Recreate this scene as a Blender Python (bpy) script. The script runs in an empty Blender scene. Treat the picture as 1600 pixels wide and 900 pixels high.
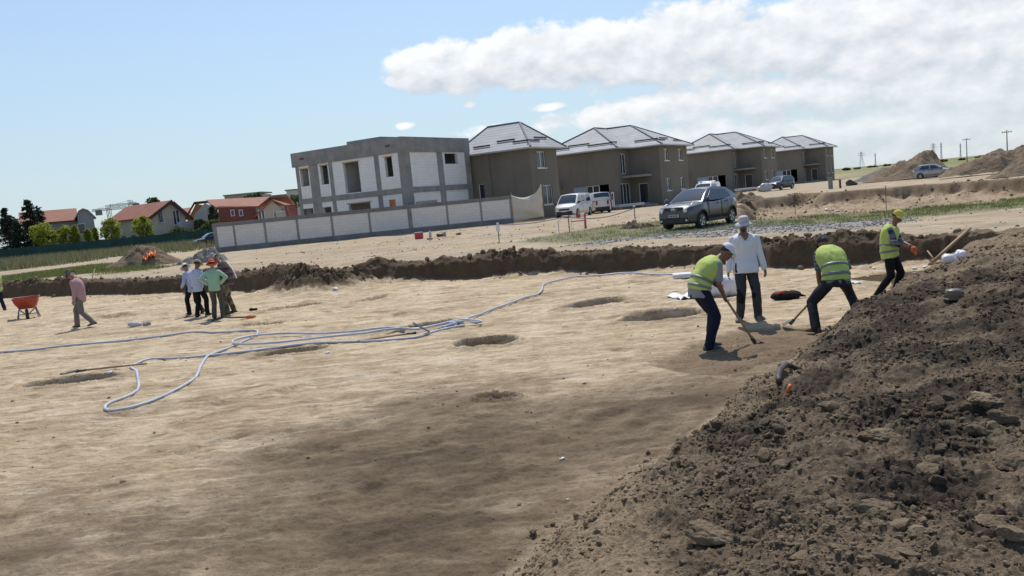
import bpy, bmesh, math, random
import numpy as np
from mathutils import Vector, Matrix
R = math.radians
scene = bpy.context.scene
COL = scene.collection
random.seed(7)
rng = np.random.default_rng(11)

# ------------------------------------------------------------------ camera
FOC, PITCH, ROLL, CAMZ = 1250.0, R(6.25), R(5.45), 2.4      # focal length in pixels of a 1600 px wide picture
FW = Vector((0, math.cos(PITCH), -math.sin(PITCH)))
HR = Vector((1, 0, 0))
VU = HR.cross(FW)
CR = HR * math.cos(ROLL) - VU * math.sin(ROLL)
CU = HR * math.sin(ROLL) + VU * math.cos(ROLL)
cam_d = bpy.data.cameras.new('camera')
cam = bpy.data.objects.new('camera', cam_d)
COL.objects.link(cam)
M = Matrix((CR, CU, -FW)).transposed().to_4x4()
M.translation = Vector((0, 0, CAMZ))
cam.matrix_world = M
cam_d.sensor_width = 36
cam_d.lens = 36 * FOC / 1600
cam_d.clip_start = 0.1
cam_d.clip_end = 9000
scene.camera = cam

def ray(px, py):
    """direction through a point of the 1600 x 900 photograph, scaled so that y = 1"""
    d = FW * FOC + CR * (px - 800) + CU * (450 - py)
    return d / d.y
def at_z(px, py, z=0.0):
    d = ray(px, py)
    return Vector((0, 0, CAMZ)) + d * ((z - CAMZ) / d.z)
def at_y(px, py, y):
    return Vector((0, 0, CAMZ)) + ray(px, py) * y
def xz(px, py, y):
    p = at_y(px, py, y)
    return p.x, p.z

# ------------------------------------------------------------------ light
SUN_EL, SUN_AZ = R(59.5), R(1)      # azimuth from +Y (ahead of the camera) towards +X
sl = bpy.data.lights.new('sun', 'SUN')
sl.energy = 3.6
sl.angle = R(0.53)
sl.color = (1.0, 0.95, 0.87)
so = bpy.data.objects.new('sun', sl)
COL.objects.link(so)
sdir = Vector((math.sin(SUN_AZ) * math.cos(SUN_EL), math.cos(SUN_AZ) * math.cos(SUN_EL), math.sin(SUN_EL)))
so.rotation_euler = sdir.to_track_quat('Z', 'Y').to_euler()
so.location = (0, 0, 60)

vs = scene.view_settings
vs.view_transform = 'Standard'
vs.look = 'None'
vs.exposure = 0.16
vs.gamma = 1.0
vs.use_curve_mapping = False
try:
    scene.cycles.max_bounces = 6
    scene.cycles.diffuse_bounces = 3
    scene.cycles.transparent_max_bounces = 8
    scene.cycles.use_denoising = True
except Exception:
    pass

# ------------------------------------------------------------------ sky with cumulus, laid out by compass direction and elevation
wd = bpy.data.worlds.new('World')
scene.world = wd
wd.use_nodes = True
def world_nodes():
    nt = wd.node_tree
    nt.nodes.clear()
    N, L = nt.nodes, nt.links
    def m(nt, op, a, b=None, c=None, clamp=False):
        n = nt.nodes.new('ShaderNodeMath'); n.operation = op; n.use_clamp = clamp
        for i, v in enumerate((a, b, c)):
            if v is None: continue
            if isinstance(v, (int, float)): n.inputs[i].default_value = v
            else: nt.links.new(v, n.inputs[i])
        return n.outputs[0]
    def vm(nt, op, a, b=None):
        n = nt.nodes.new('ShaderNodeVectorMath'); n.operation = op
        for i, v in enumerate((a, b)):
            if v is None: continue
            if isinstance(v, (tuple, list)): n.inputs[i].default_value = v
            else: nt.links.new(v, n.inputs[i])
        return n
    # density group: input (azimuth deg, elevation deg, 0)
    g = bpy.data.node_groups.new('cloud_density', 'ShaderNodeTree')
    g.interface.new_socket('P', in_out='INPUT', socket_type='NodeSocketVector')
    g.interface.new_socket('D', in_out='OUTPUT', socket_type='NodeSocketFloat')
    gi, go = g.nodes.new('NodeGroupInput'), g.nodes.new('NodeGroupOutput')
    P = gi.outputs[0]
    nz = g.nodes.new('ShaderNodeTexNoise'); nz.inputs['Scale'].default_value = .62; nz.inputs['Detail'].default_value = 9; nz.inputs['Roughness'].default_value = .55
    st = vm(g, 'MULTIPLY', P, (.75, 1.15, 1)).outputs[0]
    g.links.new(st, nz.inputs['Vector'])
    blobs = [  # centre x, y, radius x, y in photo pixels, strength
        (668, 108, 60, 34, 1), (740, 104, 80, 38, 1), (835, 90, 95, 42, 1), (930, 84, 95, 46, 1), (1010, 82, 90, 44, 1), (1085, 66, 95, 58, 1), (1165, 76, 75, 44, 1),
        (1270, 60, 80, 56, 1), (1370, 70, 105, 64, 1), (1470, 40, 110, 70, 1), (1590, 50, 120, 90, 1), (1720, 60, 150, 110, 1),
        (930, 186, 100, 20, .62), (1050, 168, 120, 30, .72), (1180, 150, 130, 36, .68), (1310, 140, 130, 42, .68), (1450, 135, 140, 42, .68), (1600, 130, 170, 50, .72),
        (1150, 205, 330, 34, .5), (1420, 185, 260, 45, .6), (1600, 215, 260, 60, .5),
        (632, 196, 22, 8, .5), (858, 167, 34, 8, .42), (733, 164, 16, 8, .35), (770, 205, 60, 12, .45)]
    acc = None
    for cx, cy, rx, ry, s in blobs:
        d = ray(cx, cy).normalized(); d2 = ray(cx + rx, cy).normalized()
        az, el = math.degrees(math.atan2(d.x, d.y)), math.degrees(math.asin(d.z))
        k = math.degrees(1 / FOC)
        a = vm(g, 'SUBTRACT', P, (az, el, 0)).outputs[0]
        # tilt with the photo's roll, so that a flat base runs as in the picture
        a = vm(g, 'MULTIPLY', a, (1 / (rx * k), 1 / (ry * k), 0)).outputs[0]
        l = vm(g, 'DOT_PRODUCT', a, a).outputs['Value']
        v = m(g, 'MULTIPLY_ADD', l, -.8, s)
        acc = v if acc is None else m(g, 'SMOOTH_MAX', acc, v, .25)
    acc = m(g, 'MAXIMUM', acc, -1.5)
    dd = m(g, 'MULTIPLY_ADD', nz.outputs['Fac'], 2.5, -1.15)
    g.links.new(m(g, 'ADD', acc, dd), go.inputs[0])

    geo = N.new('ShaderNodeTexCoord')
    sp = N.new('ShaderNodeSeparateXYZ'); L.new(geo.outputs['Generated'], sp.inputs[0])
    az = m(nt, 'MULTIPLY', m(nt, 'ARCTAN2', sp.outputs[0], sp.outputs[1]), 57.29578)
    el = m(nt, 'MULTIPLY', m(nt, 'ARCSINE', sp.outputs[2]), 57.29578)
    cb = N.new('ShaderNodeCombineXYZ'); L.new(az, cb.inputs[0]); L.new(el, cb.inputs[1])
    def dens(vec):
        n = N.new('ShaderNodeGroup'); n.node_tree = g; L.new(vec, n.inputs[0]); return n.outputs[0]
    d0 = dens(cb.outputs[0])
    up = vm(nt, 'ADD', cb.outputs[0], (-.35, .9, 0)).outputs[0]
    d1 = dens(up)
    mr = N.new('ShaderNodeMapRange'); mr.interpolation_type = 'SMOOTHSTEP'
    mr.inputs['From Min'].default_value = -.12; mr.inputs['From Max'].default_value = .46
    L.new(d0, mr.inputs['Value'])
    sh = m(nt, 'MULTIPLY_ADD', m(nt, 'SUBTRACT', d0, d1), .34, .55, clamp=True)
    ramp = N.new('ShaderNodeValToRGB')
    ramp.color_ramp.elements[0].position = 0.25; ramp.color_ramp.elements[0].color = CLOUD_DARK
    ramp.color_ramp.elements[1].position = .85; ramp.color_ramp.elements[1].color = CLOUD_LIGHT
    L.new(sh, ramp.inputs[0])
    sky = N.new('ShaderNodeTexSky'); sky.sky_type = 'NISHITA'; sky.sun_disc = False
    sky.sun_elevation = SUN_EL; sky.sun_rotation = SUN_AZ
    sky.altitude = 100; sky.air_density = 1.0; sky.dust_density = 0.4; sky.ozone_density = 1.2
    # low haze: clouds thin out towards the horizon
    hz = N.new('ShaderNodeMapRange'); hz.inputs['From Min'].default_value = -1; hz.inputs['From Max'].default_value = 6; L.new(el, hz.inputs['Value'])
    hz.inputs['To Min'].default_value = .35; hz.inputs['To Max'].default_value = .95
    fac = m(nt, 'MULTIPLY', mr.outputs[0], hz.outputs[0])
    mix = N.new('ShaderNodeMix'); mix.data_type = 'RGBA'
    L.new(fac, mix.inputs['Factor']); L.new(sky.outputs[0], mix.inputs['A']); L.new(ramp.outputs[0], mix.inputs['B'])
    hm = N.new('ShaderNodeMapRange'); hm.interpolation_type = 'SMOOTHSTEP'; L.new(el, hm.inputs['Value'])
    hm.inputs['From Min'].default_value = 26; hm.inputs['From Max'].default_value = -2; hm.inputs['To Min'].default_value = 0; hm.inputs['To Max'].default_value = .8
    mix0 = N.new('ShaderNodeMix'); mix0.data_type = 'RGBA'
    L.new(hm.outputs[0], mix0.inputs['Factor']); L.new(sky.outputs[0], mix0.inputs['A']); mix0.inputs['B'].default_value = HAZE
    L.new(mix0.outputs['Result'], mix.inputs['A'])
    bg = N.new('ShaderNodeBackground'); bg.inputs['Strength'].default_value = SKY_STRENGTH
    L.new(mix.outputs['Result'], bg.inputs['Color'])
    out = N.new('ShaderNodeOutputWorld'); L.new(bg.outputs[0], out.inputs[0])
SKY_STRENGTH = 0.135
HAZE = (3.15, 4.05, 4.75, 1)
CLOUD_DARK, CLOUD_LIGHT = (4.1, 4.45, 4.9, 1), (6.7, 6.75, 6.85, 1)
world_nodes()

# ------------------------------------------------------------------ numpy noise
def _h(ix, iy, iz, seed):
    n = (ix.astype(np.int64) * 374761393 + iy.astype(np.int64) * 668265263 + iz.astype(np.int64) * 2147483647 + seed * 974711) & 0xffffffff
    n = ((n ^ (n >> 13)) * 1274126177) & 0xffffffff
    n = (n ^ (n >> 16)) & 0xffff
    return n.astype(np.float32) / 32767.5 - 1
def vnoise2(x, y, seed=0):
    x0, y0 = np.floor(x), np.floor(y); fx, fy = x - x0, y - y0
    fx = fx * fx * fx * (fx * (fx * 6 - 15) + 10); fy = fy * fy * fy * (fy * (fy * 6 - 15) + 10)
    z = np.zeros_like(x0)
    a, b, c, d = _h(x0, y0, z, seed), _h(x0 + 1, y0, z, seed), _h(x0, y0 + 1, z, seed), _h(x0 + 1, y0 + 1, z, seed)
    return (a * (1 - fx) + b * fx) * (1 - fy) + (c * (1 - fx) + d * fx) * fy
def vnoise3(x, y, z, seed=0):
    z0 = np.floor(z); fz = z - z0; fz = fz * fz * (3 - 2 * fz)
    x0, y0 = np.floor(x), np.floor(y); fx, fy = x - x0, y - y0
    fx = fx * fx * (3 - 2 * fx); fy = fy * fy * (3 - 2 * fy)
    r = 0
    for k, w in ((0, 1 - fz), (1, fz)):
        a, b, c, d = _h(x0, y0, z0 + k, seed), _h(x0 + 1, y0, z0 + k, seed), _h(x0, y0 + 1, z0 + k, seed), _h(x0 + 1, y0 + 1, z0 + k, seed)
        r = r + ((a * (1 - fx) + b * fx) * (1 - fy) + (c * (1 - fx) + d * fx) * fy) * w
    return r
def fbm2(x, y, scale, octaves=4, seed=0, gain=.5, billow=False):
    r, a, t = 0, 1.0, 0
    c, s = math.cos(.6), math.sin(.6)
    for o in range(octaves):
        v = vnoise2(x / scale, y / scale, seed + o * 17)
        r = r + a * ((1 - 2 * np.abs(v)) if billow else v)
        t += a; a *= gain; scale = scale / 2.03
        x, y = c * x - s * y, s * x + c * y
    return r / t
def fbm3(p, scale, octaves=3, seed=0, gain=.5):
    r, a, t = 0, 1.0, 0
    for o in range(octaves):
        r = r + a * vnoise3(p[:, 0] / scale + o * 3.7, p[:, 1] / scale + o * 1.3, p[:, 2] / scale, seed + o * 13)
        t += a; a *= gain; scale /= 2.03
    return r / t
def sstep(a, b, x):
    t = np.clip((x - a) / (b - a), 0, 1); return t * t * (3 - 2 * t)
def line_dist(px, py, pts):
    """signed distance to an open polyline: positive on its left"""
    best = np.full(px.shape, 1e18); sg = np.zeros(px.shape)
    for (ax, ay), (bx, by) in zip(pts[:-1], pts[1:]):
        dx, dy = bx - ax, by - ay; l2 = dx * dx + dy * dy
        t = np.clip(((px - ax) * dx + (py - ay) * dy) / l2, 0, 1)
        qx, qy = px - ax - t * dx, py - ay - t * dy
        d2 = qx * qx + qy * qy
        cr = dx * (py - ay) - dy * (px - ax)
        k = d2 < best - 1e-9
        best = np.where(k, d2, best); sg = np.where(k, np.sign(cr), sg)
    return np.sqrt(best) * sg
def poly_dist(px, py, pts):
    """signed distance to a polygon: positive inside"""
    best = np.full(px.shape, 1e18); inside = np.zeros(px.shape, bool)
    n = len(pts)
    for i in range(n):
        (ax, ay), (bx, by) = pts[i], pts[(i + 1) % n]
        dx, dy = bx - ax, by - ay; l2 = dx * dx + dy * dy + 1e-12
        t = np.clip(((px - ax) * dx + (py - ay) * dy) / l2, 0, 1)
        qx, qy = px - ax - t * dx, py - ay - t * dy
        best = np.minimum(best, qx * qx + qy * qy)
        if ay != by:
            c = ((ay > py) != (by > py)) & (px < (bx - ax) * (py - ay) / (by - ay) + ax)
            inside ^= c
    return np.where(inside, 1, -1) * np.sqrt(best)

# ------------------------------------------------------------------ object helpers
def tag(o, label=None, cat=None, group=None, kind=None):
    if label: o['label'] = label
    if cat: o['category'] = cat
    if group: o['group'] = group
    if kind: o['kind'] = kind
    return o
def thing(name, label, cat, loc=(0, 0, 0), rz=0.0, group=None, scale=1.0):
    o = bpy.data.objects.new(name, None); COL.objects.link(o)
    o.empty_display_size = .2
    o.location = loc; o.rotation_euler = (0, 0, rz); o.scale = (scale,) * 3
    return tag(o, label, cat, group)
def link_mesh(name, me, mat=None, parent=None):
    o = bpy.data.objects.new(name, me); COL.objects.link(o)
    if mat is not None:
        for mm in (mat if isinstance(mat, (list, tuple)) else [mat]): me.materials.append(mm)
    if parent is not None: o.parent = parent
    return o
def np_mesh(name, V, F, mat=None, parent=None, smooth=False):
    """V n x 3, F m x k (all faces of one size)"""
    V = np.asarray(V, np.float32); F = np.asarray(F, np.int32)
    me = bpy.data.meshes.new(name)
    me.vertices.add(len(V)); me.vertices.foreach_set('co', V.ravel())
    k = F.shape[1]
    me.loops.add(F.size); me.loops.foreach_set('vertex_index', F.ravel())
    me.polygons.add(len(F))
    me.polygons.foreach_set('loop_start', np.arange(0, F.size, k, dtype=np.int32))
    me.polygons.foreach_set('use_smooth', np.full(len(F), smooth))
    me.update(calc_edges=True); me.validate()
    return link_mesh(name, me, mat, parent)
class MB:
    """collects boxes, bars, tubes, sheets and lathes; build() links them as ONE mesh object"""
    def __init__(s): s.v = []; s.f = []; s.mi = []; s.m = 0
    def add(s, vs, fs):
        b = len(s.v); s.v.extend([tuple(v) for v in vs]); s.f.extend([tuple(b + i for i in f) for f in fs]); s.mi.extend([s.m] * len(fs)); return s
    def box(s, lo, hi, mat=None):
        x0, y0, z0 = lo; x1, y1, z1 = hi
        vs = [Vector(p) for p in ((x0, y0, z0), (x1, y0, z0), (x1, y1, z0), (x0, y1, z0), (x0, y0, z1), (x1, y0, z1), (x1, y1, z1), (x0, y1, z1))]
        if mat is not None: vs = [mat @ v for v in vs]
        return s.add(vs, [(3, 2, 1, 0), (4, 5, 6, 7), (0, 1, 5, 4), (1, 2, 6, 5), (2, 3, 7, 6), (3, 0, 4, 7)])
    def bar(s, a, b, w, h=None, up=(0, 0, 1)):
        a, b = Vector(a), Vector(b); h = h or w
        d = (b - a).normalized(); u = Vector(up)
        if abs(d.dot(u)) > .98: u = Vector((1, 0, 0))
        x = d.cross(u).normalized(); y = x.cross(d)
        vs = [p + x * (w / 2 * i) + y * (h / 2 * j) for p in (a, b) for i, j in ((-1, -1), (1, -1), (1, 1), (-1, 1))]
        return s.add(vs, [(3, 2, 1, 0), (4, 5, 6, 7), (0, 1, 5, 4), (1, 2, 6, 5), (2, 3, 7, 6), (3, 0, 4, 7)])
    def tube(s, pts, r, n=8, cap=True):
        pts = [Vector(p) for p in pts]; rs = r if isinstance(r, (list, tuple)) else [r] * len(pts)
        rings = []; px = None
        for i, p in enumerate(pts):
            d = (pts[min(i + 1, len(pts) - 1)] - pts[max(i - 1, 0)])
            d = d.normalized() if d.length > 1e-9 else Vector((0, 0, 1))
            if px is None:
                u = Vector((0, 0, 1)) if abs(d.z) < .9 else Vector((1, 0, 0)); px = d.cross(u).normalized()
            else:
                px = (px - d * px.dot(d)).normalized()
            py = d.cross(px)
            rings.append([p + (px * math.cos(2 * math.pi * k / n) + py * math.sin(2 * math.pi * k / n)) * rs[i] for k in range(n)])
        vs = [v for ring in rings for v in ring]; fs = []
        for i in range(len(pts) - 1):
            for k in range(n):
                a, b = i * n + k, i * n + (k + 1) % n
                fs.append((a, b, b + n, a + n))
        if cap:
            fs.append(tuple(range(n - 1, -1, -1))); fs.append(tuple((len(pts) - 1) * n + k for k in range(n)))
        return s.add(vs, fs)
    def lathe(s, prof, c=(0, 0, 0), n=20, mat=None, sx=1, sy=1):
        vs = []; fs = []; c = Vector(c)
        for r, z in prof:
            for k in range(n):
                t = 2 * math.pi * k / n; vs.append(Vector((r * math.cos(t) * sx, r * math.sin(t) * sy, z)))
        for i in range(len(prof) - 1):
            for k in range(n):
                a, b = i * n + k, i * n + (k + 1) % n; fs.append((a, b, b + n, a + n))
        if prof[0][0] > 1e-4: fs.append(tuple(range(n - 1, -1, -1)))
        if prof[-1][0] > 1e-4: fs.append(tuple((len(prof) - 1) * n + k for k in range(n)))
        if mat is not None: vs = [mat @ v for v in vs]
        return s.add([v + c for v in vs], fs)
    def loft(s, rings, cap=True, closed=True):
        n = len(rings[0]); vs = [v for r in rings for v in r]; fs = []
        for i in range(len(rings) - 1):
            for k in range(n if closed else n - 1):
                a, b = i * n + k, i * n + (k + 1) % n; fs.append((a, b, b + n, a + n))
        if cap and closed:
            fs.append(tuple(range(n - 1, -1, -1))); fs.append(tuple((len(rings) - 1) * n + k for k in range(n)))
        return s.add(vs, fs)
    def build(s, name, mat=None, parent=None, smooth=False, bevel=0, angle=None, fix=True):
        me = bpy.data.meshes.new(name)
        me.from_pydata(s.v, [], s.f)
        if any(s.mi): me.polygons.foreach_set('material_index', s.mi)
        if fix or bevel:
            bm = bmesh.new(); bm.from_mesh(me)
            bmesh.ops.remove_doubles(bm, verts=bm.verts, dist=1e-5)
            bmesh.ops.recalc_face_normals(bm, faces=bm.faces)
            if bevel:
                es = [e for e in bm.edges if len(e.link_faces) == 2 and e.calc_face_angle(0) > .6]
                bmesh.ops.bevel(bm, geom=es, offset=bevel, segments=2, affect='EDGES', profile=.6)
            bm.to_mesh(me); bm.free()
        if smooth:
            me.polygons.foreach_set('use_smooth', [True] * len(me.polygons))
            if angle is not None: me.set_sharp_from_angle(angle=R(angle))
        return link_mesh(name, me, mat, parent)
def evaluated(o, name=None):
    """bake an object's modifiers into its mesh"""
    dg = bpy.context.evaluated_depsgraph_get(); dg.update()
    me = bpy.data.meshes.new_from_object(o.evaluated_get(dg))
    old = o.data; o.modifiers.clear(); o.data = me; bpy.data.meshes.remove(old)
    return o
def remesh(o, voxel, smooth=4, fac=.5):
    md = o.modifiers.new('r', 'REMESH'); md.mode = 'VOXEL'; md.voxel_size = voxel; md.use_smooth_shade = True
    if smooth:
        sm = o.modifiers.new('s', 'SMOOTH'); sm.factor = fac; sm.iterations = smooth
    evaluated(o)
    o.data.polygons.foreach_set('use_smooth', [True] * len(o.data.polygons))
    return o
def copy_tree(o, parent=None):
    c = o.copy(); COL.objects.link(c)
    if parent is not None: c.parent = parent
    for ch in o.children: copy_tree(ch, c)
    return c

# ------------------------------------------------------------------ materials
class NT:
    def __init__(s, name):
        s.mat = bpy.data.materials.new(name); s.mat.use_nodes = True
        s.t = s.mat.node_tree; s.b = s.t.nodes['Principled BSDF']
    def n(s, typ, **kw):
        n = s.t.nodes.new(typ)
        for k, v in kw.items():
            if k in n.inputs and not hasattr(n, k): n.inputs[k].default_value = v
            else: setattr(n, k, v)
        return n
    def ln(s, a, b): s.t.links.new(a, b)
    def val(s, sock, v):
        if isinstance(v, bpy.types.NodeSocket): s.ln(v, sock)
        else: sock.default_value = v
    def coord(s, kind='Object', scale=(1, 1, 1), rot=(0, 0, 0)):
        tc = s.n('ShaderNodeTexCoord'); mp = s.n('ShaderNodeMapping')
        mp.inputs['Scale'].default_value = scale; mp.inputs['Rotation'].default_value = rot
        s.ln(tc.outputs[kind], mp.inputs[0]); return mp.outputs[0]
    def noise(s, vec, scale, detail=4, rough=.55, dist=0):
        n = s.n('ShaderNodeTexNoise'); n.inputs['Scale'].default_value = scale; n.inputs['Detail'].default_value = detail
        n.inputs['Roughness'].default_value = rough; n.inputs['Distortion'].default_value = dist
        if vec is not None: s.ln(vec, n.inputs['Vector'])
        return n.outputs['Fac']
    def voro(s, vec, scale, feature='F1', out='Distance'):
        n = s.n('ShaderNodeTexVoronoi'); n.feature = feature; n.inputs['Scale'].default_value = scale
        s.ln(vec, n.inputs['Vector']); return n.outputs[out]
    def ramp(s, fac, stops):
        r = s.n('ShaderNodeValToRGB'); e = r.color_ramp.elements
        while len(e) < len(stops): e.new(.5)
        for el, (p, c) in zip(e, stops):
            el.position = p; el.color = (c, c, c, 1) if isinstance(c, (int, float)) else tuple(c) + (1,)
        s.ln(fac, r.inputs[0]); return r.outputs[0]
    def mix(s, f, a, b, mode='MIX'):
        n = s.n('ShaderNodeMix'); n.data_type = 'RGBA'; n.blend_type = mode
        s.val(n.inputs['Factor'], f)
        for k, v in (('A', a), ('B', b)):
            sock = [i for i in n.inputs if i.name == k and i.type == 'RGBA'][0]
            if isinstance(v, (int, float)): v = (v, v, v, 1)
            elif isinstance(v, tuple) and len(v) == 3: v = v + (1,)
            s.val(sock, v)
        return [o for o in n.outputs if o.type == 'RGBA'][0]
    def math(s, op, a, b=None, clamp=False):
        n = s.n('ShaderNodeMath'); n.operation = op; n.use_clamp = clamp
        s.val(n.inputs[0], a)
        if b is not None: s.val(n.inputs[1], b)
        return n.outputs[0]
    def bump(s, h, strength=.5, dist=.01):
        n = s.n('ShaderNodeBump'); n.inputs['Strength'].default_value = strength; n.inputs['Distance'].default_value = dist
        s.ln(h, n.inputs['Height']); s.ln(n.outputs[0], s.b.inputs['Normal'])
    def fin(s, col=None, rough=.9, metal=0, spec=None):
        if col is not None:
            if isinstance(col, tuple) and len(col) == 3: col = col + (1,)
            s.val(s.b.inputs['Base Color'], col)
        s.val(s.b.inputs['Roughness'], rough); s.val(s.b.inputs['Metallic'], metal)
        if spec is not None: s.b.inputs['Specular IOR Level'].default_value = spec
        return s.mat
def simple(name, col, rough=.8, metal=0, var=.15, scale=6, bump=0, spec=None, coat=0):
    """a plain material whose colour and gloss wander a little"""
    t = NT(name); c = t.coord()
    f = t.noise(c, scale, 5, .6)
    lo = tuple(x * (1 - var) for x in col); hi = tuple(min(1, x * (1 + var)) for x in col)
    t.fin(t.ramp(f, [(.3, lo), (.7, hi)]), rough, metal, spec)
    if bump: t.bump(t.noise(c, scale * 6, 4), .4, bump)
    if coat: t.b.inputs['Coat Weight'].default_value = coat; t.b.inputs['Coat Roughness'].default_value = .06
    return t.mat

# ================================================================== TERRAIN
OUT = 0.5                                   # level of the land round the excavation; the excavated floor is z = 0
def w2(pts, z=0.0):
    return [tuple(at_z(px, py, z)[:2]) for px, py in pts]
WALL = w2([(0, 467), (62, 463), (124, 462), (181, 461), (280, 457), (367, 456), (450, 457), (500, 455), (545, 450), (607, 442), (730, 437), (791, 434), (861, 430),
           (960, 426), (1075, 421), (1133, 420), (1200, 421), (1280, 418), (1380, 415), (1447, 412)])
a, b = Vector(WALL[0]), Vector(WALL[1])
WALL = [tuple(a + (a - b).normalized() * 60)] + WALL
WALL = WALL + [(WALL[-1][0] + 3, WALL[-1][1] - 1.6), (WALL[-1][0] + 40, WALL[-1][1] - 20)]
EDGE = w2([(780, 905), (870, 832), (960, 768), (1060, 692), (1150, 628), (1215, 588), (1243, 556), (1290, 518), (1340, 492), (1390, 462), (1440, 432), (1470, 416)])
EDGE = [(-2.2, 0.2), (-1.0, 3.2)] + EDGE + [(EDGE[-1][0] + 2.2, EDGE[-1][1] + 2.8)]
PIT2 = w2([(1150, 346), (1250, 339), (1300, 335), (1400, 327), (1600, 307)], .5) + [(60, 33), (75, 55)] + w2([(1600, 276), (1500, 283), (1400, 291), (1300, 300), (1262, 301), (1236, 304), (1165, 312), (1150, 316)], .5)
GRASS_R = w2([(815, 379), (870, 366), (960, 352), (1030, 346), (1150, 345), (1250, 340), (1400, 327), (1600, 308), (1760, 300), (1760, 312), (1600, 321), (1400, 342), (1300, 350), (1150, 357), (1040, 367), (960, 374), (880, 382)], .5)
GRAVEL = w2([(880, 384), (960, 375), (1000, 366), (1035, 356), (1100, 349), (1170, 346), (1260, 350), (1380, 343), (1450, 342), (1380, 354), (1250, 361), (1150, 366), (1000, 376), (930, 384)], .5)
GRASS_TALL = w2([(-160, 438), (0, 424), (90, 415), (160, 405), (215, 396), (280, 395), (340, 386), (345, 368), (180, 384), (0, 402), (-160, 418)], .5)
GRASS_LOW = w2([(-160, 448), (0, 433), (100, 421), (160, 413), (250, 417), (190, 424), (100, 430), (40, 437), (0, 441), (-160, 456)], .5)
GRASS_FAR = [(52, 150), (400, 700), (2200, 2200), (1500, 300), (300, 110), (120, 115), (80, 140)]
MOIST = w2([(470, 700), (640, 640), (790, 612), (940, 610), (1100, 596), (1180, 592), (1240, 560), (1300, 540), (1300, 640), (1150, 660), (1040, 720), (950, 800), (850, 900), (600, 960), (330, 930), (440, 840), (420, 760)])
BROWN = w2([(1015, 572), (1090, 540), (1160, 512), (1270, 508), (1275, 530), (1235, 560), (1180, 580), (1100, 586)])
HEAP = w2([(1130, 580), (1150, 566), (1200, 548), (1250, 540), (1235, 560), (1190, 578), (1150, 586)])
PUDDLE = w2([(1330, 432), (1400, 421), (1452, 418), (1440, 428), (1420, 440), (1395, 450), (1380, 440)])
GRAVES = []   # x, y, half length, half width, heading, depth
for (x0, y0), (x1, y1), hw, dep in [((40, 606), (192, 589), .32, .24), ((398, 556), (512, 545), .30, .20), ((705, 541), (806, 530), .34, .27), ((622, 517), (722, 501), .32, .21),
                               ((872, 484), (982, 467), .42, .24), ((968, 503), (1100, 484), .62, .34), ((412, 487), (500, 475), .30, .12), ((744, 624), (806, 621), .14, .05),
                               ((372, 512), (445, 506), .22, .10), ((180, 472), (255, 463), .3, .10), ((150, 497), (200, 490), .3, .07), ((560, 474), (606, 462), .3, .08)]:
    p, q = at_z(x0, y0), at_z(x1, y1)
    GRAVES.append(((p.x + q.x) / 2, (p.y + q.y) / 2, (q - p).length / 2, hw, math.atan2(q.y - p.y, q.x - p.x), dep))

def mound_profile(e):
    """height of the spoil bank at a distance e behind its foot"""
    return .42 * sstep(0, .75, e) + .34 * sstep(.3, 2.4, e)

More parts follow.
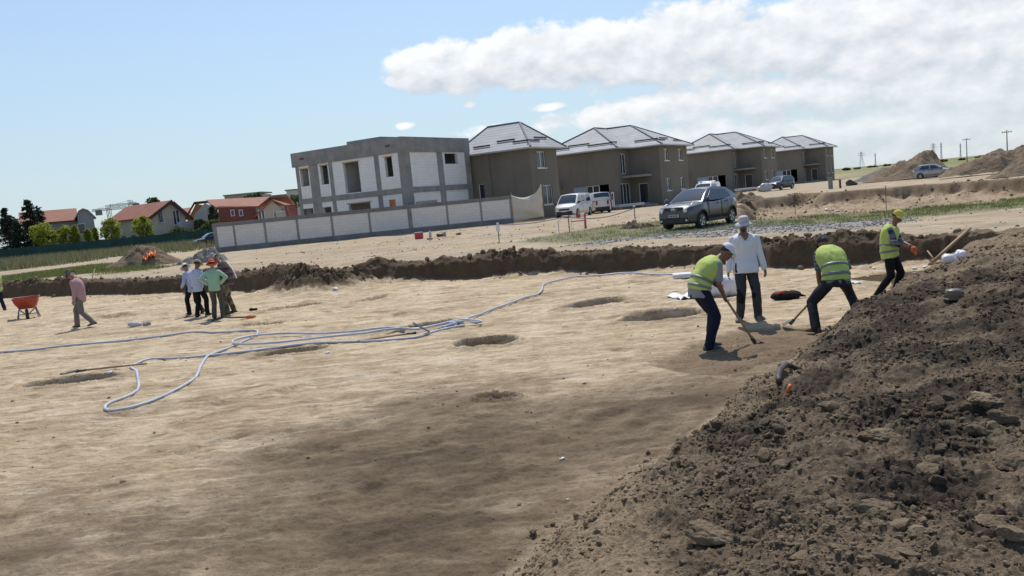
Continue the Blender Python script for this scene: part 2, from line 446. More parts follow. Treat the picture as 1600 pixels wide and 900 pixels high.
def dark_mask(x, y, se):
    """freshly turned dark spoil: a broad tongue along the crest, away from the foreground"""
    d = sstep(-.45, .35, se - .75 + 1.1 * fbm2(x, y, 1.4, 4, 131, .6) + .24 * (y - 6.6).clip(-8, 4)) * (.5 + .5 * sstep(-.3, .2, fbm2(x, y, .5, 3, 133)))
    return (d * (1 - .8 * sstep(11.0, 14.0, y + 1.5 * fbm2(x, y, 1.5, 3, 135)))).clip(0, 1)
def terrain(x, y, fine=True):
    """height and zone masks of the land at points x, y"""
    x = np.asarray(x, float); y = np.asarray(y, float)
    r = np.hypot(x, y)
    near = r < 90
    wob = .16 * fbm2(x, y, 1.6, 4, 3) + .05 * fbm2(x, y, .3, 2, 5)
    sw = line_dist(x, y, WALL) + wob
    se = -line_dist(x, y, EDGE) + .12 * fbm2(x, y, .9, 4, 9) + .03 * fbm2(x, y, .2, 2, 8)
    out = np.full(x.shape, OUT)
    big = fbm2(x, y, 9, 3, 21); out += .09 * big * sstep(1.5, 6, sw)
    out += .02 * fbm2(x, y, 1.1, 4, 23) + .03 * fbm2(x + y * .2, y * 3, 2.6, 3, 29)
    # hard clods and humps along the lip of the cut
    hump = sstep(-.4, .7, fbm2(x, y, 2.6, 3, 31))
    lip = np.exp(-((sw - .52) / np.where(sw < .52, .30, .55)) ** 2) * (.08 + .20 * hump) * (1 - .2 * sstep(3, 8, x)) * (1 + .9 * fbm2(x, y, .42, 4, 33, .6, True))
    out = out + lip * sstep(.02, .25, sw)
    # wheel ruts on the sandy track outside
    tr = sstep(1.4, 2.6, sw) * (1 - sstep(5.5, 8, sw))
    out -= tr * .05 * np.exp(-((np.mod(sw + .25 * fbm2(x, y, 7, 2, 41), 1.7) - .8) / .25) ** 2)
    # second excavation
    d2 = poly_dist(x, y, PIT2) + .7 * fbm2(x, y, 4, 4, 51, .6) + .3 * fbm2(x, y, .9, 4, 53, .6)
    p2 = sstep(0, 1.0, d2)
    floor2 = -.95 + .26 * fbm2(x, y, 5, 4, 55) + .24 * fbm2(x, y, 1.2, 4, 57, .6, True) + .55 * sstep(3.5, .5, d2) * (1 + .6 * fbm2(x, y, 1.5, 3, 58))
    z_out = np.where(d2 > 0, out * (1 - p2) + floor2 * p2, out)
    # far land rises a hand's breadth here and there
    z_out = z_out + sstep(150, 900, r) * (1.2 + 1.6 * fbm2(x, y, 160, 3, 61))
    # the excavated floor
    fl = .035 * fbm2(x, y, 2.6, 4, 71)
    c, s = math.cos(R(24)), math.sin(R(24))
    u, v = c * x + s * y, -s * x + c * y
    fl += .008 * fbm2(u / 2.2, v, .45, 4, 73, .6)           # scraped streaks
    fl += .018 * fbm2(x, y, .16, 4, 75, .6) + .010 * fbm2(x, y, .06, 2, 76) * sstep(14, 6, r)
    fl += .008 * fbm2(u / 4, v, .15, 3, 74, .6)
    sc = sstep(.18, .42, fbm2(u / 2.2, v, 1.3, 4, 77, .6)); fl -= .045 * sc * (1 + .6 * fbm2(x, y, .3, 2, 78))      # shallow torn scrapes
    fl += .035 * np.maximum(0, fbm2(x, y, .5, 4, 79, .62) - .22)
    fl -= .05 * np.maximum(0, fbm2(x, y, .33, 2, 80) - .42) + .03 * np.maximum(0, fbm2(u / 3, v, .6, 2, 82) - .4)
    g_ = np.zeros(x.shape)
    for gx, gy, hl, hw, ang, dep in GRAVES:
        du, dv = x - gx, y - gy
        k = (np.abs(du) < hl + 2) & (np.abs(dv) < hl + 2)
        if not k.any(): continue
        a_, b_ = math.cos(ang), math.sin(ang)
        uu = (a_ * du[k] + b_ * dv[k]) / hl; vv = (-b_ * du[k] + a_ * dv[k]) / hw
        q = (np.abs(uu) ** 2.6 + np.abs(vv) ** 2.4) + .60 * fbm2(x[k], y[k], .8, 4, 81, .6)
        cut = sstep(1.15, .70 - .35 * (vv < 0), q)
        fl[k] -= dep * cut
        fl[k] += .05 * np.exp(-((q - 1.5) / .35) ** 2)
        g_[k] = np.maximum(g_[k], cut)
    heap = sstep(-.15, .5, poly_dist(x, y, HEAP) + .2 * fbm2(x, y, .5, 3, 83))
    fl += heap * (.10 + .06 * fbm2(x, y, .25, 4, 85, .6, True))
    slump = np.exp(-((x + 6.6) / 1.5) ** 2 - (np.minimum(sw, 0) / .75) ** 2)
    brown = sstep(-.12, .10, poly_dist(x, y, BROWN) + .10 * fbm2(x, y, .5, 2, 87))
    fl -= .05 * brown
    pud = poly_dist(x, y, PUDDLE) + .35 * fbm2(x, y, 1.2, 3, 91)
    fl -= .09 * sstep(-.3, .5, pud)
    # slumped earth at the foot of the cut
    sl = sstep(.5, 1, fbm2(x, y, 3.1, 2, 93) + .55)
    slump = np.exp(-((x + 6.6) / 1.5) ** 2 - (np.minimum(sw, 0) / .75) ** 2)
    toe = (.10 * sl * np.exp(sw.clip(-9, 0) / .25) + .62 * slump) * (1 + .7 * fbm2(x, y, .35, 4, 95, .65, True))
    fl = fl + toe
    t = np.clip(sw / .24, 0, 1)
    zz = np.where(sw > 0, fl + (z_out - fl) * sstep(0, 1, t) ** .8, fl)
    # spoil bank the photographer stands on
    b1 = fbm2(x, y, 1.5, 4, 101, .5); b2 = fbm2(x, y, .5, 4, 103, .55, True)
    mz = mound_profile(se.clip(0, 50)) + .10 * sstep(.4, 2.5, se) * b1 + sstep(.1, .8, se) * (.055 * b2)
    rgh = .55 + .75 * dark_mask(x, y, se)
    l1 = fbm2(x, y, .46, 3, 105, .5); l2 = fbm2(x, y, .19, 3, 106, .55); l3 = fbm2(x, y, .075, 3, 107, .6)
    mz += sstep(.03, .45, se) * rgh * (.085 * np.maximum(l1 - .05, 0) + .05 * np.maximum(l2 - .05, 0) ** .9 + .04 * np.abs(l3) + .018 * fbm2(x, y, .035, 2, 109) - .03 * np.maximum(-l2 - .15, 0))
    mz += sstep(.1, .6, se) * .16 * np.maximum(fbm2(x, y, 1.1, 3, 108) - .08, 0)
    far_side = 1 - sstep(-.2, 2.5, sw)
    mz = mz * far_side
    bank = (se > 0)
    m_out = np.maximum(zz, mz + np.where(sw > 0, 0, fl * 0))
    z = np.where(bank, np.where(sw > .3, m_out, np.maximum(fl * sstep(.3, 0, se) + mz, -.2)), zz)
    mk = {}
    mk['wall'] = np.maximum(sstep(.15, .4, slump * (1 + .6 * fbm2(x, y, .5, 3, 97))) * (sw < .3), sstep(-.06, .05, sw) * (1 - sstep(.45, 1.35 + .4 * hump, sw)))
    mk['mound'] = sstep(-.12, .1, se + .15 * fbm2(x, y, .6, 3, 111)) * far_side
    jit = .6 * fbm2(x, y, 1.7, 4, 113, .6)
    mk['grass'] = np.maximum.reduce([sstep(-.5, .5, poly_dist(x, y, P) * q + jit * w) for P, q, w in ((GRASS_R, 1, 1), (GRASS_TALL, .5, 2.2), (GRASS_LOW, .7, 1.6))])
    mk['far'] = np.maximum(sstep(-8, 8, poly_dist(x, y, GRASS_FAR) + 14 * fbm2(x, y, 40, 3, 115)), sstep(160, 320, r + 60 * fbm2(x, y, 90, 2, 117)))
    mk['gravel'] = sstep(-.35, .35, poly_dist(x, y, GRAVEL) + jit)
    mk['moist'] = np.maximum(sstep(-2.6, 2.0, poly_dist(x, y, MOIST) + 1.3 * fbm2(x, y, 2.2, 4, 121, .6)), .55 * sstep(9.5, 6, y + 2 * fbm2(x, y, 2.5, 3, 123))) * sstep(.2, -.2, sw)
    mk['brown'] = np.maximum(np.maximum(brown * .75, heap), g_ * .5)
    mk['floor'] = sstep(.05, -.05, sw) * sstep(.06, -.06, se)
    mk['pit2'] = sstep(-.2, .6, d2)
    mk['puddle'] = sstep(-.5, .3, pud) * mk['floor']
    mk['sw'] = sw; mk['se'] = se; mk['p2d'] = d2; mk['grave'] = g_
    return z, mk
def hz(x, y):
    return float(terrain(np.array([x]), np.array([y]))[0][0])
def hzs(xs, ys):
    return terrain(np.asarray(xs, float), np.asarray(ys, float))[0]
def gpt(px, py, z0=.3):
    """the point of the land seen at a point of the photograph"""
    d = ray(px, py)
    ys = np.concatenate([np.linspace(2, 40, 1200), np.linspace(40.05, 160, 1500)])
    z = hzs(d.x * ys, ys)
    below = (CAMZ + d.z * ys) <= z
    if below.any():
        y = ys[int(np.argmax(below))]
        return Vector((d.x * y, y, CAMZ + d.z * y))
    return at_z(px, py, z0)

# the sheet: rows run along circles, crowded where the cut wall rises
th = np.concatenate([np.linspace(-85, -37.5, 40, endpoint=False), np.linspace(-37.5, 36.5, 780, endpoint=False), np.linspace(36.5, 85, 40)])
thr = np.radians(th)
foot = np.full(th.shape, 20.0)
fr = np.linspace(3, 70, 1400)
for i, t in enumerate(thr):
    s_ = line_dist(np.sin(t) * fr, np.cos(t) * fr, WALL)
    k = np.nonzero((s_[:-1] < 0) & (s_[1:] >= 0))[0]
    foot[i] = fr[k[-1]] if len(k) else np.nan
ok_ = ~np.isnan(foot)
foot = np.interp(np.arange(len(foot)), np.nonzero(ok_)[0], foot[ok_])
foot = foot.clip(9, 60)
def segs(a, b, n, log=True):
    t = np.linspace(0, 1, n, endpoint=False)[:, None]
    return np.exp(np.log(a) * (1 - t) + np.log(b) * t) if log else a * (1 - t) + b * t
one = np.ones_like(foot)
rr = np.concatenate([segs(1.1 * one, foot - .55, 1000), segs(foot - .55, foot - .2, 12, False), segs(foot - .2, foot + .75, 46, False), segs(foot + .75, foot + 2.2, 20, False),
                     segs(foot + 2.2, 95 * one, 400), segs(95 * one, 4500 * one, 56), 4500 * one[None]], 0)
X, Y = rr * np.sin(thr)[None], rr * np.cos(thr)[None]
nr, nc = X.shape
Zt, MK = terrain(X.ravel(), Y.ravel())
V = np.stack([X.ravel(), Y.ravel(), Zt], 1)
# rough broken earth: push the steep cut in and out, deeper near the top
k = (MK['sw'] > -.12) & (MK['sw'] < 1.3) & (MK['se'] < .6)
pv = V[k]
amp = sstep(-.12, .05, MK['sw'][k]) * (1 - sstep(.7, 1.3, MK['sw'][k])) * (.18 + .82 * sstep(.25, .55, pv[:, 2]))
dr = pv[:, :2] / np.linalg.norm(pv[:, :2], axis=1, keepdims=True)
nn = fbm3(pv * np.array([1, 1, .8]), .5, 4, 201, .55)
V[k, 0] += dr[:, 0] * nn * .22 * amp; V[k, 1] += dr[:, 1] * nn * .22 * amp
V[k, 2] += fbm3(pv, .22, 3, 211) * .09 * amp * sstep(.1, .4, pv[:, 2])
ii = np.arange((nr - 1) * (nc - 1)); i0 = (ii // (nc - 1)) * nc + ii % (nc - 1)
F = np.stack([i0, i0 + 1, i0 + nc + 1, i0 + nc], 1)[:, ::-1]
e1 = V[F[:, 2]] - V[F[:, 0]]; e2 = V[F[:, 3]] - V[F[:, 1]]
fn = np.cross(e1, e2)
if fn[:, 2].mean() < 0: F = F[:, ::-1]; fn = -fn
vn = np.zeros_like(V)
for q in range(4): np.add.at(vn, F[:, q], fn)
vn /= np.linalg.norm(vn, axis=1, keepdims=True) + 1e-12
# which face belongs to which piece of the setting
fm = {k_: MK[k_][F].mean(1) for k_ in ('mound', 'wall', 'floor', 'grass')}
fsw = MK['sw'][F].mean(1); fse = MK['se'][F].mean(1); fy = V[F][:, :, 1].mean(1); fx = V[F][:, :, 0].mean(1)
ROAD_FAR = w2([(1225, 303), (1300, 292), (1400, 282), (1500, 277), (1650, 268), (1650, 262), (1500, 270), (1400, 277), (1300, 284), (1225, 296)], .5)
cls = np.zeros(len(F), int)                                     # 0 ground
cls[(fsw <= 0) & (fse <= 0)] = 1                                # pit_floor
cls[(fsw > 0) & (fsw < 1.2) & (fse < 0.3)] = 2                  # trench_bank
cls[(fse > 0) & (fsw < 1.2) & (cls != 2)] = 3                   # spoil_bank
cls[(fsw >= 1.2) & (fsw < 6.2) & (fy < 60) & (fm['grass'] < .5) & (fx > -40)] = 4        # dirt_road

def attr_cols(idx, names):
    a = np.zeros((len(idx), 4), np.float32)
    for c_, n_ in enumerate(names): a[:, c_] = MK[n_][idx]
    return a
def ground_material():
    t = NT('soil'); 
    A = t.n('ShaderNodeVertexColor', layer_name='zone_a'); B = t.n('ShaderNodeVertexColor', layer_name='zone_b'); C = t.n('ShaderNodeVertexColor', layer_name='zone_c')
    def sep(n):
        s = t.n('ShaderNodeSeparateColor'); t.ln(n.outputs['Color'], s.inputs[0]); return s.outputs
    a, b, c = sep(A), sep(B), sep(C)
    moist, mound, grass = a[0], a[1], a[2]
    wall, gravel, brown = b[0], b[1], b[2]
    floor, pit2, far = c[0], c[1], c[2]
    P = t.coord('Object')
    Pst = t.coord('Object', (1 / 2.2, 1, 1), (0, 0, R(-24)))
    n1 = t.noise(P, .55, 6, .6); n2 = t.noise(P, 3.2, 6, .65); n3 = t.noise(P, 28, 5, .7); n4 = t.noise(Pst, 2.4, 7, .62, .6); n5 = t.noise(P, 120, 3, .7)
    n6 = t.noise(Pst, 7, 5, .7)
    # outside track: pale sandy loam
    track = t.ramp(n1, [(.3, (.40, .31, .20)), (.5, (.51, .405, .27)), (.72, (.59, .485, .34))])
    track = t.mix(t.ramp(n4, [(.35, 0), (.65, .6)]), track, (.33, .25, .165))
    track = t.mix(t.ramp(t.noise(Pst, .8, 8, .72, .5), [(.50, 0), (.66, .7)]), track, (.27, .195, .12))
    track = t.mix(t.ramp(t.noise(t.coord('Object', (1 / 9, 1, 1), (0, 0, R(-14))), 3.2, 6, .7, .3), [(.50, 0), (.62, .65)]), track, (.25, .18, .105))
    track = t.mix(t.ramp(t.noise(P, .22, 6, .65), [(.48, 0), (.62, .45)]), track, (.36, .32, .26))
    # excavated floor: scraped yellow loess with darker streaks
    fl = t.ramp(n4, [(.28, (.34, .245, .145)), (.43, (.55, .43, .275)), (.58, (.69, .555, .37)), (.78, (.76, .635, .45))])
    fl = t.mix(t.ramp(n2, [(.45, 0), (.75, .55)]), fl, (.34, .235, .135))
    fl = t.mix(t.ramp(n6, [(.50, 0), (.72, .55)]), fl, (.27, .185, .105))
    fl = t.mix(t.ramp(n1, [(.35, .5), (.6, 0)]), fl, (.38, .27, .16))
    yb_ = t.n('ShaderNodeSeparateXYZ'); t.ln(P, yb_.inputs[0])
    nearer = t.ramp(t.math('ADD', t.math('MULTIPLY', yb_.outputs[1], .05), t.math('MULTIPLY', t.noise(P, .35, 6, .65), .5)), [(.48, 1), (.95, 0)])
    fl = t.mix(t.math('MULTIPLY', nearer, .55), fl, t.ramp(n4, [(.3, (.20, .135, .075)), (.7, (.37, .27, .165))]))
    fl = t.mix(t.ramp(t.noise(t.coord('Object', (1 / 2.2, 1, 1), (0, 0, R(-30))), .75, 8, .72, .8), [(.54, 0), (.66, .85)]), fl, (.225, .152, .088))
    fl = t.mix(t.ramp(t.noise(P, 1.3, 8, .72, .4), [(.52, 0), (.70, .75)]), fl, (.215, .145, .082))
    fl = t.mix(t.ramp(t.noise(Pst, 14, 6, .75), [(.56, 0), (.72, .6)]), fl, (.20, .135, .075))
    Pf = t.coord('Object', (1 / 7, 1, 1), (0, 0, R(-20)))
    fl = t.mix(t.ramp(t.noise(Pf, 11, 6, .7, .3), [(.52, 0), (.64, .65)]), fl, (.235, .16, .088))
    fl = t.mix(t.ramp(t.noise(Pf, 6, 7, .72, .5), [(.50, 0), (.66, .75)]), fl, (.72, .61, .45))
    fl = t.mix(t.ramp(t.noise(Pf, 30, 4, .7), [(.55, 0), (.68, .5)]), fl, (.17, .115, .065))
    fl = t.mix(t.ramp(t.noise(P, 5.5, 7, .75), [(.60, 0), (.75, .55)]), fl, (.62, .50, .34))
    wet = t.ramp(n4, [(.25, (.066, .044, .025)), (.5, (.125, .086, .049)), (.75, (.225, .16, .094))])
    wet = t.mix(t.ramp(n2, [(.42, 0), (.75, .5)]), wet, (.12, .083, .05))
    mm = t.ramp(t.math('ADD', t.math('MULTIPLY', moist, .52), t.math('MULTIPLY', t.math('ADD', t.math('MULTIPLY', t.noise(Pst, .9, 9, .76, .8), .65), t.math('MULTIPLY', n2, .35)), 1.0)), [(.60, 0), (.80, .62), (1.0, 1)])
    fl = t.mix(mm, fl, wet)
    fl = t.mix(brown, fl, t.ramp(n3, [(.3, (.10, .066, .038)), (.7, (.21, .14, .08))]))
    col = t.mix(floor, track, fl)
    p2 = t.ramp(n2, [(.3, (.30, .215, .135)), (.55, (.43, .33, .22)), (.75, (.50, .395, .27))])
    p2 = t.mix(t.ramp(n1, [(.4, 0), (.6, .7)]), p2, (.24, .165, .10))
    col = t.mix(pit2, col, p2)
    p2w = t.ramp(t.noise(t.coord('Object', (1, 1, .25)), 1.4, 6, .7), [(.3, (.12, .08, .047)), (.6, (.22, .155, .095)), (.8, (.33, .245, .16))])
    D = t.n('ShaderNodeVertexColor', layer_name='zone_d'); d = sep(D)
    col = t.mix(d[2], col, p2w)
    gv = t.ramp(t.voro(P, 14, 'F1', 'Color'), [(.2, (.15, .145, .13)), (.5, (.26, .25, .23)), (.8, (.36, .35, .325))])
    col = t.mix(t.math('MULTIPLY', gravel, t.ramp(n2, [(.3, .4), (.6, 1)])), col, gv)
    gr = t.ramp(n2, [(.3, (.07, .085, .03)), (.6, (.15, .16, .065)), (.8, (.26, .225, .12))])
    col = t.mix(t.math('MULTIPLY', grass, t.ramp(n2, [(.25, 1), (.8, .45)])), col, gr)
    fg = t.ramp(t.noise(P, .012, 6, .6), [(.3, (.10, .13, .045)), (.5, (.20, .20, .085)), (.7, (.34, .28, .15))])
    col = t.mix(far, col, fg)
    # dug earth: moist brown, its low cut face coloured darker to deepen its shade
    sx = t.n('ShaderNodeSeparateXYZ'); gp = t.n('ShaderNodeNewGeometry'); t.ln(gp.outputs['Position'], sx.inputs[0])
    wl = t.ramp(n2, [(.3, (.075, .050, .030)), (.6, (.135, .094, .057)), (.8, (.20, .145, .09))])
    low = t.ramp(n2, [(.3, (.088, .058, .034)), (.7, (.135, .092, .055))])
    hgt = t.math('ADD', sx.outputs[2], t.math('MULTIPLY', n1, .25))
    wl = t.mix(t.ramp(hgt, [(.44, 1), (.62, 0)]), wl, low)
    col = t.mix(wall, col, wl)
    # spoil: dry brown crust, dark moist crumbs where it was turned lately
    Pm = t.coord('Object', (1, 1, 1))
    md = t.ramp(n3, [(.25, (.16, .117, .072)), (.5, (.26, .192, .121)), (.75, (.37, .28, .184))])
    dk = t.ramp(n3, [(.3, (.034, .025, .018)), (.7, (.085, .062, .042))])
    col = t.mix(mound, col, t.mix(d[0], md, dk))
    # grain
    col = t.mix(.6, col, t.ramp(n3, [(.3, .30), (.7, .68)]), 'SOFT_LIGHT')
    col = t.mix(.55, col, t.ramp(n5, [(.3, .25), (.7, .72)]), 'SOFT_LIGHT')
    h = t.math('ADD', t.math('MULTIPLY', n3, .7), t.math('MULTIPLY', n5, .3))
    t.bump(h, .9, .04)
    ro = t.ramp(t.math('MULTIPLY', moist, n2), [(.1, .95), (.7, .8)])
    t.fin(col, ro, 0, .25)
    return t.mat
SOIL = ground_material()
MK['dark'] = dark_mask(V[:, 0], V[:, 1], MK['se']); MK['nil'] = sstep(-.3, .15, MK['p2d']) * sstep(1.7, .8, MK['p2d'] + .5 * fbm2(V[:, 0], V[:, 1], 2.2, 3, 137)) * (.55 + .45 * sstep(-.2, .3, fbm2(V[:, 0], V[:, 1], 3, 3, 139)))
for ci, nm in enumerate(('ground', 'pit_floor', 'trench_bank', 'spoil_bank', 'dirt_road')):
    fs = F[cls == ci]
    if not len(fs): continue
    idx, inv = np.unique(fs, return_inverse=True)
    o = np_mesh(nm, V[idx], inv.reshape(-1, 4), SOIL, smooth=True)
    me = o.data
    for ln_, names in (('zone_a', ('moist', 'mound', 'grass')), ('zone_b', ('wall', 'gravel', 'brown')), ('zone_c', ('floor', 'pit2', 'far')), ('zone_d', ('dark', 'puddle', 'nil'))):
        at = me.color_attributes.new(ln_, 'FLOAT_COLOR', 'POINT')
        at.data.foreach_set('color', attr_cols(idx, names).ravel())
    me.normals_split_custom_set_from_vertices(vn[idx].astype(np.float32).tolist())
    tag(o, kind='structure')

# ------------------------------------------------------------------ clods, crumbs and stones: loose earth nobody could count
def rock_shapes(n, sub=2, cuts=9, seed=0, rough=.12):
    out = []
    rg = np.random.default_rng(seed)
    for i in range(n):
        bm = bmesh.new(); bmesh.ops.create_icosphere(bm, subdivisions=sub, radius=1)
        v = np.array([q.co[:] for q in bm.verts]); f = np.array([[q.index for q in ff.verts] for ff in bm.faces]); bm.free()
        for c_ in range(cuts):
            n_ = rg.normal(size=3); n_ /= np.linalg.norm(n_); d_ = rg.uniform(.5, .85)
            e = v @ n_; k_ = e > d_; v[k_] -= np.outer(e[k_] - d_, n_) * .9
        v *= rg.uniform(.65, 1.15, size=3) * np.array([1, 1, .75])
        v += rough * fbm3(v + i * 9.1, .5, 3, seed + i)[:, None] * v
        out.append((v, f))
    return out
ROCK1, ROCK2 = rock_shapes(8, 1, 6, 5), rock_shapes(10, 2, 10, 6)
def scatter(name, pts, sizes, mat, shapes, sink=.25, seed=0, shade=None):
    """one mesh of many rocks"""
    rg = np.random.default_rng(seed); Vs, Fs, Cs = [], [], []; b = 0
    for i, ((x, y, z), s) in enumerate(zip(pts, sizes)):
        v, f = shapes[rg.integers(len(shapes))]
        q = rg.normal(size=4); q /= np.linalg.norm(q); w, a_, b_, c_ = q
        m_ = np.array([[1 - 2 * (b_ * b_ + c_ * c_), 2 * (a_ * b_ - c_ * w), 2 * (a_ * c_ + b_ * w)], [2 * (a_ * b_ + c_ * w), 1 - 2 * (a_ * a_ + c_ * c_), 2 * (b_ * c_ - a_ * w)], [2 * (a_ * c_ - b_ * w), 2 * (b_ * c_ + a_ * w), 1 - 2 * (a_ * a_ + b_ * b_)]])
        vv = (v @ m_.T) * s * np.array([1, 1, .8]) + np.array([x, y, z + s * (.55 - sink)])
        Vs.append(vv); Fs.append(f + b); b += len(v)
        Cs.append(np.full(len(v), (shade[i] if shade is not None else 0) + rg.uniform(-.12, .12)))
    o = np_mesh(name, np.concatenate(Vs), np.concatenate(Fs), mat, smooth=False)
    at = o.data.attributes.new('tone', 'FLOAT', 'POINT'); at.data.foreach_set('value', np.concatenate(Cs).astype(np.float32))
    return o
def clod_material():
    t = NT('clod'); a = t.n('ShaderNodeAttribute', attribute_name='tone'); P = t.coord('Object')
    n2 = t.noise(P, 9, 6, .7); n3 = t.noise(P, 60, 4, .7)
    dry = t.ramp(n2, [(.3, (.16, .117, .073)), (.7, (.31, .232, .15))]); dk = t.ramp(n2, [(.3, (.034, .025, .018)), (.7, (.088, .064, .043))])
    col = t.mix(t.math('ADD', a.outputs['Fac'], 0, True), dry, dk)
    col = t.mix(.5, col, t.ramp(n3, [(.3, .35), (.7, .65)]), 'SOFT_LIGHT')
    t.bump(t.math('ADD', n2, t.math('MULTIPLY', n3, .5)), .9, .02)
    return t.fin(col, .95, 0, .2)
CLOD = clod_material()
def sample_zone(n, x0, x1, y0, y1, keep, seed):
    rg = np.random.default_rng(seed)
    x, y = rg.uniform(x0, x1, n), rg.uniform(y0, y1, n)
    z, mk = terrain(x, y); p = keep(x, y, z, mk); k_ = rg.uniform(size=n) < p
    return x[k_], y[k_], z[k_], {q: v_[k_] for q, v_ in mk.items()}
dark_at = dark_mask
# crumbs over the near spoil
x, y, z, mk = sample_zone(560000, -1.5, 11, 2.2, 17, lambda x, y, z, mk: (mk['se'] > -.15) * (mk['sw'] < .8) * (x < .85 * y + 1.2) * np.minimum(1, (4.6 / y) ** 1.5) * (.12 + .88 * sstep(-.25, .3, fbm2(x, y, .6, 4, 301, .65))) * np.where(mk['se'] < .05, .3, 1) * (.45 + .55 * dark_mask(x, y, mk['se'])), 31)
rgc = np.random.default_rng(4)
s_ = .0045 + .0065 * rgc.pareto(2.0, len(x)).clip(0, 3.2)
s_ *= 1 + .10 * (y - 4).clip(0, 10)
tag(scatter('soil_crumbs', np.stack([x, y, z], 1), s_, CLOD, ROCK1, .35, 41, dark_at(x, y, mk['se']) * .95 - .18), 'loose crumbs of brown soil strewn over the spoil bank', 'soil', kind='stuff')
# clods of the near spoil
x, y, z, mk = sample_zone(46000, -1, 11, 2.4, 17.5, lambda x, y, z, mk: (mk['se'] > .02) * (mk['sw'] < .6) * (x < .85 * y + 1.2) * (.04 + .96 * sstep(-.05, .45, fbm2(x, y, .9, 4, 303, .6))) * (.14 + .55 * dark_mask(x, y, mk['se'])), 33)
s_ = (.014 + .017 * rgc.pareto(1.9, len(x)).clip(0, 3.6))
tag(scatter('soil_lumps', np.stack([x, y, z], 1), s_, CLOD, ROCK2, .55, 43, dark_at(x, y, mk['se']) * .85 - .05), 'lumps of dug earth lying on the spoil bank', 'soil', kind='stuff')
# clods on the lip and at the foot of the cut wall
def lip_keep(x, y, z, mk):
    sw = mk['sw']; hump = sstep(-.4, .7, fbm2(x, y, 2.6, 3, 31))
    return (mk['se'] < .3) * ((sw > .24) & (sw < 1.25)) * (.2 + .8 * hump) * np.where(sw < .4, .4, .8) + (mk['se'] < 0) * ((sw < 0.02) & (sw > -.45)) * (.035 + .5 * np.exp(-((x + 6.6) / 1.3) ** 2))
xs, ys, zs, ss, tt = [], [], [], [], []
for (ax, ay), (bx, by) in zip(WALL[1:-2], WALL[2:-1]):
    L_ = math.hypot(bx - ax, by - ay); n = int(L_ * 150)
    t_ = rng.uniform(0, 1, n); o_ = rng.uniform(-.5, 1.3, n)
    nx, ny = -(by - ay) / L_, (bx - ax) / L_
    xs.append(ax + (bx - ax) * t_ + nx * o_); ys.append(ay + (by - ay) * t_ + ny * o_)
x, y = np.concatenate(xs), np.concatenate(ys); z, mk = terrain(x, y)
k = rng.uniform(size=len(x)) < lip_keep(x, y, z, mk)
x, y, z = x[k], y[k], z[k]
s_ = (.03 + .036 * rng.pareto(2.3, len(x)).clip(0, 3.0))
tag(scatter('trench_clods', np.stack([x, y, z], 1), s_, CLOD, ROCK2, .35, 47, np.full(len(x), .38)), 'dark clods heaped along the rim of the excavation', 'soil', kind='stuff')
# few small lumps on the floor
x, y, z, mk = sample_zone(60000, -22, 11, 4, 30, lambda x, y, z, mk: mk['floor'] * (.03 + .45 * mk['brown'] * (np.abs(x) < 9) + .10 * mk['moist'] + .25 * sstep(.2, .5, fbm2(x, y, .9, 4, 305, .6))) * (np.abs(x) < .8 * y) * np.minimum(1, 9 / y), 37)
s_ = .006 + .008 * rng.pareto(2.3, len(x)).clip(0, 3.5)
tag(scatter('floor_crumbs', np.stack([x, y, z], 1), s_, CLOD, ROCK1, .4, 49, -.3 + .6 * mk['moist']), 'scattered crumbs of earth on the scraped floor', 'soil', kind='stuff')
# gravel
STONE = simple('gravel_stone', (.25, .242, .225), .9, 0, .35, 3)
x, y, z, mk = sample_zone(30000, -2, 24, 22, 42, lambda x, y, z, mk: mk['gravel'] * .45, 39)
s_ = rng.uniform(.025, .06, len(x))
tag(scatter('gravel', np.stack([x, y, z], 1), s_, STONE, ROCK1, .3, 51), 'grey crushed stone spread on the verge under the grey car', 'gravel', kind='stuff')
# broken earth in and round the second excavation, and small stones on the tracks
x, y, z, mk = sample_zone(26000, 9, 52, 31, 76, lambda x, y, z, mk: ((mk['p2d'] > -.6) & (x < .75 * y)) * (.05 + .75 * sstep(.05, .45, fbm2(x, y, 2.4, 4, 311, .6)) + .5 * ((mk['p2d'] > .6) & (mk['p2d'] < 2.2))), 313)
s_ = .04 + .05 * rng.pareto(2.2, len(x)).clip(0, 3.2)
tag(scatter('pit_clods', np.stack([x, y, z], 1), s_, CLOD, ROCK1, .4, 315, -.75 + 1.1 * sstep(2.2, .6, mk['p2d'])), 'broken earth lying in and around the second excavation', 'soil', kind='stuff')
x, y, z, mk = sample_zone(60000, -30, 34, 19, 64, lambda x, y, z, mk: ((mk['sw'] > 1.1) & (mk['p2d'] < -.3) & (np.abs(x) < .75 * y)) * (1 - mk['grass']) * (.03 + .5 * sstep(.15, .5, fbm2(x, y, 2.2, 4, 317, .6))) * np.minimum(1, 30 / y), 319)
s_ = .018 + .02 * rng.pareto(2.3, len(x)).clip(0, 3.4)
tag(scatter('track_stones', np.stack([x, y, z], 1), s_, CLOD, ROCK1, .4, 321, -.55 + .9 * sstep(-.2, .4, fbm2(x, y, 3, 2, 323))), 'small stones and lumps of earth on the dirt track', 'stones', kind='stuff')

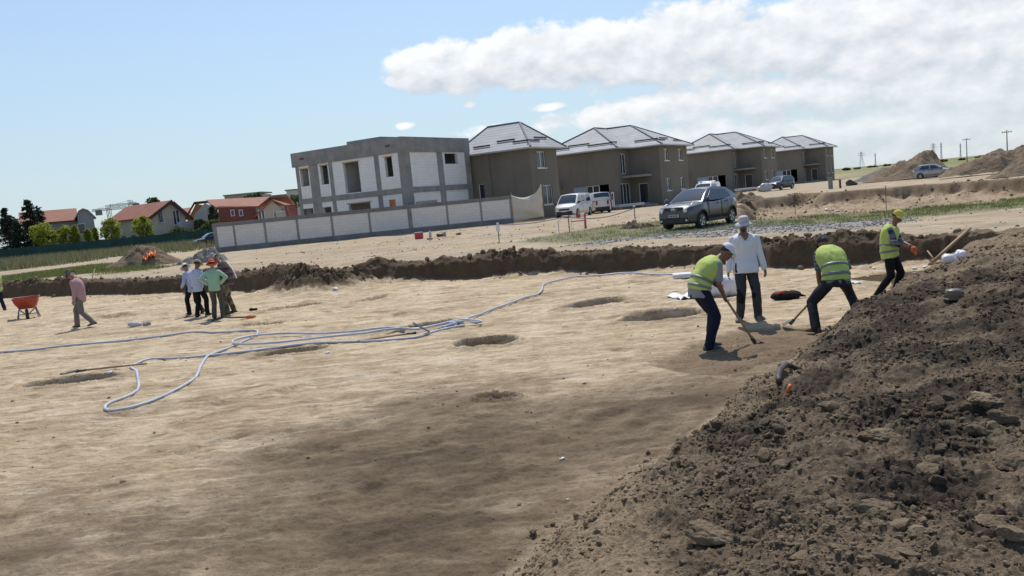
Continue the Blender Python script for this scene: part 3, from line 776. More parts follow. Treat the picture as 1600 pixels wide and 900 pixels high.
# ================================================================== BUILDINGS
PHI = R(32)                                  # the estate's grid: u runs right and towards the camera, v runs away
def block_material(name='white_block', col=(.80, .775, .74), bw=.6, bh=.24):
    t = NT(name); P = t.coord('Object')
    # courses from z, joints from a brick texture on (x + y, z)
    s = t.n('ShaderNodeSeparateXYZ'); t.ln(P, s.inputs[0])
    c = t.n('ShaderNodeCombineXYZ'); t.ln(t.math('ADD', s.outputs[0], s.outputs[1]), c.inputs[0]); t.ln(s.outputs[2], c.inputs[1])
    b = t.n('ShaderNodeTexBrick'); t.ln(c.outputs[0], b.inputs['Vector'])
    b.inputs['Scale'].default_value = 1; b.inputs['Brick Width'].default_value = bw; b.inputs['Row Height'].default_value = bh
    b.inputs['Mortar Size'].default_value = .008; b.inputs['Mortar Smooth'].default_value = .3; b.inputs['Bias'].default_value = -.2
    b.inputs['Color1'].default_value = col + (1,); b.inputs['Color2'].default_value = tuple(x * .92 for x in col) + (1,)
    b.inputs['Mortar'].default_value = tuple(x * .72 for x in col) + (1,)
    n = t.noise(P, 1.1, 6, .65)
    cc = t.mix(t.ramp(n, [(.55, 0), (.8, .4)]), b.outputs['Color'], (.50, .47, .43))
    st = t.noise(t.coord('Object', (3, 3, .25)), 1.5, 5, .6)
    cc = t.mix(t.ramp(st, [(.58, 0), (.8, .3)]), cc, (.45, .42, .38))
    return t.fin(cc, .95, 0, .2)
AAC = block_material()
AACW = block_material('boundary_block', (.70, .655, .615))
def concrete_material(name, col):
    t = NT(name); P = t.coord('Object')
    n = t.noise(P, .9, 6, .65); n2 = t.noise(P, 9, 5, .6); st = t.noise(t.coord('Object', (2.2, 2.2, .3)), 1.2, 5)
    c = t.ramp(n, [(.3, tuple(x * .72 for x in col)), (.55, col), (.75, tuple(x * 1.25 for x in col))])
    c = t.mix(t.ramp(st, [(.5, 0), (.75, .5)]), c, tuple(x * .6 for x in col))
    c = t.mix(.4, c, t.ramp(n2, [(.3, .4), (.7, .62)]), 'SOFT_LIGHT')
    return t.fin(c, .93, 0, .25)
CONC = concrete_material('raw_concrete', (.285, .272, .255))
CONCD = concrete_material('damp_concrete', (.215, .205, .195))
def plaster_material():
    t = NT('grey_plaster'); P = t.coord('Object'); n = t.noise(P, .35, 5, .6); n2 = t.noise(P, 7, 5, .65)
    c = t.ramp(n, [(.3, (.175, .155, .125)), (.7, (.225, .20, .162))]); st = t.noise(t.coord('Object', (1.5, 1.5, .2)), 1.0, 5)
    c = t.mix(t.ramp(st, [(.55, 0), (.75, .35)]), c, (.13, .113, .09)); c = t.mix(.35, c, t.ramp(n2, [(.3, .4), (.7, .62)]), 'SOFT_LIGHT'); return t.fin(c, .95, 0, .2)
PLASTER = plaster_material()
DARKIN = simple('dark_interior', (.10, .095, .09), .95)
FRAMEW = simple('white_frame', (.72, .72, .72), .45, 0, .05)
FRAMED = simple('grey_frame', (.30, .30, .30), .5, 0, .1)
FILM = simple('protective_film', (.28, .36, .44), .35, 0, .1)
WOODF = simple('formwork_board', (.50, .30, .15), .8, 0, .25, 4)
def glass_material():
    t = NT('window_glass'); t.b.inputs['IOR'].default_value = 1.5
    t.fin((.035, .042, .05), .06, 0, .6); return t.mat
GLASS = glass_material()
def tile_material(name, col, row=.36, colw=.0, contrast=.6):
    t = NT(name); P = t.coord('Object'); s = t.n('ShaderNodeSeparateXYZ'); t.ln(P, s.inputs[0])
    f = t.math('FRACT', t.math('MULTIPLY', s.outputs[2], 1 / row))
    line = t.ramp(f, [(0, contrast), (.16, 0), (.9, 0), (1, contrast)])
    n = t.noise(P, .7, 5, .6); n2 = t.noise(P, 5, 4, .6)
    c = t.ramp(n, [(.3, tuple(x * .85 for x in col)), (.7, tuple(x * 1.12 for x in col))])
    c = t.mix(.5, c, t.ramp(n2, [(.3, .42), (.7, .6)]), 'SOFT_LIGHT')
    c = t.mix(line, c, tuple(x * .35 for x in col))
    # pans run down the slope
    w = t.math('FRACT', t.math('MULTIPLY', t.math('ADD', s.outputs[0], s.outputs[1]), 4.2))
    h = t.math('ADD', t.ramp(w, [(0, 0), (.5, 1), (1, 0)]), t.ramp(f, [(0, 0), (.2, 1), (1, .6)]))
    t.bump(h, .16, .04)
    return t.fin(c, .72, 0, .3)
GREYTILE = tile_material('grey_tile', (.40, .40, .40), .27, contrast=.6)
REDTILE = tile_material('red_tile', (.30, .122, .078), .2, contrast=.35)
REDTILED = tile_material('brick_red_tile', (.23, .068, .045), .22, contrast=.45)

def holes(mb, u0, u1, z0, z1, ops, v0, v1, axis='u'):
    """a wall slab between v0 and v1 along u (or with u and v swapped), with rectangular openings (u0, u1, z0, z1)"""
    us = sorted({u0, u1, *[q for o in ops for q in o[:2]]}); zs = sorted({z0, z1, *[q for o in ops for q in o[2:4]]})
    us = [q for q in us if u0 - 1e-6 <= q <= u1 + 1e-6]; zs = [q for q in zs if z0 - 1e-6 <= q <= z1 + 1e-6]
    for a, b in zip(us[:-1], us[1:]):
        run = None
        for c, d in zip(zs[:-1], zs[1:]):
            m_, n_ = (a + b) / 2, (c + d) / 2
            solid = not any(o[0] < m_ < o[1] and o[2] < n_ < o[3] for o in ops)
            if solid: run = (run[0], d) if run else (c, d)
            if run and (not solid or d == zs[-1]):
                lo, hi = ((a, v0, run[0]), (b, v1, run[1])) if axis == 'u' else ((v0, a, run[0]), (v1, b, run[1]))
                mb.box(lo, hi); run = None
    return mb
def solve_u(C, px, vv=0, along='u', zz=4.5):
    """distance along u (or v) from the corner C where the picture column px (taken at mid height) is met"""
    lo, hi = (-30, 30)
    def col(q):
        u, v = (q, vv) if along == 'u' else (vv, q)
        p = Vector((C[0] + u * math.cos(PHI) + v * math.sin(PHI), C[1] - u * math.sin(PHI) + v * math.cos(PHI), zz))
        w = p - Vector((0, 0, CAMZ)); return 800 + FOC * w.dot(CR) / w.dot(FW)
    for _ in range(50):
        m = (lo + hi) / 2
        if col(m) < px: lo = m
        else: hi = m
    return (lo + hi) / 2
def window(parent, u0, u1, z0, z1, face, at, name='window', frame=None, lights=2, depth=.10, sill=True):
    """a framed window set back in its opening; face 'u' lies in a plane v = at, face 'v' in a plane u = at (outside towards +u)"""
    frame = frame or FRAMEW
    def q(a, d, z): return (a, at + d, z) if face == 'u' else (at - d, a, z)
    def bx(mb, a0, a1, d0, d1, z0_, z1_):
        p, r = q(a0, d0, z0_), q(a1, d1, z1_)
        mb.box(tuple(min(i, j) for i, j in zip(p, r)), tuple(max(i, j) for i, j in zip(p, r)))
    w = .07; f = MB()
    bx(f, u0, u0 + w, depth, depth + .07, z0, z1); bx(f, u1 - w, u1, depth, depth + .07, z0, z1)
    bx(f, u0 + w, u1 - w, depth, depth + .07, z0, z0 + w); bx(f, u0 + w, u1 - w, depth, depth + .07, z1 - w, z1)
    for i in range(1, lights):
        m = u0 + (u1 - u0) * i / lights; bx(f, m - .05, m + .05, depth, depth + .07, z0 + w, z1 - w)
    o = f.build(name, frame, parent)
    p = MB(); bx(p, u0 + w, u1 - w, depth + .03, depth + .045, z0 + w, z1 - w); p.build('pane', GLASS, o)
    if sill:
        s = MB(); bx(s, u0 - .08, u1 + .08, -.09, depth - .002, z0 - .09, z0 - .003); s.build('sill', FRAMEW, o)
    return o

# ------------------------------------------------------------------ the unfinished white block house
C0 = (-7.78, 65.1); ZB = .5
wb = thing('unfinished_house', 'unfinished white block house with grey concrete frame and flat roof, no windows yet', 'house', (C0[0], C0[1], 0), -PHI)
def U(px, zz=4.9): return solve_u(C0, px, 0, 'u', zz)
def Vv(px): return solve_u(C0, px, 0, 'v')
uL = U(466); vR = Vv(737)
z1, z2, zp, zt = 3.75, 4.21, 7.05, 8.28
up_ops = [(U(470, 5.8), U(483, 5.8), z2 + 1.1, zp - .25), (U(501.5, 5.8), U(513, 5.8), z2 + 1.05, zp - .2), (U(538, 5.5), U(562, 5.5), z2 + .07, zp - .25), (U(601.5, 6), U(613, 6), z2 + 1.0, zp - .25)]
lo_ops = [(U(473, 2.8), U(490, 2.8), ZB + .2, 3.35), (U(505, 2.8), U(518, 2.8), 1.6, 3.3), (U(545, 2.9), U(579, 2.9), ZB + .2, 3.35), (U(608, 3), U(618, 3), 1.4, 3.35)]
right_up = [(Vv(699), Vv(719), 6.03, zp - .12)]
mb = MB()
holes(mb, uL, -.02, ZB, z1, lo_ops, .03, .33); holes(mb, uL, -.02, z2, zp, up_ops, .03, .33)
holes(mb, .33, vR, ZB, z1, [], -.33, -.03, 'v'); holes(mb, .33, vR, z2, zp, right_up, -.33, -.03, 'v')
holes(mb, .33, vR, ZB, z1, [], uL, uL + .3, 'v'); holes(mb, .33, vR, z2, zp, [(1.2, 2.6, 5.1, 6.6)], uL, uL + .3, 'v')
holes(mb, uL + .3, -.33, ZB, zp, [(-9, -7, 1.2, 3.2)], vR - .3, vR)
mb.build('block_wall', AAC, wb)
mb = MB()
for a, b in ((U(622.5, 6.3), .03), (U(586.5, 5.6), U(593.5, 5.6)), (U(517), U(522.5)), (U(486.5), U(500)), (uL - .02, uL + .35)):
    mb = MB(); mb.box((a, 0, ZB), (b, .36, z1)); mb.box((a, .004, z2), (b, .36, zp)); mb.build('column', CONC, wb)
for a, b in ((.37, .95), (Vv(687), Vv(695)), (Vv(730), vR + .02)):
    mb = MB(); mb.box((-.36, a, ZB), (.03, b, z1)); mb.box((-.36, a, z2), (.026, b, zp)); mb.build('column', CONC, wb)
mb = MB(); mb.box((uL - .03, -.03, z1), (.06, vR + .03, z2))
mb.build('floor_slab', CONC, wb)
mb = MB()
mb.box((uL - .35, -.06, zp), (.08, .3, zt)); mb.box((-.25, .3, zp), (.08, vR + .05, zt)); mb.box((uL - .35, .3, zp), (uL, vR + .05, zt)); mb.box((uL, vR - .25, zp), (-.25, vR + .05, zt))
mb.box((uL, .3, zp + .02), (-.25, vR - .25, zp + .3))
mb.build('parapet', CONC, wb)
mb = MB(); mb.box((-9.6, 4.2, zp + .3), (-5.6, 7.6, zt + .75)); mb.build('roof_hatch', CONC, wb)
mb = MB()
for px in (478, 612):
    mb = MB(); mb.box((U(px) - .25, -.075, 7.6), (U(px) + .25, -.055, 7.77)); mb.build('scupper', DARKIN, wb)
mb = MB()
for a, b, c, d in up_ops[:3] + up_ops[3:]: mb = MB(); mb.box((a - .12, .02, d), (b + .12, .34, d + .09)); mb.build('lintel_board', WOODF, wb)
for a, b, c, d in (lo_ops[2],): mb = MB(); mb.box((a - .2, .02, d), (b + .2, .34, d + .1)); mb.build('lintel_board', WOODF, wb)
mb = MB(); a, b, c, d = lo_ops[3]; mb.box((a + .03, .10, c), (b - .03, .16, d)); mb.build('orange_board', simple('orange_board', (.50, .17, .04), .7), wb)
mb = MB(); mb.box((-7.2, .4, z2), (-6.9, 6, zp)); mb.box((-3.4, .4, z2), (-3.1, 6, zp)); mb.box((uL + .4, 4.3, z2), (-.4, 4.6, zp)); mb.box((uL + .4, 4.3, ZB), (-.4, 4.6, z1))
mb.build('inner_wall', AAC, wb)

# ------------------------------------------------------------------ the block boundary wall in front of it
wa, wz = at_y(337, 395, 61), at_y(800, 348, 66)
wl_len = math.hypot(wz.x - wa.x, wz.y - wa.y); wl_rz = math.atan2(wz.y - wa.y, wz.x - wa.x)
bw = thing('boundary_wall', 'long low white block wall with concrete posts, beam and grey base, across the track', 'wall', (wa.x, wa.y, 0), wl_rz)
def along(px):
    lo, hi = -5, wl_len + 5
    for _ in range(50):
        m = (lo + hi) / 2; p = Vector((wa.x + m * math.cos(wl_rz), wa.y + m * math.sin(wl_rz), 1.6)) - Vector((0, 0, CAMZ))
        if 800 + FOC * p.dot(CR) / p.dot(FW) < px: lo = m
        else: hi = m
    return lo
wt = 2.78
posts = [along(p) for p in (337.5, 367, 415, 465.5, 519.5, 578, 641, 699.5, 752, 799)]
wid = [.28, .15, .17, .18, .18, .17, .34, .17, .17, .2]
mb = MB()
for q, w in zip(posts, wid): mb = MB(); mb.box((q - w / 2, 0, .93), (q + w / 2, .3, wt - .3)); mb.build('post', CONC, bw)
mb = MB(); mb.box((posts[0] - .15, -.03, .0), (posts[-1] + .12, .33, .93)); mb.build('footing', CONCD, bw)
mb = MB(); mb.box((posts[0] - .17, -.015, wt - .3), (posts[-1] + .12, .315, wt)); mb.build('capping_beam', CONCD, bw)
for q, w, q2, w2_ in zip(posts[:-1], wid[:-1], posts[1:], wid[1:]):
    mb = MB(); mb.box((q + w / 2, .02, .93), (q2 - w2_ / 2, .28, wt - .3)); mb.build('block_panel', AACW, bw)
mb = MB(); mb.box((along(653), .0, wt + .002), (along(686), .3, wt + .22)); 
o = mb.build('concrete_block', CONC); o.location = (wa.x, wa.y, 0); o.rotation_euler = (0, 0, wl_rz)
tag(o, 'flat grey concrete block left lying on top of the boundary wall', 'block')
# cloth hung past the wall's end
def tarp():
    n, m_ = 22, 14; vs = []
    a, b = Vector((posts[-1] + .1, -.05)), Vector((posts[-1] + 2.55, -.6))
    for j in range(m_ + 1):
        for i in range(n + 1):
            s, t = i / n, j / m_
            p = a.lerp(b, s)
            top = wt + .02 - 1.0 * math.sin(min(1, s * 1.25) * math.pi) * .30 + max(0, s - .8) * 3.4
            bot = .62 + .2 * s
            z = bot + (top - bot) * t
            d = .28 * math.sin(s * math.pi) * math.sin(t * math.pi) + .05 * math.sin(9 * s + 5 * t) * (1 - t * .5) + .04 * math.sin(16 * t + 6 * s * s)
            vs.append((p.x, p.y - d, z))
    fs = [(j * (n + 1) + i, j * (n + 1) + i + 1, (j + 1) * (n + 1) + i + 1, (j + 1) * (n + 1) + i) for j in range(m_) for i in range(n)]
    mb = MB().add(vs, fs); t = thing('tarpaulin', 'beige cloth sheet sagging between poles at the end of the boundary wall', 'tarp', (wa.x, wa.y, 0), wl_rz)
    o = mb.build('sheet', simple('beige_cloth', (.60, .53, .43), .9, 0, .08), t, smooth=True, fix=False)
    md = o.modifiers.new('s', 'SOLIDIFY'); md.thickness = .012
    mb = MB(); mb.tube([(a.x, a.y + .06, .5), (a.x, a.y + .06, wt + .25)], .03); mb.build('pole', WOODF, t); mb = MB(); mb.tube([(b.x, b.y + .06, .5), (b.x, b.y + .06, 3.5)], .03)
    mb.build('pole', WOODF, t)
tarp()

# ------------------------------------------------------------------ the row of grey houses
def hip(mb, u0, u1, v0, v1, ze, zr, ra, rb, axis):
    """hip roof over a rectangle (overhang included): ridge from ra to rb, both (u, v)"""
    vs = [(u0, v0, ze), (u1, v0, ze), (u1, v1, ze), (u0, v1, ze), ra + (zr,), rb + (zr,), (u0, v0, ze - .12), (u1, v0, ze - .12), (u1, v1, ze - .12), (u0, v1, ze - .12)]
    if axis == 'u': fs = [(0, 1, 5, 4), (1, 2, 5), (2, 3, 4, 5), (3, 0, 4)]      # ra is the low-u end
    else: fs = [(0, 1, 4), (1, 2, 5, 4), (2, 3, 5), (3, 0, 4, 5)]               # ra is the low-v end
    fs += [(9, 8, 7, 6), (0, 6, 7, 1), (1, 7, 8, 2), (2, 8, 9, 3), (3, 9, 6, 0)]
    return mb.add(vs, fs)
GUT = simple('gutter_metal', (.45, .45, .46), .4, .3, .05)
HIPM = simple('ridge_metal', (.17, .17, .175), .8, 0, .1)
SNOW = simple('snow_guard_metal', (.05, .05, .052), .5, .4, .1)
def eave_gutter(mb, u0, u1, v0, v1, z, sides):
    for s in sides:
        p, q = {'f': ((u0 - .1, v0 - .11, z), (u1 + .1, v0 - .003, z + .13)), 'r': ((u1 + .003, v0, z), (u1 + .11, v1 + .1, z + .13)), 'l': ((u0 - .11, v0, z), (u0 - .003, v1 + .1, z + .13))}[s]
        mb.box((p[0], p[1], p[2] - .13), (q[0], q[1], q[2] - .13))
def guards(parent, rows):
    for a, b in rows:
        mb = MB(); mb.bar(a, b, .07, .13); mb.build('snow_guard', SNOW, parent)
def slope_pt(e0, e1, r0, s, t):
    """a point on a roof slope: s along the eave, t up towards the ridge height, 12 cm above the tiles"""
    e = Vector(e0).lerp(Vector(e1), s); n = (Vector(e1) - Vector(e0)).normalized()
    r = Vector(r0); rr_ = r - n * (r - e).dot(n)
    p = e.lerp(rr_, t); return p + Vector((0, 0, .12))
def l_house(C, label, scale=1.0, group='grey rendered houses in a row'):
    t = thing('grey_house', label, 'house', (C[0], C[1], ZB), -PHI, group)
    EZ = 6.05 - 0.0; TOP = EZ + .10; ze, zr = EZ + .02, EZ + 2.62
    A = (-11.6, -3.3, -3.6, 8.2); B = (-3.3, 0, 0, 8.4)
    big = (-8.3, -4.2, .35, 2.55)
    gl_lo = (-2.75, -.35, .25, 2.5); gl_up = (-2.3, -.95, 3.45, 5.5)
    rw = [(1.35, 2.6, 4.45, 5.65), (5.6, 6.85, 4.45, 5.65), (1.5, 2.75, 1.35, 2.6), (5.7, 6.95, 1.35, 2.6)]
    door = (-2.5, -1.45, .25, 2.35)
    mb = MB()
    holes(mb, A[0], A[1], -.3, EZ, [big], A[2], A[2] + .3)                       # left block, front
    holes(mb, A[2] + .3, 0, -.3, EZ, [gl_lo, gl_up], A[1] - .3, A[1], 'v')       # its right side
    holes(mb, B[0], B[1], -.3, EZ, [door], 0.002, .302)                          # right block, front
    holes(mb, .302, B[3], -.3, EZ, rw, -.3, 0, 'v')                              # gable side
    mb.box((A[0], A[2] + .3, -.3), (A[0] + .3, A[3], EZ)); mb.box((A[0] + .3, A[3] - .3, -.3), (-.3, A[3], EZ))
    mb.build('wall', PLASTER, t)
    mb = MB(); mb.box((A[0] + .3, A[2] + .3, 2.85), (A[1] - .3, A[3] - .3, 3.05)); mb.box((A[1] - .29, .31, 2.85), (-.31, A[3] - .31, 3.05)); mb.box((A[0] + .31, 4, -.2), (-.31, 4.2, EZ)); mb.build('inner_floor', DARKIN, t)
    ov = .62
    mb = MB()
    hip(mb, A[0] - ov, A[1] + ov, A[2] - ov, A[3] + ov - .05, ze, zr - .02, (-7.45, .9), (-7.45, 3.6), 'v')
    hip(mb, A[0] + 2, B[1] + ov, B[2] - ov, B[3] + ov, ze + .004, zr, (-8, 4.2), (-4.6, 4.2), 'u')
    rf = mb.build('roof', GREYTILE, t)
    mb = MB()
    for p, q in (((A[1] + ov, A[2] - ov, ze), (-7.45, .9, zr)), ((A[0] - ov, A[2] - ov, ze), (-7.45, .9, zr)), ((ov, -ov, ze), (-4.6, 4.2, zr)), ((ov, B[3] + ov, ze), (-4.6, 4.2, zr)), ((-7.45, .9, zr), (-7.45, 4.2, zr)), ((-7.45, 4.2, zr), (-4.6, 4.2, zr))):
        mb.bar(Vector(p) + Vector((0, 0, .05)), Vector(q) + Vector((0, 0, .03)), .16, .09)
    mb.build('ridge_cap', HIPM, rf)
    mb = MB(); eave_gutter(mb, A[0] - ov, A[1] + ov, A[2] - ov, 0 - ov, ze, 'fr'); eave_gutter(mb, A[1] + ov, ov, -ov, B[3] + ov, ze, 'fr'); mb.build('gutter', GUT, t)
    e0, e1, r = (A[0] - ov, A[2] - ov, ze), (A[1] + ov, A[2] - ov, ze), (-7.45, .9, zr)
    f0, f1, fr_ = (-3.3, -ov, ze), (ov, -ov, ze), (-4.6, 4.2, zr)
    s0, s1 = (ov, -ov, ze), (ov, B[3] + ov, ze)
    q0, q1, qr = (A[1] + ov, A[2] - ov, ze), (A[1] + ov, -ov, ze), (-7.45, .9, zr)
    guards(rf, [(slope_pt(e0, e1, r, .12, .17), slope_pt(e0, e1, r, .40, .17)), (slope_pt(e0, e1, r, .36, .26), slope_pt(e0, e1, r, .62, .26)), (slope_pt(e0, e1, r, .62, .17), slope_pt(e0, e1, r, .9, .17)),
                (slope_pt(q0, q1, qr, .2, .2), slope_pt(q0, q1, qr, .6, .2)), (slope_pt(f0, f1, fr_, .15, .2), slope_pt(f0, f1, fr_, .8, .2)),
                (slope_pt(s0, s1, fr_, .08, .16), slope_pt(s0, s1, fr_, .32, .16)), (slope_pt(s0, s1, fr_, .30, .26), slope_pt(s0, s1, fr_, .55, .26)), (slope_pt(s0, s1, fr_, .58, .16), slope_pt(s0, s1, fr_, .85, .16))])
    for w in rw: window(t, *w, 'v', 0)
    window(t, *gl_up, 'v', A[1], 'glazed_door', FRAMEW, 2, sill=False)
    window(t, *gl_lo, 'v', A[1], 'glazed_door', FRAMEW, 3, sill=False)
    window(t, *door, 'u', 0.002, 'door', FRAMEW, 1, sill=False)
    m = MB(); m.box((big[0], A[2] + .1, big[2]), (big[0] + 1.5, A[2] + .14, big[3])); m.build('film_panel', FILM, t)
    window(t, big[0] + 1.55, big[0] + 3.0, big[2], big[3], 'u', A[2], 'glazed_door', FRAMEW, 2, sill=False)
    mb = MB(); mb.box((A[1] + .003, -2.4, 3.0), (-.9, -.003, 3.22)); mb.build('balcony', CONC, t)
    mb = MB(); mb.box((A[1] + .003, -3.3, -.3), (-.4, -.2, .22)); mb.build('step', CONC, t); mb = MB(); mb.box((-10.9, A[2] - 1.0, 2.55), (-9.6, A[2] - .003, 2.95)); mb.build('canopy', CONC, t)
    return t
def corner(px, py, y):
    p = at_y(px, py, y); return (p.x, p.y)
l_house(corner(1029, 226, 82), 'grey rendered house with pale tiled roof, right behind the parked grey car')
l_house(corner(1189, 228, 113), 'grey rendered house, second from the far end of its row, dark car at its corner')
l_house(corner(1288.5, 228.7, 144), 'smallest and farthest grey rendered house, last of the row before the open field')
# the nearest of the row: simpler plan, mostly hidden
def near_house():
    C = corner(826.7, 230.6, 70.6)
    t = thing('grey_house', 'nearest grey rendered house, behind the white block wall and white van', 'house', (C[0], C[1], ZB), -PHI, 'grey rendered houses in a row')
    EZ = 6.28; ze, zr = EZ + .02, EZ + 2.62
    su = lambda px: solve_u(C, px); sv = lambda px: solve_u(C, px, 0, 'v')
    v1 = sv(872); us = su(768); UE = -7.75; UR = solve_u(C, 762, 3.2, 'u', 9.3); UR2 = solve_u(C, 812, 3.2, 'u', 9.3)
    rw = [(sv(841), sv(854), 4.5, 5.95), (sv(846), sv(861), 1.2, 2.95)]
    lw = [(su(748), su(757), .9, 3.6)]
    mb = MB()
    holes(mb, us, 0, -.3, EZ, [], 0, .3); holes(mb, UE, us - .003, -.3, EZ, lw, -.18, .12); holes(mb, .3, v1, -.3, EZ, rw, -.3, 0, 'v')
    mb.box((UE, v1 - .3, -.3), (-.3, v1 - .002, EZ)); mb.box((UE, .12, -.3), (UE + .3, v1 - .3, EZ))
    mb.build('wall', PLASTER, t)
    mb = MB(); mb.box((UE + .4, .4, 2.85), (-.4, v1 - .4, 3.05)); mb.box((UE + .4, 3, -.2), (-.4, 3.2, EZ)); mb.build('inner_floor', DARKIN, t)
    ov = .62; vm_ = 3.2
    mb = MB(); hip(mb, UE - .2, ov, -.18 - ov, v1 + .95, ze, zr, (UR, vm_), (UR2, vm_), 'u')
    rf = mb.build('roof', GREYTILE, t)
    mb = MB()
    for p, q in (((ov, -.18 - ov, ze), (UR2, vm_, zr)), ((ov, v1 + .95, ze), (UR2, vm_, zr)), ((UR, vm_, zr), (UR2, vm_, zr)), ((UE - .2, -.18 - ov, ze), (UR, vm_, zr))):
        mb.bar(Vector(p) + Vector((0, 0, .05)), Vector(q) + Vector((0, 0, .03)), .16, .09)
    mb.build('ridge_cap', HIPM, rf)
    mb = MB(); eave_gutter(mb, UE - .2, ov, -.18 - ov, v1 + .95, ze, 'fr'); mb.build('gutter', GUT, t)
    e0, e1, r = (UE - .2, -.18 - ov, ze), (ov, -.18 - ov, ze), (-5, vm_, zr)
    s0, s1, sr = (ov, -.18 - ov, ze), (ov, v1 + .95, ze), (UR2, vm_, zr)
    guards(rf, [(slope_pt(e0, e1, r, .25, .2), slope_pt(e0, e1, r, .46, .2)), (slope_pt(e0, e1, r, .52, .3), slope_pt(e0, e1, r, .74, .3)), (slope_pt(e0, e1, r, .74, .2), slope_pt(e0, e1, r, .92, .2)),
                (slope_pt(s0, s1, sr, .08, .2), slope_pt(s0, s1, sr, .42, .2)), (slope_pt(s0, s1, sr, .38, .32), slope_pt(s0, s1, sr, .72, .32))])
    for w in rw: window(t, *w, 'v', 0)
    for w in lw: window(t, *w, 'u', -.18, frame=FRAMEW, lights=1)
near_house()

# ------------------------------------------------------------------ the older houses beyond the green screen
CREAM = simple('cream_render', (.52, .46, .36), .9, 0, .08, 1)
GREYR = simple('grey_render', (.36, .345, .33), .9, 0, .08, 1)
PINKR = simple('beige_render', (.45, .40, .34), .9, 0, .08, 1)
YELR = simple('yellow_render', (.55, .47, .26), .9, 0, .08, 1)
BROWNW = simple('dark_timber', (.07, .04, .03), .8)
def ext(parent, name, mat, prof, y0, y1):
    """a vertical outline in the picture plane (x, z) pushed from y0 to y1"""
    n = len(prof); vs = [(x, y0, z) for x, z in prof] + [(x, y1, z) for x, z in prof]
    fs = [tuple(range(n)), tuple(range(2 * n - 1, n - 1, -1))] + [(i, i + n, (i + 1) % n + n, (i + 1) % n) for i in range(n)]
    return MB().add(vs, fs).build(name, mat, parent)
def slab(mb, pts, th=.18):
    """a roof plane through four points with thickness"""
    P_ = [Vector(p) for p in pts]; n = (P_[1] - P_[0]).cross(P_[-1] - P_[0]).normalized()
    if n.z < 0: n = -n
    k = len(P_); vs = P_ + [p - n * th for p in P_]
    fs = [tuple(range(k)), tuple(range(2 * k - 1, k - 1, -1))] + [(i, i + k, (i + 1) % k + k, (i + 1) % k) for i in range(k)]
    return mb.add(vs, fs)
def wnd(parent, x0, x1, z0, z1, y, frame=None, name='window'):
    f = MB(); w = .09
    for lo, hi in (((x0, y - .06, z0), (x0 + w, y + .05, z1)), ((x1 - w, y - .06, z0), (x1, y + .05, z1)), ((x0 + w, y - .06, z0), (x1 - w, y + .05, z0 + w)), ((x0 + w, y - .06, z1 - w), (x1 - w, y + .05, z1))): f.box(lo, hi)
    o = f.build(name, frame or FRAMEW, parent); MB().box((x0 + w, y - .02, z0 + w), (x1 - w, y + .04, z1 - w)).build('pane', GLASS, o); return o
def turn(t, px, Y):
    """turn a house built square to the y axis so that its front looks down the field"""
    p = at_y(px, 350, Y); a = -math.atan2(p.x, p.y); k = math.cos(a)
    c, s_ = math.cos(a), math.sin(a)
    t.rotation_euler = (0, 0, a); t.scale = (k, 1, 1)
    t.location = (p.x - (c * k * p.x - s_ * p.y), p.y - (s_ * k * p.x + c * p.y), 0)
def old_house_grey():
    Y = 132.0; q = lambda px, py, y=Y: xz(px, py, y)
    t = thing('red_roof_house', 'grey house with red tiled roof and curved grey gable, beside the dark conifers', 'house', (0, 0, 0))
    x0, _ = q(66, 350); x1, zg = q(121, 345); xa, za = q(127.5, 327); xl, zl = q(120.5, 338); xr, zr = q(146, 338)
    zb = .2
    _, ze = q(95, 345.5); _, zrdg = q(95, 328)
    ext(t, 'wall', GREYR, [(x0 - 3, zb), (x1, zb), (x1, ze), (x0 - 3, ze)], Y + 1, Y + 8)
    mb = MB(); slab(mb, [(x0 - 3.6, Y + .4, ze), (x1 + .2, Y + .4, ze), (x1 + .2, Y + 4.5, zrdg + .25), (x0 - 3.6, Y + 4.5, zrdg + .25)]); slab(mb, [(x0 - 3.6, Y + 8.6, ze), (x1 + .2, Y + 8.6, ze), (x1 + .2, Y + 4.5, zrdg + .25), (x0 - 3.6, Y + 4.5, zrdg + .25)])
    mb.build('roof', REDTILE, t)
    w_ = (xr - xl)
    prof = [(xl, zb), (xr, zb), (xr, zr), (xl + w_ * .75, za - .35), (xl + w_ * .42, za), (xl + w_ * .12, za - .35), (xl, zl)]
    ext(t, 'gable_wing', GREYR, prof, Y - 1.5, Y + 6)
    mb = MB(); top = [(xl - .7, zl - .55), (xl + w_ * .12, za - .2), (xl + w_ * .42, za + .16), (xl + w_ * .75, za - .2), (xr + .5, zr - .3)]
    for p, r in zip(top[:-1], top[1:]): slab(mb, [(p[0], Y - 1.9, p[1]), (r[0], Y - 1.9, r[1]), (r[0], Y + 6, r[1]), (p[0], Y + 6, p[1])], .14)
    mb.build('wing_roof', simple('pale_flashing', (.42, .41, .40), .6), t)
    a, b = q(121, 360)[0], q(134, 360)[0]
    wnd(t, a + .1, b, q(0 + 128, 366)[1], q(128, 349)[1], Y - 1.5)
    turn(t, 105, Y)
    for px in (88, 103): wnd(t, q(px, 355)[0], q(px + 6, 355)[0], 2.0, 3.6, Y + 1)
    return t
old_house_grey()
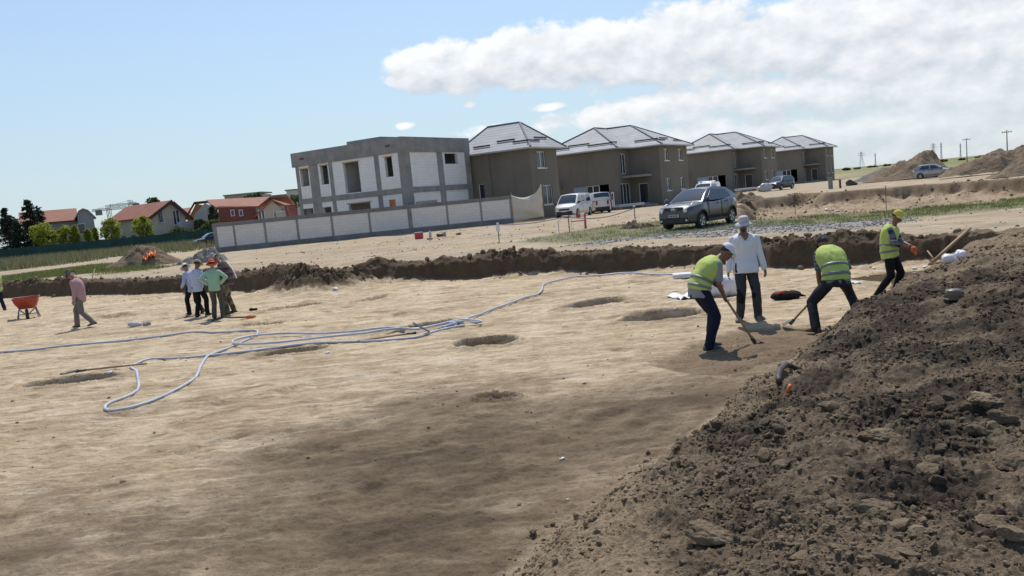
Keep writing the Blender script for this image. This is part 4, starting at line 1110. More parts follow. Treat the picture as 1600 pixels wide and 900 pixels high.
def old_house_cream():
    Y = 126.0; C = at_y(240.5, 350, Y); ph = R(38)
    t = thing('red_roof_house', 'cream house with red tiled roof, dark eaves and a balcony, behind the green screen', 'house', (C.x, C.y, 0), -ph)
    def su(px, along='u', vv=0):
        lo, hi = -40, 40
        for _ in range(50):
            m = (lo + hi) / 2; u, v = (m, vv) if along == 'u' else (vv, m)
            p = Vector((C.x + u * math.cos(ph) + v * math.sin(ph), C.y - u * math.sin(ph) + v * math.cos(ph), 4)) - Vector((0, 0, CAMZ))
            if 800 + FOC * p.dot(CR) / p.dot(FW) < px: lo = m
            else: hi = m
        return lo
    uL_ = su(176); vR_ = su(290.5, 'v'); va = su(270, 'v')
    ze = xz(240, 335, Y)[1]; za = xz(270, 314, Y + va * math.cos(ph))[1]; zr = xz(290, 335, Y + vR_ * math.cos(ph))[1]; zb = .2
    mb = MB(); pr = [(0, zb), (vR_, zb), (vR_, zr), (va, za - .2), (0, ze)]
    vs = [(0, v, z) for v, z in pr] + [(uL_, v, z) for v, z in pr]; n = 5
    mb.add(vs, [tuple(range(n)), tuple(range(2 * n - 1, n - 1, -1))] + [(i, i + n, (i + 1) % n + n, (i + 1) % n) for i in range(n)])
    mb.build('wall', CREAM, t)
    mb = MB(); k1 = (za - ze) / va
    slab(mb, [(.7, -.8, ze - .8 * k1 + .15), (uL_ - .6, -.8, ze - .8 * k1 + .15), (uL_ - .6, va, za + .15), (.7, va, za + .15)], .2)
    k2 = (za - zr) / (vR_ - va)
    slab(mb, [(.7, vR_ + .8, zr - .8 * k2 + .05), (uL_ - .6, vR_ + .8, zr - .8 * k2 + .05), (uL_ - .6, va + .15, za - .1), (.7, va + .15, za - .1)], .2)
    mb.build('roof', REDTILE, t)
    mb = MB(); mb.bar((.74, -.8, ze - .8 * k1), (.74, va, za + .02), .1, .45); mb.bar((.74, vR_ + .8, zr - .8 * k2 - .1), (.74, va + .1, za - .2), .1, .45); mb.build('bargeboard', BROWNW, t)
    for v0, v1, z0, z1 in ((su(249, 'v'), su(255, 'v'), 4.1, 5.9), (su(249, 'v'), su(256, 'v'), .9, 2.2)): window(t, v0, v1, z0, z1, 'v', .2, frame=FRAMED)
    window(t, su(271, 'v'), su(281, 'v'), 3.5, 5.9, 'v', .2, 'balcony_door', FRAMEW)
    mb = MB(); va_, vb_ = su(270, 'v'), vR_ + .9
    mb.box((.003, va_, 2.7), (1.5, vb_, 3.0)); bl = mb.build('balcony', PINKR, t)
    mb = MB(); mb.box((1.4, va_, 3.0), (1.5, vb_, 3.95)); mb.build('parapet', simple('frosted_panel', (.5, .5, .49), .4), bl)
    for a in (.22, .5, .75): window(t, uL_ * a - .7, uL_ * a + .7, 1.0, 2.6, 'u', -.2, frame=FRAMED)
    return t
old_house_cream()
def old_house_brick():
    Y = 128.0; q = lambda px, py, y=Y: xz(px, py, y)
    t = thing('red_roof_house', 'large house with brick red mansard roof and grey end gable, behind the wall end', 'house', (0, 0, 0))
    zb = .2
    P_ = [q(304, 337), q(321, 318), q(340, 332)]
    ext(t, 'end_gable', GREYR, [(P_[0][0], zb), (P_[2][0], zb), P_[2], (P_[2][0] - .4, P_[2][1] + .9), P_[1], P_[0]], Y - .5, Y + 9)
    a, b, c, d = q(341, 322), q(399, 322), q(404, 343), q(346, 346)
    ext(t, 'wall', CREAM, [(P_[2][0], zb), (q(468, 340)[0], zb), (q(468, 340)[0], c[1] + .2), (P_[2][0], c[1] + .2)], Y + .4, Y + 9)
    mb = MB(); slab(mb, [(a[0] - .1, Y + 1.0, a[1]), (b[0], Y + 1.0, b[1] + .1), (c[0], Y - .1, c[1]), (d[0] - .2, Y - .1, d[1])], .3); mb.build('mansard_face', REDTILED, t)
    rl, rr_ = q(322, 316), q(424, 311)
    mb = MB(); slab(mb, [(a[0] - .8, Y + .8, a[1] - .1), (b[0] + .5, Y + .8, b[1]), (rr_[0], Y + 5, rr_[1] + .6), (rl[0], Y + 5, rl[1] + .5)], .25)
    slab(mb, [(a[0] - .8, Y + 9.6, a[1] - .1), (q(470, 325)[0], Y + 9.6, b[1]), (q(455, 312)[0], Y + 5, rr_[1] + .5), (rl[0], Y + 5, rl[1] + .5)], .25); mb.build('roof', REDTILE, t)
    for px in (361, 374):
        x0, z0 = q(px, 338); x1, z1_ = q(px + 5, 327.5); wnd(t, x0, x1, z0, z1_, Y + .2)
    # second gable with its own mansard side
    g0, g1, ga = q(402, 334), q(447, 334), q(425, 313)
    ext(t, 'gable', CREAM, [(g0[0], zb), (g1[0], zb), (g1[0], g1[1] + .1), ga, (g0[0], g0[1])], Y - 1.0, Y + 6)
    mb = MB()
    slab(mb, [(g0[0] - .6, Y - 1.5, g0[1] - .4), (ga[0], Y - 1.5, ga[1] + .2), (ga[0], Y + 6, ga[1] + .2), (g0[0] - .6, Y + 6, g0[1] - .4)], .22)
    slab(mb, [(ga[0], Y - 1.5, ga[1] + .2), (q(446, 320)[0], Y - 1.5, q(446, 320)[1]), (q(462, 317)[0], Y + 6, q(446, 320)[1]), (ga[0], Y + 6, ga[1] + .2)], .22); mb.build('gable_roof', REDTILE, t)
    m0, m1, m2, m3 = q(446, 320), q(462, 319), q(469, 340), q(453, 343)
    mb = MB(); slab(mb, [(m0[0], Y - 1.5, m0[1]), (m1[0], Y + .2, m1[1]), (m2[0], Y - .2, m2[1]), (m3[0], Y - 2.2, m3[1])], .3); mb.build('mansard_side', REDTILED, t)
    mb = MB()
    for i in range(9): 
        x0, z0 = q(428 + i * 2.2, 339); mb.box((x0, Y - 1.6, z0), (x0 + .06, Y - 1.54, z0 + 1.0))
    x0, z0 = q(427, 335); x1, _ = q(447, 335); mb.box((x0, Y - 1.6, z0 + .3), (x1, Y - 1.53, z0 + .38)); mb.build('railing', FRAMEW, t)
    turn(t, 380, Y)
    for px in (405, 410, 429): 
        x0, z0 = q(px, 345); wnd(t, x0, x0 + .5, z0, z0 + 1.7, Y - 1.0)
old_house_brick()
def old_house_orange():
    Y = 137.0; q = lambda px, py, y=Y: xz(px, py, y)
    t = thing('red_roof_house', 'orange walled house with dark roof edge, squeezed between cream and brick red houses', 'house', (0, 0, 0))
    a, b, c = q(292, 342), q(303, 315.5), q(322, 317)
    ext(t, 'wall', simple('orange_render', (.36, .16, .06), .9), [(a[0], .2), (c[0], .2), (c[0], c[1] - .5), (b[0] + .3, b[1] - .3), (a[0], a[1] - .4)], Y, Y + 7)
    mb = MB(); slab(mb, [(a[0] - .7, Y - .5, a[1] - .3), (b[0], Y - .5, b[1]), (b[0], Y + 7, b[1]), (a[0] - .7, Y + 7, a[1] - .3)], .22); slab(mb, [(b[0], Y - .5, b[1]), (q(338, 315)[0], Y - .5, b[1] + .05), (q(338, 315)[0], Y + 7, b[1] + .05), (b[0], Y + 7, b[1])], .22)
    mb.build('roof', BROWNW, t)
    turn(t, 300, Y)
    mb = MB(); e, f = q(283, 323), q(297, 321); slab(mb, [(e[0], Y + 8, e[1] - 1.5), (f[0], Y + 8, e[1] - 1.5), (f[0], Y + 12, f[1]), (e[0], Y + 12, e[1])]); mb.build('back_roof', REDTILE, t)
old_house_orange()
def apartment(name, label, Y, x0p, x1p, top, base, mat, extra=None):
    a, b = xz(x0p, top, Y), xz(x1p, top, Y)
    t = thing(name, label, 'building', (0, 0, 0))
    zt_ = (a[1] + b[1]) / 2; ops = []
    w = b[0] - a[0]; nb = max(2, int(w / 3.6)); ww = w / nb
    for r_ in range(3):
        for i in range(nb): ops.append((a[0] + i * ww + ww * .3, a[0] + i * ww + ww * .75, zt_ - 2.6 - 3 * r_, zt_ - 1.1 - 3 * r_))
    mb = MB(); holes(mb, a[0], b[0], 0, zt_, ops, Y, Y + .4); mb.box((a[0], Y + .41, 0), (b[0], Y + 10, zt_ - .3)); mb.build('wall', mat, t)
    mb = MB(); mb.box((a[0] - .3, Y - .3, zt_), (b[0] + .3, Y + 10.3, zt_ + .35)); mb.build('roof', simple('roof_edge', (.2, .19, .18), .8), t)
    for o in ops[:nb]: MB().box((o[0], Y + .2, o[2]), (o[1], Y + .25, o[3])).build('window', GLASS, t)
    return t
apartment('apartment_block', 'flat roofed grey apartment block seen over the red roofs, with trees before it', 230, 350, 408, 304, 320, simple('taupe_render', (.30, .27, .24), .9))
apartment('apartment_block', 'low pale building with flat roof just left of the tall white one in the distance', 245, 415, 446, 306.5, 320, GREYR)
apartment('apartment_block', 'pale flat roofed building close behind the unfinished house, at its left edge', 215, 447, 480, 297, 320, simple('pale_render', (.48, .47, .45), .9))

# ================================================================== HEAPS, TREES, FENCE, POLES
def earth_material(name, a, b, c):
    t = NT(name); P = t.coord('Object'); n = t.noise(P, .9, 6, .65); n2 = t.noise(P, 7, 6, .7); n3 = t.noise(P, 40, 3, .7)
    col = t.mix(t.ramp(n2, [(.35, 0), (.7, .6)]), t.ramp(n, [(.3, a), (.7, b)]), c)
    col = t.mix(.6, col, t.ramp(n3, [(.3, .25), (.7, .7)]), 'SOFT_LIGHT')
    t.bump(t.math('ADD', n2, t.math('MULTIPLY', n3, .4)), 1, .22); return t.fin(col, .95, 0, .2)
EARTH = earth_material('dry_earth', (.30, .22, .145), (.42, .325, .225), (.20, .14, .09))
RUBBLE = earth_material('grey_rubble', (.34, .31, .27), (.46, .425, .37), (.24, .215, .185))
GRAVELH = earth_material('grey_gravel', (.25, .235, .215), (.35, .33, .30), (.17, .16, .145))
def heap(name, label, x0p, x1p, ytop, ybase, mat, xpeak=None, depth=.6, seed=1, flat=.0, zoff=0, rough=.22, cat='earth heap', group=None):
    f = gpt((x0p + x1p) / 2, ybase)
    a, b = at_y(x0p, ybase, f.y), at_y(x1p, ybase, f.y); hw = (b.x - a.x) / 2; cx = (a.x + b.x) / 2; dp = hw * depth; cy = f.y + dp * .8
    top = at_y(xpeak or (x0p + x1p) / 2, ytop, cy); zb = hz(cx, cy) - .15; H = top.z - zb; px_ = (top.x - cx) / hw
    nr_, nt_ = 44, 110; r = np.linspace(0, 1, nr_)[:, None]; t = np.linspace(0, 2 * math.pi, nt_, endpoint=False)[None]
    wob_ = 1 + .16 * fbm2(np.cos(t) * 2 + seed * 5, np.sin(t) * 2, 1, 3, seed)
    x = (px_ * (1 - r) + r * np.cos(t) * wob_) * hw; y = r * np.sin(t) * wob_ * dp + 0 * x
    rr_ = r + 0 * t
    q_ = np.clip(np.sqrt(np.maximum(rr_ - flat, 0) ** 2 + .012) - .11, 0, 9) / (1 - flat); prof = np.clip(1 - q_, 0, 1) ** 1.15
    z = H * prof * (1 + rough * 1.6 * fbm2(x + seed * 31, y, hw * .38, 4, seed + 3) * np.minimum(1, rr_ * 4)) + rough * .8 * fbm2(x + seed * 11, y, .7, 4, seed + 5, .6, True) * np.clip(prof * 4, 0, 1)
    V_ = np.stack([x.ravel(), y.ravel(), z.ravel()], 1)
    i = np.arange((nr_ - 1) * nt_); q, k = i // nt_, i % nt_
    F_ = np.stack([q * nt_ + k, (q + 1) * nt_ + k, (q + 1) * nt_ + (k + 1) % nt_, q * nt_ + (k + 1) % nt_], 1)
    o = np_mesh(name, V_, F_, mat, smooth=True); o.location = (cx, cy, zb)
    tag(o, label, cat, group); return o
heap('earth_heap', 'brown earth heap with orange netting on its flank, on the grass at the far side', 148, 272, 385, 417, EARTH, 222, .55, 3, .1)
heap('rubble_heap', 'low pale rubble heap beside the left end of the white block wall', 258, 352, 390, 412, RUBBLE, 330, .42, 5, .05, rough=.3, cat='rubble heap')
heap('earth_heap', 'tall earth heap with a narrow top behind the silver hatchback', 1362, 1512, 241, 279, EARTH, 1443, .6, 7, .06, rough=.24)
heap('gravel_heap', 'grey gravel heap left of the pointed earth heap', 1338, 1420, 262, 281, GRAVELH, 1388, .7, 9, .1, rough=.12, cat='gravel heap')
heap('earth_heap', 'long flat topped earth heap under the utility poles', 1478, 1720, 233, 268, EARTH, 1615, .4, 11, .45, rough=.34)
heap('earth_heap', 'rounded earth heap at the far right, in front of the long one', 1555, 1700, 246, 272, EARTH, 1620, .5, 13, .2, rough=.2)
heap('earth_heap', 'small sandy earth heap behind the grey car, at the brink of the second pit', 1126, 1206, 303, 318, EARTH, 1150, .5, 15, .2, rough=.3)
heap('earth_heap', 'very low earth ridge on the track just left of the grey car', 955, 1034, 349, 357, EARTH, 1010, .35, 17, .2, rough=.4)
# orange netting
def netting():
    p = gpt(210, 417); vs, fs = [], []; n, m_ = 22, 8
    for j in range(m_ + 1):
        for i in range(n + 1):
            s, t = i / n, j / m_
            px, py = 223 + 20 * s, 405.5 - 8 * s - 6.5 * t + 1.6 * math.sin(8 * s)
            w = at_y(px, py, p.y - .05 + .45 * t + .25 * s + .06 * math.sin(13 * s + 7 * t)); w.z += .06 * math.sin(17 * s + 3 * t) + .05 * math.sin(31 * s - 9 * t)
            vs.append(w)
    for j in range(m_):
        for i in range(n):
            a = j * (n + 1) + i; fs.append((a, a + 1, a + n + 2, a + n + 1))
    o = MB().add(vs, fs).build('safety_netting', simple('orange_net', (.75, .17, .03), .6, 0, .2, 3), smooth=True, fix=False)
    md = o.modifiers.new('s', 'SOLIDIFY'); md.thickness = .03
    tag(o, 'crumpled orange safety netting lying on the brown earth heap', 'netting')
netting()

def leaf_material(name, a, b, trans=.4, rough=.6):
    t = NT(name); at = t.n('ShaderNodeAttribute', attribute_name='tone'); n = t.noise(t.coord('Object'), 1.3, 3)
    col = t.ramp(t.math('ADD', t.math('MULTIPLY', at.outputs['Fac'], .7), t.math('MULTIPLY', n, .3)), [(.2, a), (.8, b)])
    t.fin(col, rough, 0, .3)
    tr = t.n('ShaderNodeBsdfTranslucent'); t.ln(col, tr.inputs[0]); mx = t.n('ShaderNodeMixShader'); mx.inputs[0].default_value = trans
    out = t.t.nodes['Material Output']; t.ln(t.b.outputs[0], mx.inputs[1]); t.ln(tr.outputs[0], mx.inputs[2]); t.ln(mx.outputs[0], out.inputs[0])
    return t.mat
LIME = leaf_material('lime_leaf', (.17, .20, .02), (.42, .44, .07), .5)
GREEN = leaf_material('green_leaf', (.035, .06, .018), (.11, .15, .045), .35)
NEEDLE = leaf_material('needle', (.012, .022, .014), (.045, .062, .036), .15)
DKGREEN = leaf_material('dark_leaf', (.018, .034, .014), (.06, .085, .03), .25)
BARK = simple('bark', (.12, .09, .065), .95, 0, .3, 8)
def leaves(name, C_, S_, mat, parent, seed=0, tone=None):
    """one quad per leaf clump, randomly turned"""
    rg = np.random.default_rng(seed); n = len(C_)
    a = rg.normal(size=(n, 3)); a /= np.linalg.norm(a, axis=1, keepdims=True); b = rg.normal(size=(n, 3)); b -= a * (a * b).sum(1, keepdims=True); b /= np.linalg.norm(b, axis=1, keepdims=True)
    S_ = np.asarray(S_)[:, None]; c = np.cross(a, b)
    V_ = np.stack([C_ - a * S_, C_ + b * S_ * .55 + c * S_ * .12, C_ + a * S_, C_ - b * S_ * .55 + c * S_ * .12], 1).reshape(-1, 3)
    o = np_mesh(name, V_, np.arange(4 * n).reshape(-1, 4), mat, parent)
    at = o.data.attributes.new('tone', 'FLOAT', 'POINT'); tn = rg.uniform(0, 1, n) if tone is None else tone
    at.data.foreach_set('value', np.repeat(tn, 4).astype(np.float32)); return o
def broadleaf(label, px, ytop, ybase, wpx, Y, mat, name='small_tree', cat='tree', group=None, seed=1, n=1500, leaf=.13, trunk=.16, lobes=9, ground=None):
    c = at_y(px, (ytop + ybase) / 2, Y); zt_ = at_y(px, ytop, Y).z; zb_ = at_y(px, ybase, Y).z; hw = wpx / 2 * Y / FOC
    g0 = hz(c.x, Y) if ground is None else ground
    t = thing(name, label, cat, (c.x, Y, g0), 0, group)
    rg = np.random.default_rng(seed); H = zt_ - zb_; z0 = zb_ - g0
    P_, T_, S_ = [], [], []; m_ = MB(); m_.tube([(0, 0, -.2), (.03, .02, max(.4, z0)), (-.04, .0, z0 + H * .35), (.02, 0, z0 + H * .75)], [trunk, trunk * .8, trunk * .5, trunk * .15], 7)
    for i in range(lobes):
        th_ = 2 * math.pi * i / lobes * 1.618 * 2; h_ = .15 + .72 * (i + .5) / lobes
        rad = hw * .74 * math.sin(math.pi * min(.95, h_ * .86 + .12)) ** .7 * rg.uniform(.55, 1.2)
        p = np.array([rad * math.cos(th_), rad * math.sin(th_), z0 + H * h_])
        q = rg.normal(size=(n // lobes, 3)); q /= np.linalg.norm(q, axis=1, keepdims=True); q *= rg.uniform(.35, 1, (len(q), 1)) ** .5
        P_.append(p + q * np.array([hw * .40, hw * .40, H * .17]) * rg.uniform(.8, 1.2)); T_.append(rg.uniform(.1, .75) + rg.uniform(-.25, .25, len(q)) + .2 * q[:, 2])
        m_.tube([(0, 0, z0 + H * max(0, h_ - .3)), tuple(p * .6 + np.array([0, 0, z0 * .4])), tuple(p)], [trunk * .4, trunk * .25, .02], 5)
    k = int(n * .05); q = rg.normal(size=(k, 3)); q /= np.linalg.norm(q, axis=1, keepdims=True)
    P_.append(q * np.array([hw * 1.02, hw * 1.02, H * .52]) * rg.uniform(.8, 1.04, (k, 1)) + np.array([0, 0, z0 + H * .5])); T_.append(rg.uniform(.3, 1, k))
    P_ = np.concatenate(P_); leaves('crown', P_, rg.uniform(.6, 1.3, len(P_)) * leaf, mat, t, seed, np.concatenate(T_).clip(0, 1))
    m_.build('trunk', BARK, t, smooth=True); return t
GT = 'small lime green trees along the screen fence'
for i, (px, yt, yb, w, lab) in enumerate([(68, 348, 389, 42, 'widest lime green tree, right beside the dark conifer'), (103, 352, 386, 27, 'lime green tree just right of the widest one, with a narrow twin'), (117.5, 350, 384, 13, 'narrow upright lime green tree in front of the grey gable'),
                                     (137, 357, 380, 13, 'smallest lime green tree, left one of a thin pair'), (149, 354, 378, 10, 'thinnest lime green tree, right one of a thin pair'), (173, 340, 378, 36, 'dense round lime green tree left of the cream house'), (223, 336, 376, 33, 'dense lime green tree standing at the cream house corner')]):
    broadleaf(lab, px, yt, yb, w, 119.5, LIME, seed=20 + i, n=1900 if w > 20 else 800, leaf=.16, group=GT, trunk=.1)
def conifer(label, px, ytop, ybase, wpx, Y, seed, n=26, name='conifer', group='dark conifers at the left edge'):
    c = at_y(px, ytop, Y); g0 = hz(c.x, Y); H = c.z - g0; hw = wpx / 2 * Y / FOC
    t = thing(name, label, 'tree', (c.x, Y, g0), 0, group); rg = np.random.default_rng(seed)
    m_ = MB(); m_.tube([(0, 0, -.2), (0, 0, H * .5), (0, 0, H * .98)], [.22, .13, .02], 7); P_, T_ = [], []
    for i in range(n * 7):
        h_ = rg.uniform(.06, .98) ** .9; L_ = hw * (1 - h_) ** .8 * rg.uniform(.6, 1.15) + .15; a_ = rg.uniform(0, 2 * math.pi); z = H * h_
        d = np.array([math.cos(a_), math.sin(a_), -.12 + .35 * (h_ > .8)])
        k = int(14 + 26 * L_ / hw); s = rg.uniform(.15, 1, k)[:, None]
        P_.append(np.array([0, 0, z]) + d * L_ * s + rg.normal(size=(k, 3)) * np.array([.16, .16, .09]) * (.4 + L_ * .35) - np.array([0, 0, .1]) * s ** 2 * L_)
        T_.append(np.full(k, rg.uniform(.1, .8)) + rg.uniform(-.15, .2, k))
        if i % 4 == 0: m_.tube([(0, 0, z), tuple(np.array([0, 0, z]) + d * L_ * .8)], [.04, .012], 4)
    P_ = np.concatenate(P_); leaves('crown', P_, rg.uniform(.5, 1.3, len(P_)) * .17, NEEDLE, t, seed, np.concatenate(T_).clip(0, 1)); m_.build('trunk', BARK, t, smooth=True); return t
conifer('tallest dark conifer with a pointed top, left of the grey gabled house', 42, 311, 400, 60, 124, 41, 34)
conifer('thin topped dark conifer cut off by the left picture edge', 6, 324, 405, 44, 123, 42)
conifer('broad dark conifer, its top lower, just right of the tallest one', 58, 322, 400, 46, 127, 43, 26)
conifer('low dense dark conifer filling the gap between two taller ones', 24, 345, 405, 48, 121, 44, 24)
broadleaf('rounded olive green tree behind the conifers at the left edge', 16, 336, 380, 36, 135, GREEN, 'leafy_tree', seed=51, n=1600, leaf=.2)
broadleaf('dark green narrow cypress against the grey end gable', 333, 320, 358, 15, 122, DKGREEN, 'cypress', seed=52, n=1500, leaf=.14, lobes=11)
broadleaf('dark bush below the grey end gable', 313, 342, 362, 22, 121.5, DKGREEN, 'bush', 'bush', seed=53, n=900, leaf=.16)
broadleaf('green treetop over the ridge of the cream house', 240, 308, 330, 24, 168, GREEN, 'leafy_tree', seed=54, n=900, leaf=.25)
broadleaf('green treetop before the grey apartment block, left one', 390, 304, 325, 22, 185, GREEN, 'leafy_tree', seed=55, n=900, leaf=.25)
broadleaf('green treetop before the grey apartment block, right and taller one', 404, 299.5, 325, 16, 186, GREEN, 'leafy_tree', seed=56, n=800, leaf=.25)
broadleaf('olive tree beside the low pale building far behind the red roofs', 462, 305, 325, 26, 180, GREEN, 'leafy_tree', seed=57, n=900, leaf=.25)
def hedge():
    a, b = at_y(262, 366, 117), at_y(340, 356, 117); rg = np.random.default_rng(3); n = 3800
    t = rg.uniform(0, 1, n); g0 = hz((a.x + b.x) / 2, 117)
    P_ = np.stack([(b.x - a.x) * t, rg.uniform(-.7, .7, n), (.2 + rg.uniform(0, 1, n) ** .7 * (1.75 + .5 * np.sin(t * 9) + .9 * t))], 1)
    r = thing('hedge', 'clipped green hedge along the screen fence left of the block wall', 'hedge', (a.x, 117.6, g0)); leaves('foliage', P_, rg.uniform(.1, .2, n), GREEN, r, 5)
    m_ = MB()
    for i in range(12): m_.tube([((b.x - a.x) * (i + .5) / 12, 0, -.2), ((b.x - a.x) * (i + .6) / 12, .05, 1.4)], .04, 5)
    m_.build('stem', BARK, r)
hedge()
# green screen
def screen():
    a, b = at_y(-120, 405, 115.5), at_y(342, 372, 115.5); g0 = .55
    t = thing('screen_fence', 'long dark green screen fence in front of the red roofed houses', 'fence', (a.x, 115.5, g0)); L_ = b.x - a.x; n = 120
    vs = []; 
    for i in range(n + 1):
        x = L_ * i / n; y = .06 * math.sin(i * 1.7) + .03 * math.sin(i * 5.1); vs += [(x, y, 0), (x, y, 1.75 + .05 * math.sin(i * .9))]
    o = MB().add(vs, [(2 * i, 2 * i + 2, 2 * i + 3, 2 * i + 1) for i in range(n)]).build('screen', simple('green_mesh', (.012, .05, .042), .7, 0, .3, .5), t, fix=False)
    md = o.modifiers.new('s', 'SOLIDIFY'); md.thickness = .02
    for i in range(0, n + 1, 5): MB().tube([(L_ * i / n, .12, -.2), (L_ * i / n, .12, 1.85)], .035, 6).build('post', GUT, t)
screen()

# grass
GRASSM = leaf_material('grass_blade', (.085, .115, .028), (.27, .29, .10), .4)
DRYG = leaf_material('dry_grass', (.12, .125, .055), (.30, .275, .15), .35)
def blades(name, label, x, y, z, h, w, mat, seed):
    rg = np.random.default_rng(seed); n = len(x); a = rg.uniform(0, 2 * math.pi, n); l = rg.uniform(0, 2 * math.pi, n); lean = rg.uniform(.1, .6, n)
    B = np.stack([x, y, z], 1); d = np.stack([np.cos(a), np.sin(a), 0 * a], 1) * np.asarray(w)[:, None]; tip = B + np.stack([np.cos(l) * lean * h, np.sin(l) * lean * h, h], 1)
    o = np_mesh(name, np.stack([B - d, B + d, tip], 1).reshape(-1, 3), np.arange(3 * n).reshape(-1, 3), mat)
    at = o.data.attributes.new('tone', 'FLOAT', 'POINT'); at.data.foreach_set('value', np.repeat(rg.uniform(0, 1, n), 3).astype(np.float32)); tag(o, label, 'grass', kind='stuff')
def in_poly(P, n, seed, soft=.4, q=1.0, jw=1.0):
    xs_, ys_ = [p[0] for p in P], [p[1] for p in P]
    x, y, z, mk = sample_zone(n, min(xs_) - 1, max(xs_) + 1, min(ys_) - 1, max(ys_) + 1, lambda x, y, z, mk: sstep(-soft, soft, poly_dist(x, y, P) * q + jw * .6 * fbm2(x, y, 1.7, 4, 113, .6)), seed)
    return x, y, z
x, y, z = in_poly(GRASS_R, 150000, 61); k = rng.uniform(size=len(x)) < (.10 + .9 * sstep(-.1, .45, fbm2(x, y, 1.1, 4, 63, .6))) * (.4 + .6 * sstep(9, 13, x)); x, y, z = x[k], y[k], z[k]
blades('grass', 'short green grass on the verge in front of the second pit', x, y, z - .01, rng.uniform(.05, .17, len(x)), rng.uniform(.006, .014, len(x)), GRASSM, 65)
x, y, z = in_poly(GRASS_TALL, 300000, 67, 1.0, .5, 2.2); k = rng.uniform(size=len(x)) < .75; x, y, z = x[k], y[k], z[k]
blades('grass', 'tall dry grass in front of the green screen fence', x, y, z - .02, rng.uniform(.3, .95, len(x)), rng.uniform(.02, .05, len(x)), DRYG, 69)
x, y, z = in_poly(GRASS_LOW, 90000, 71, .6, .7, 1.6)
blades('grass', 'low grass beside the footpath at the far left', x, y, z - .01, rng.uniform(.05, .2, len(x)), rng.uniform(.01, .025, len(x)), GRASSM, 73)

# utility poles, pylons, cranes, far trees
POLEW = simple('pole_wood', (.16, .13, .105), .9); STEELG = simple('grey_steel', (.30, .31, .32), .6, .3); YSTEEL = simple('crane_steel', (.34, .33, .30), .6)
def upole(label, px, ytop, ybase, Y):
    p, q = at_y(px, ybase, Y), at_y(px, ytop, Y); t = thing('utility_pole', label, 'utility pole', (p.x, Y, min(p.z, hz(p.x, Y))), 0, 'utility poles on the far heaps'); H = q.z - t.location.z
    MB().tube([(0, 0, -.3), (0, 0, H)], [.16, .10], 8).build('pole', POLEW, t)
    m_ = MB(); m_.bar((-1.25, 0, H - .55), (1.25, 0, H - .55), .14); m_.build('crossarm', POLEW, t)
    for x in (-1.1, -.45, .45, 1.1): MB().lathe([(.05, 0), (.09, .05), (.09, .2), (.03, .28)], (x, 0, H - .48), 8).build('insulator', STEELG, t)
upole('nearer wooden utility pole with crossarm, at the far right', 1574, 203, 240, 200)
upole('farther wooden utility pole, left of the nearer one', 1511, 215.5, 250, 255)
def pylon(label, px, ytop, ybase, Y, w):
    p, q = at_y(px, ybase, Y), at_y(px, ytop, Y); t = thing('lattice_pylon', label, 'pylon', (p.x, Y, hz(p.x, Y) - .5), 0, 'lattice pylons on the horizon'); H = q.z - t.location.z; r = .22 * Y / 1200
    m_ = MB(); lv = [0, .3, .55, .75, .88, 1.0]; ws = [w, w * .62, w * .4, w * .3, w * .3, w * .22]
    for sx, sy in ((1, 1), (1, -1), (-1, 1), (-1, -1)):
        for (a, wa_), (b, wb_) in zip(zip(lv[:-1], ws[:-1]), zip(lv[1:], ws[1:])): m_.bar((sx * wa_ / 2, sy * wa_ / 2, H * a), (sx * wb_ / 2, sy * wb_ / 2, H * b), r)
    for (a, wa_), (b, wb_) in zip(zip(lv[:-1], ws[:-1]), zip(lv[1:], ws[1:])):
        for s in (1, -1): m_.bar((s * wa_ / 2, -wa_ / 2, H * a), (-s * wb_ / 2, -wb_ / 2, H * b), r * .7); m_.bar((-wa_ / 2, s * wa_ / 2, H * a), (-wb_ / 2, -s * wb_ / 2, H * b), r * .7)
    m_.build('tower', STEELG, t)
    for h_, L_ in ((.76, 1.5), (.89, 1.15)): m_ = MB(); m_.bar((-w * L_ / 1.6, 0, H * h_), (w * L_ / 1.6, 0, H * h_), r); m_.bar((-w * L_ / 1.6, 0, H * h_), (0, 0, H * (h_ + .06)), r * .8); m_.bar((w * L_ / 1.6, 0, H * h_), (0, 0, H * (h_ + .06)), r * .8); m_.build('crossarm', STEELG, t)
for lab, px, yt, yb, Y, w in (('wide lattice pylon on the horizon right after the last grey house', 1346.5, 237, 258, 1300, 7.5), ('thin mast on the horizon right of the wide pylon', 1368, 239, 256, 1500, 2.2), ('lattice pylon on the horizon above the pointed earth heap', 1459, 224, 247, 1250, 7), ('slim mast right of the pylon above the pointed heap', 1471, 223, 246, 1400, 3), ('slim mast left of the farther utility pole', 1501, 224, 244, 1400, 2.4)):
    pylon(lab, px, yt, yb, Y, w)
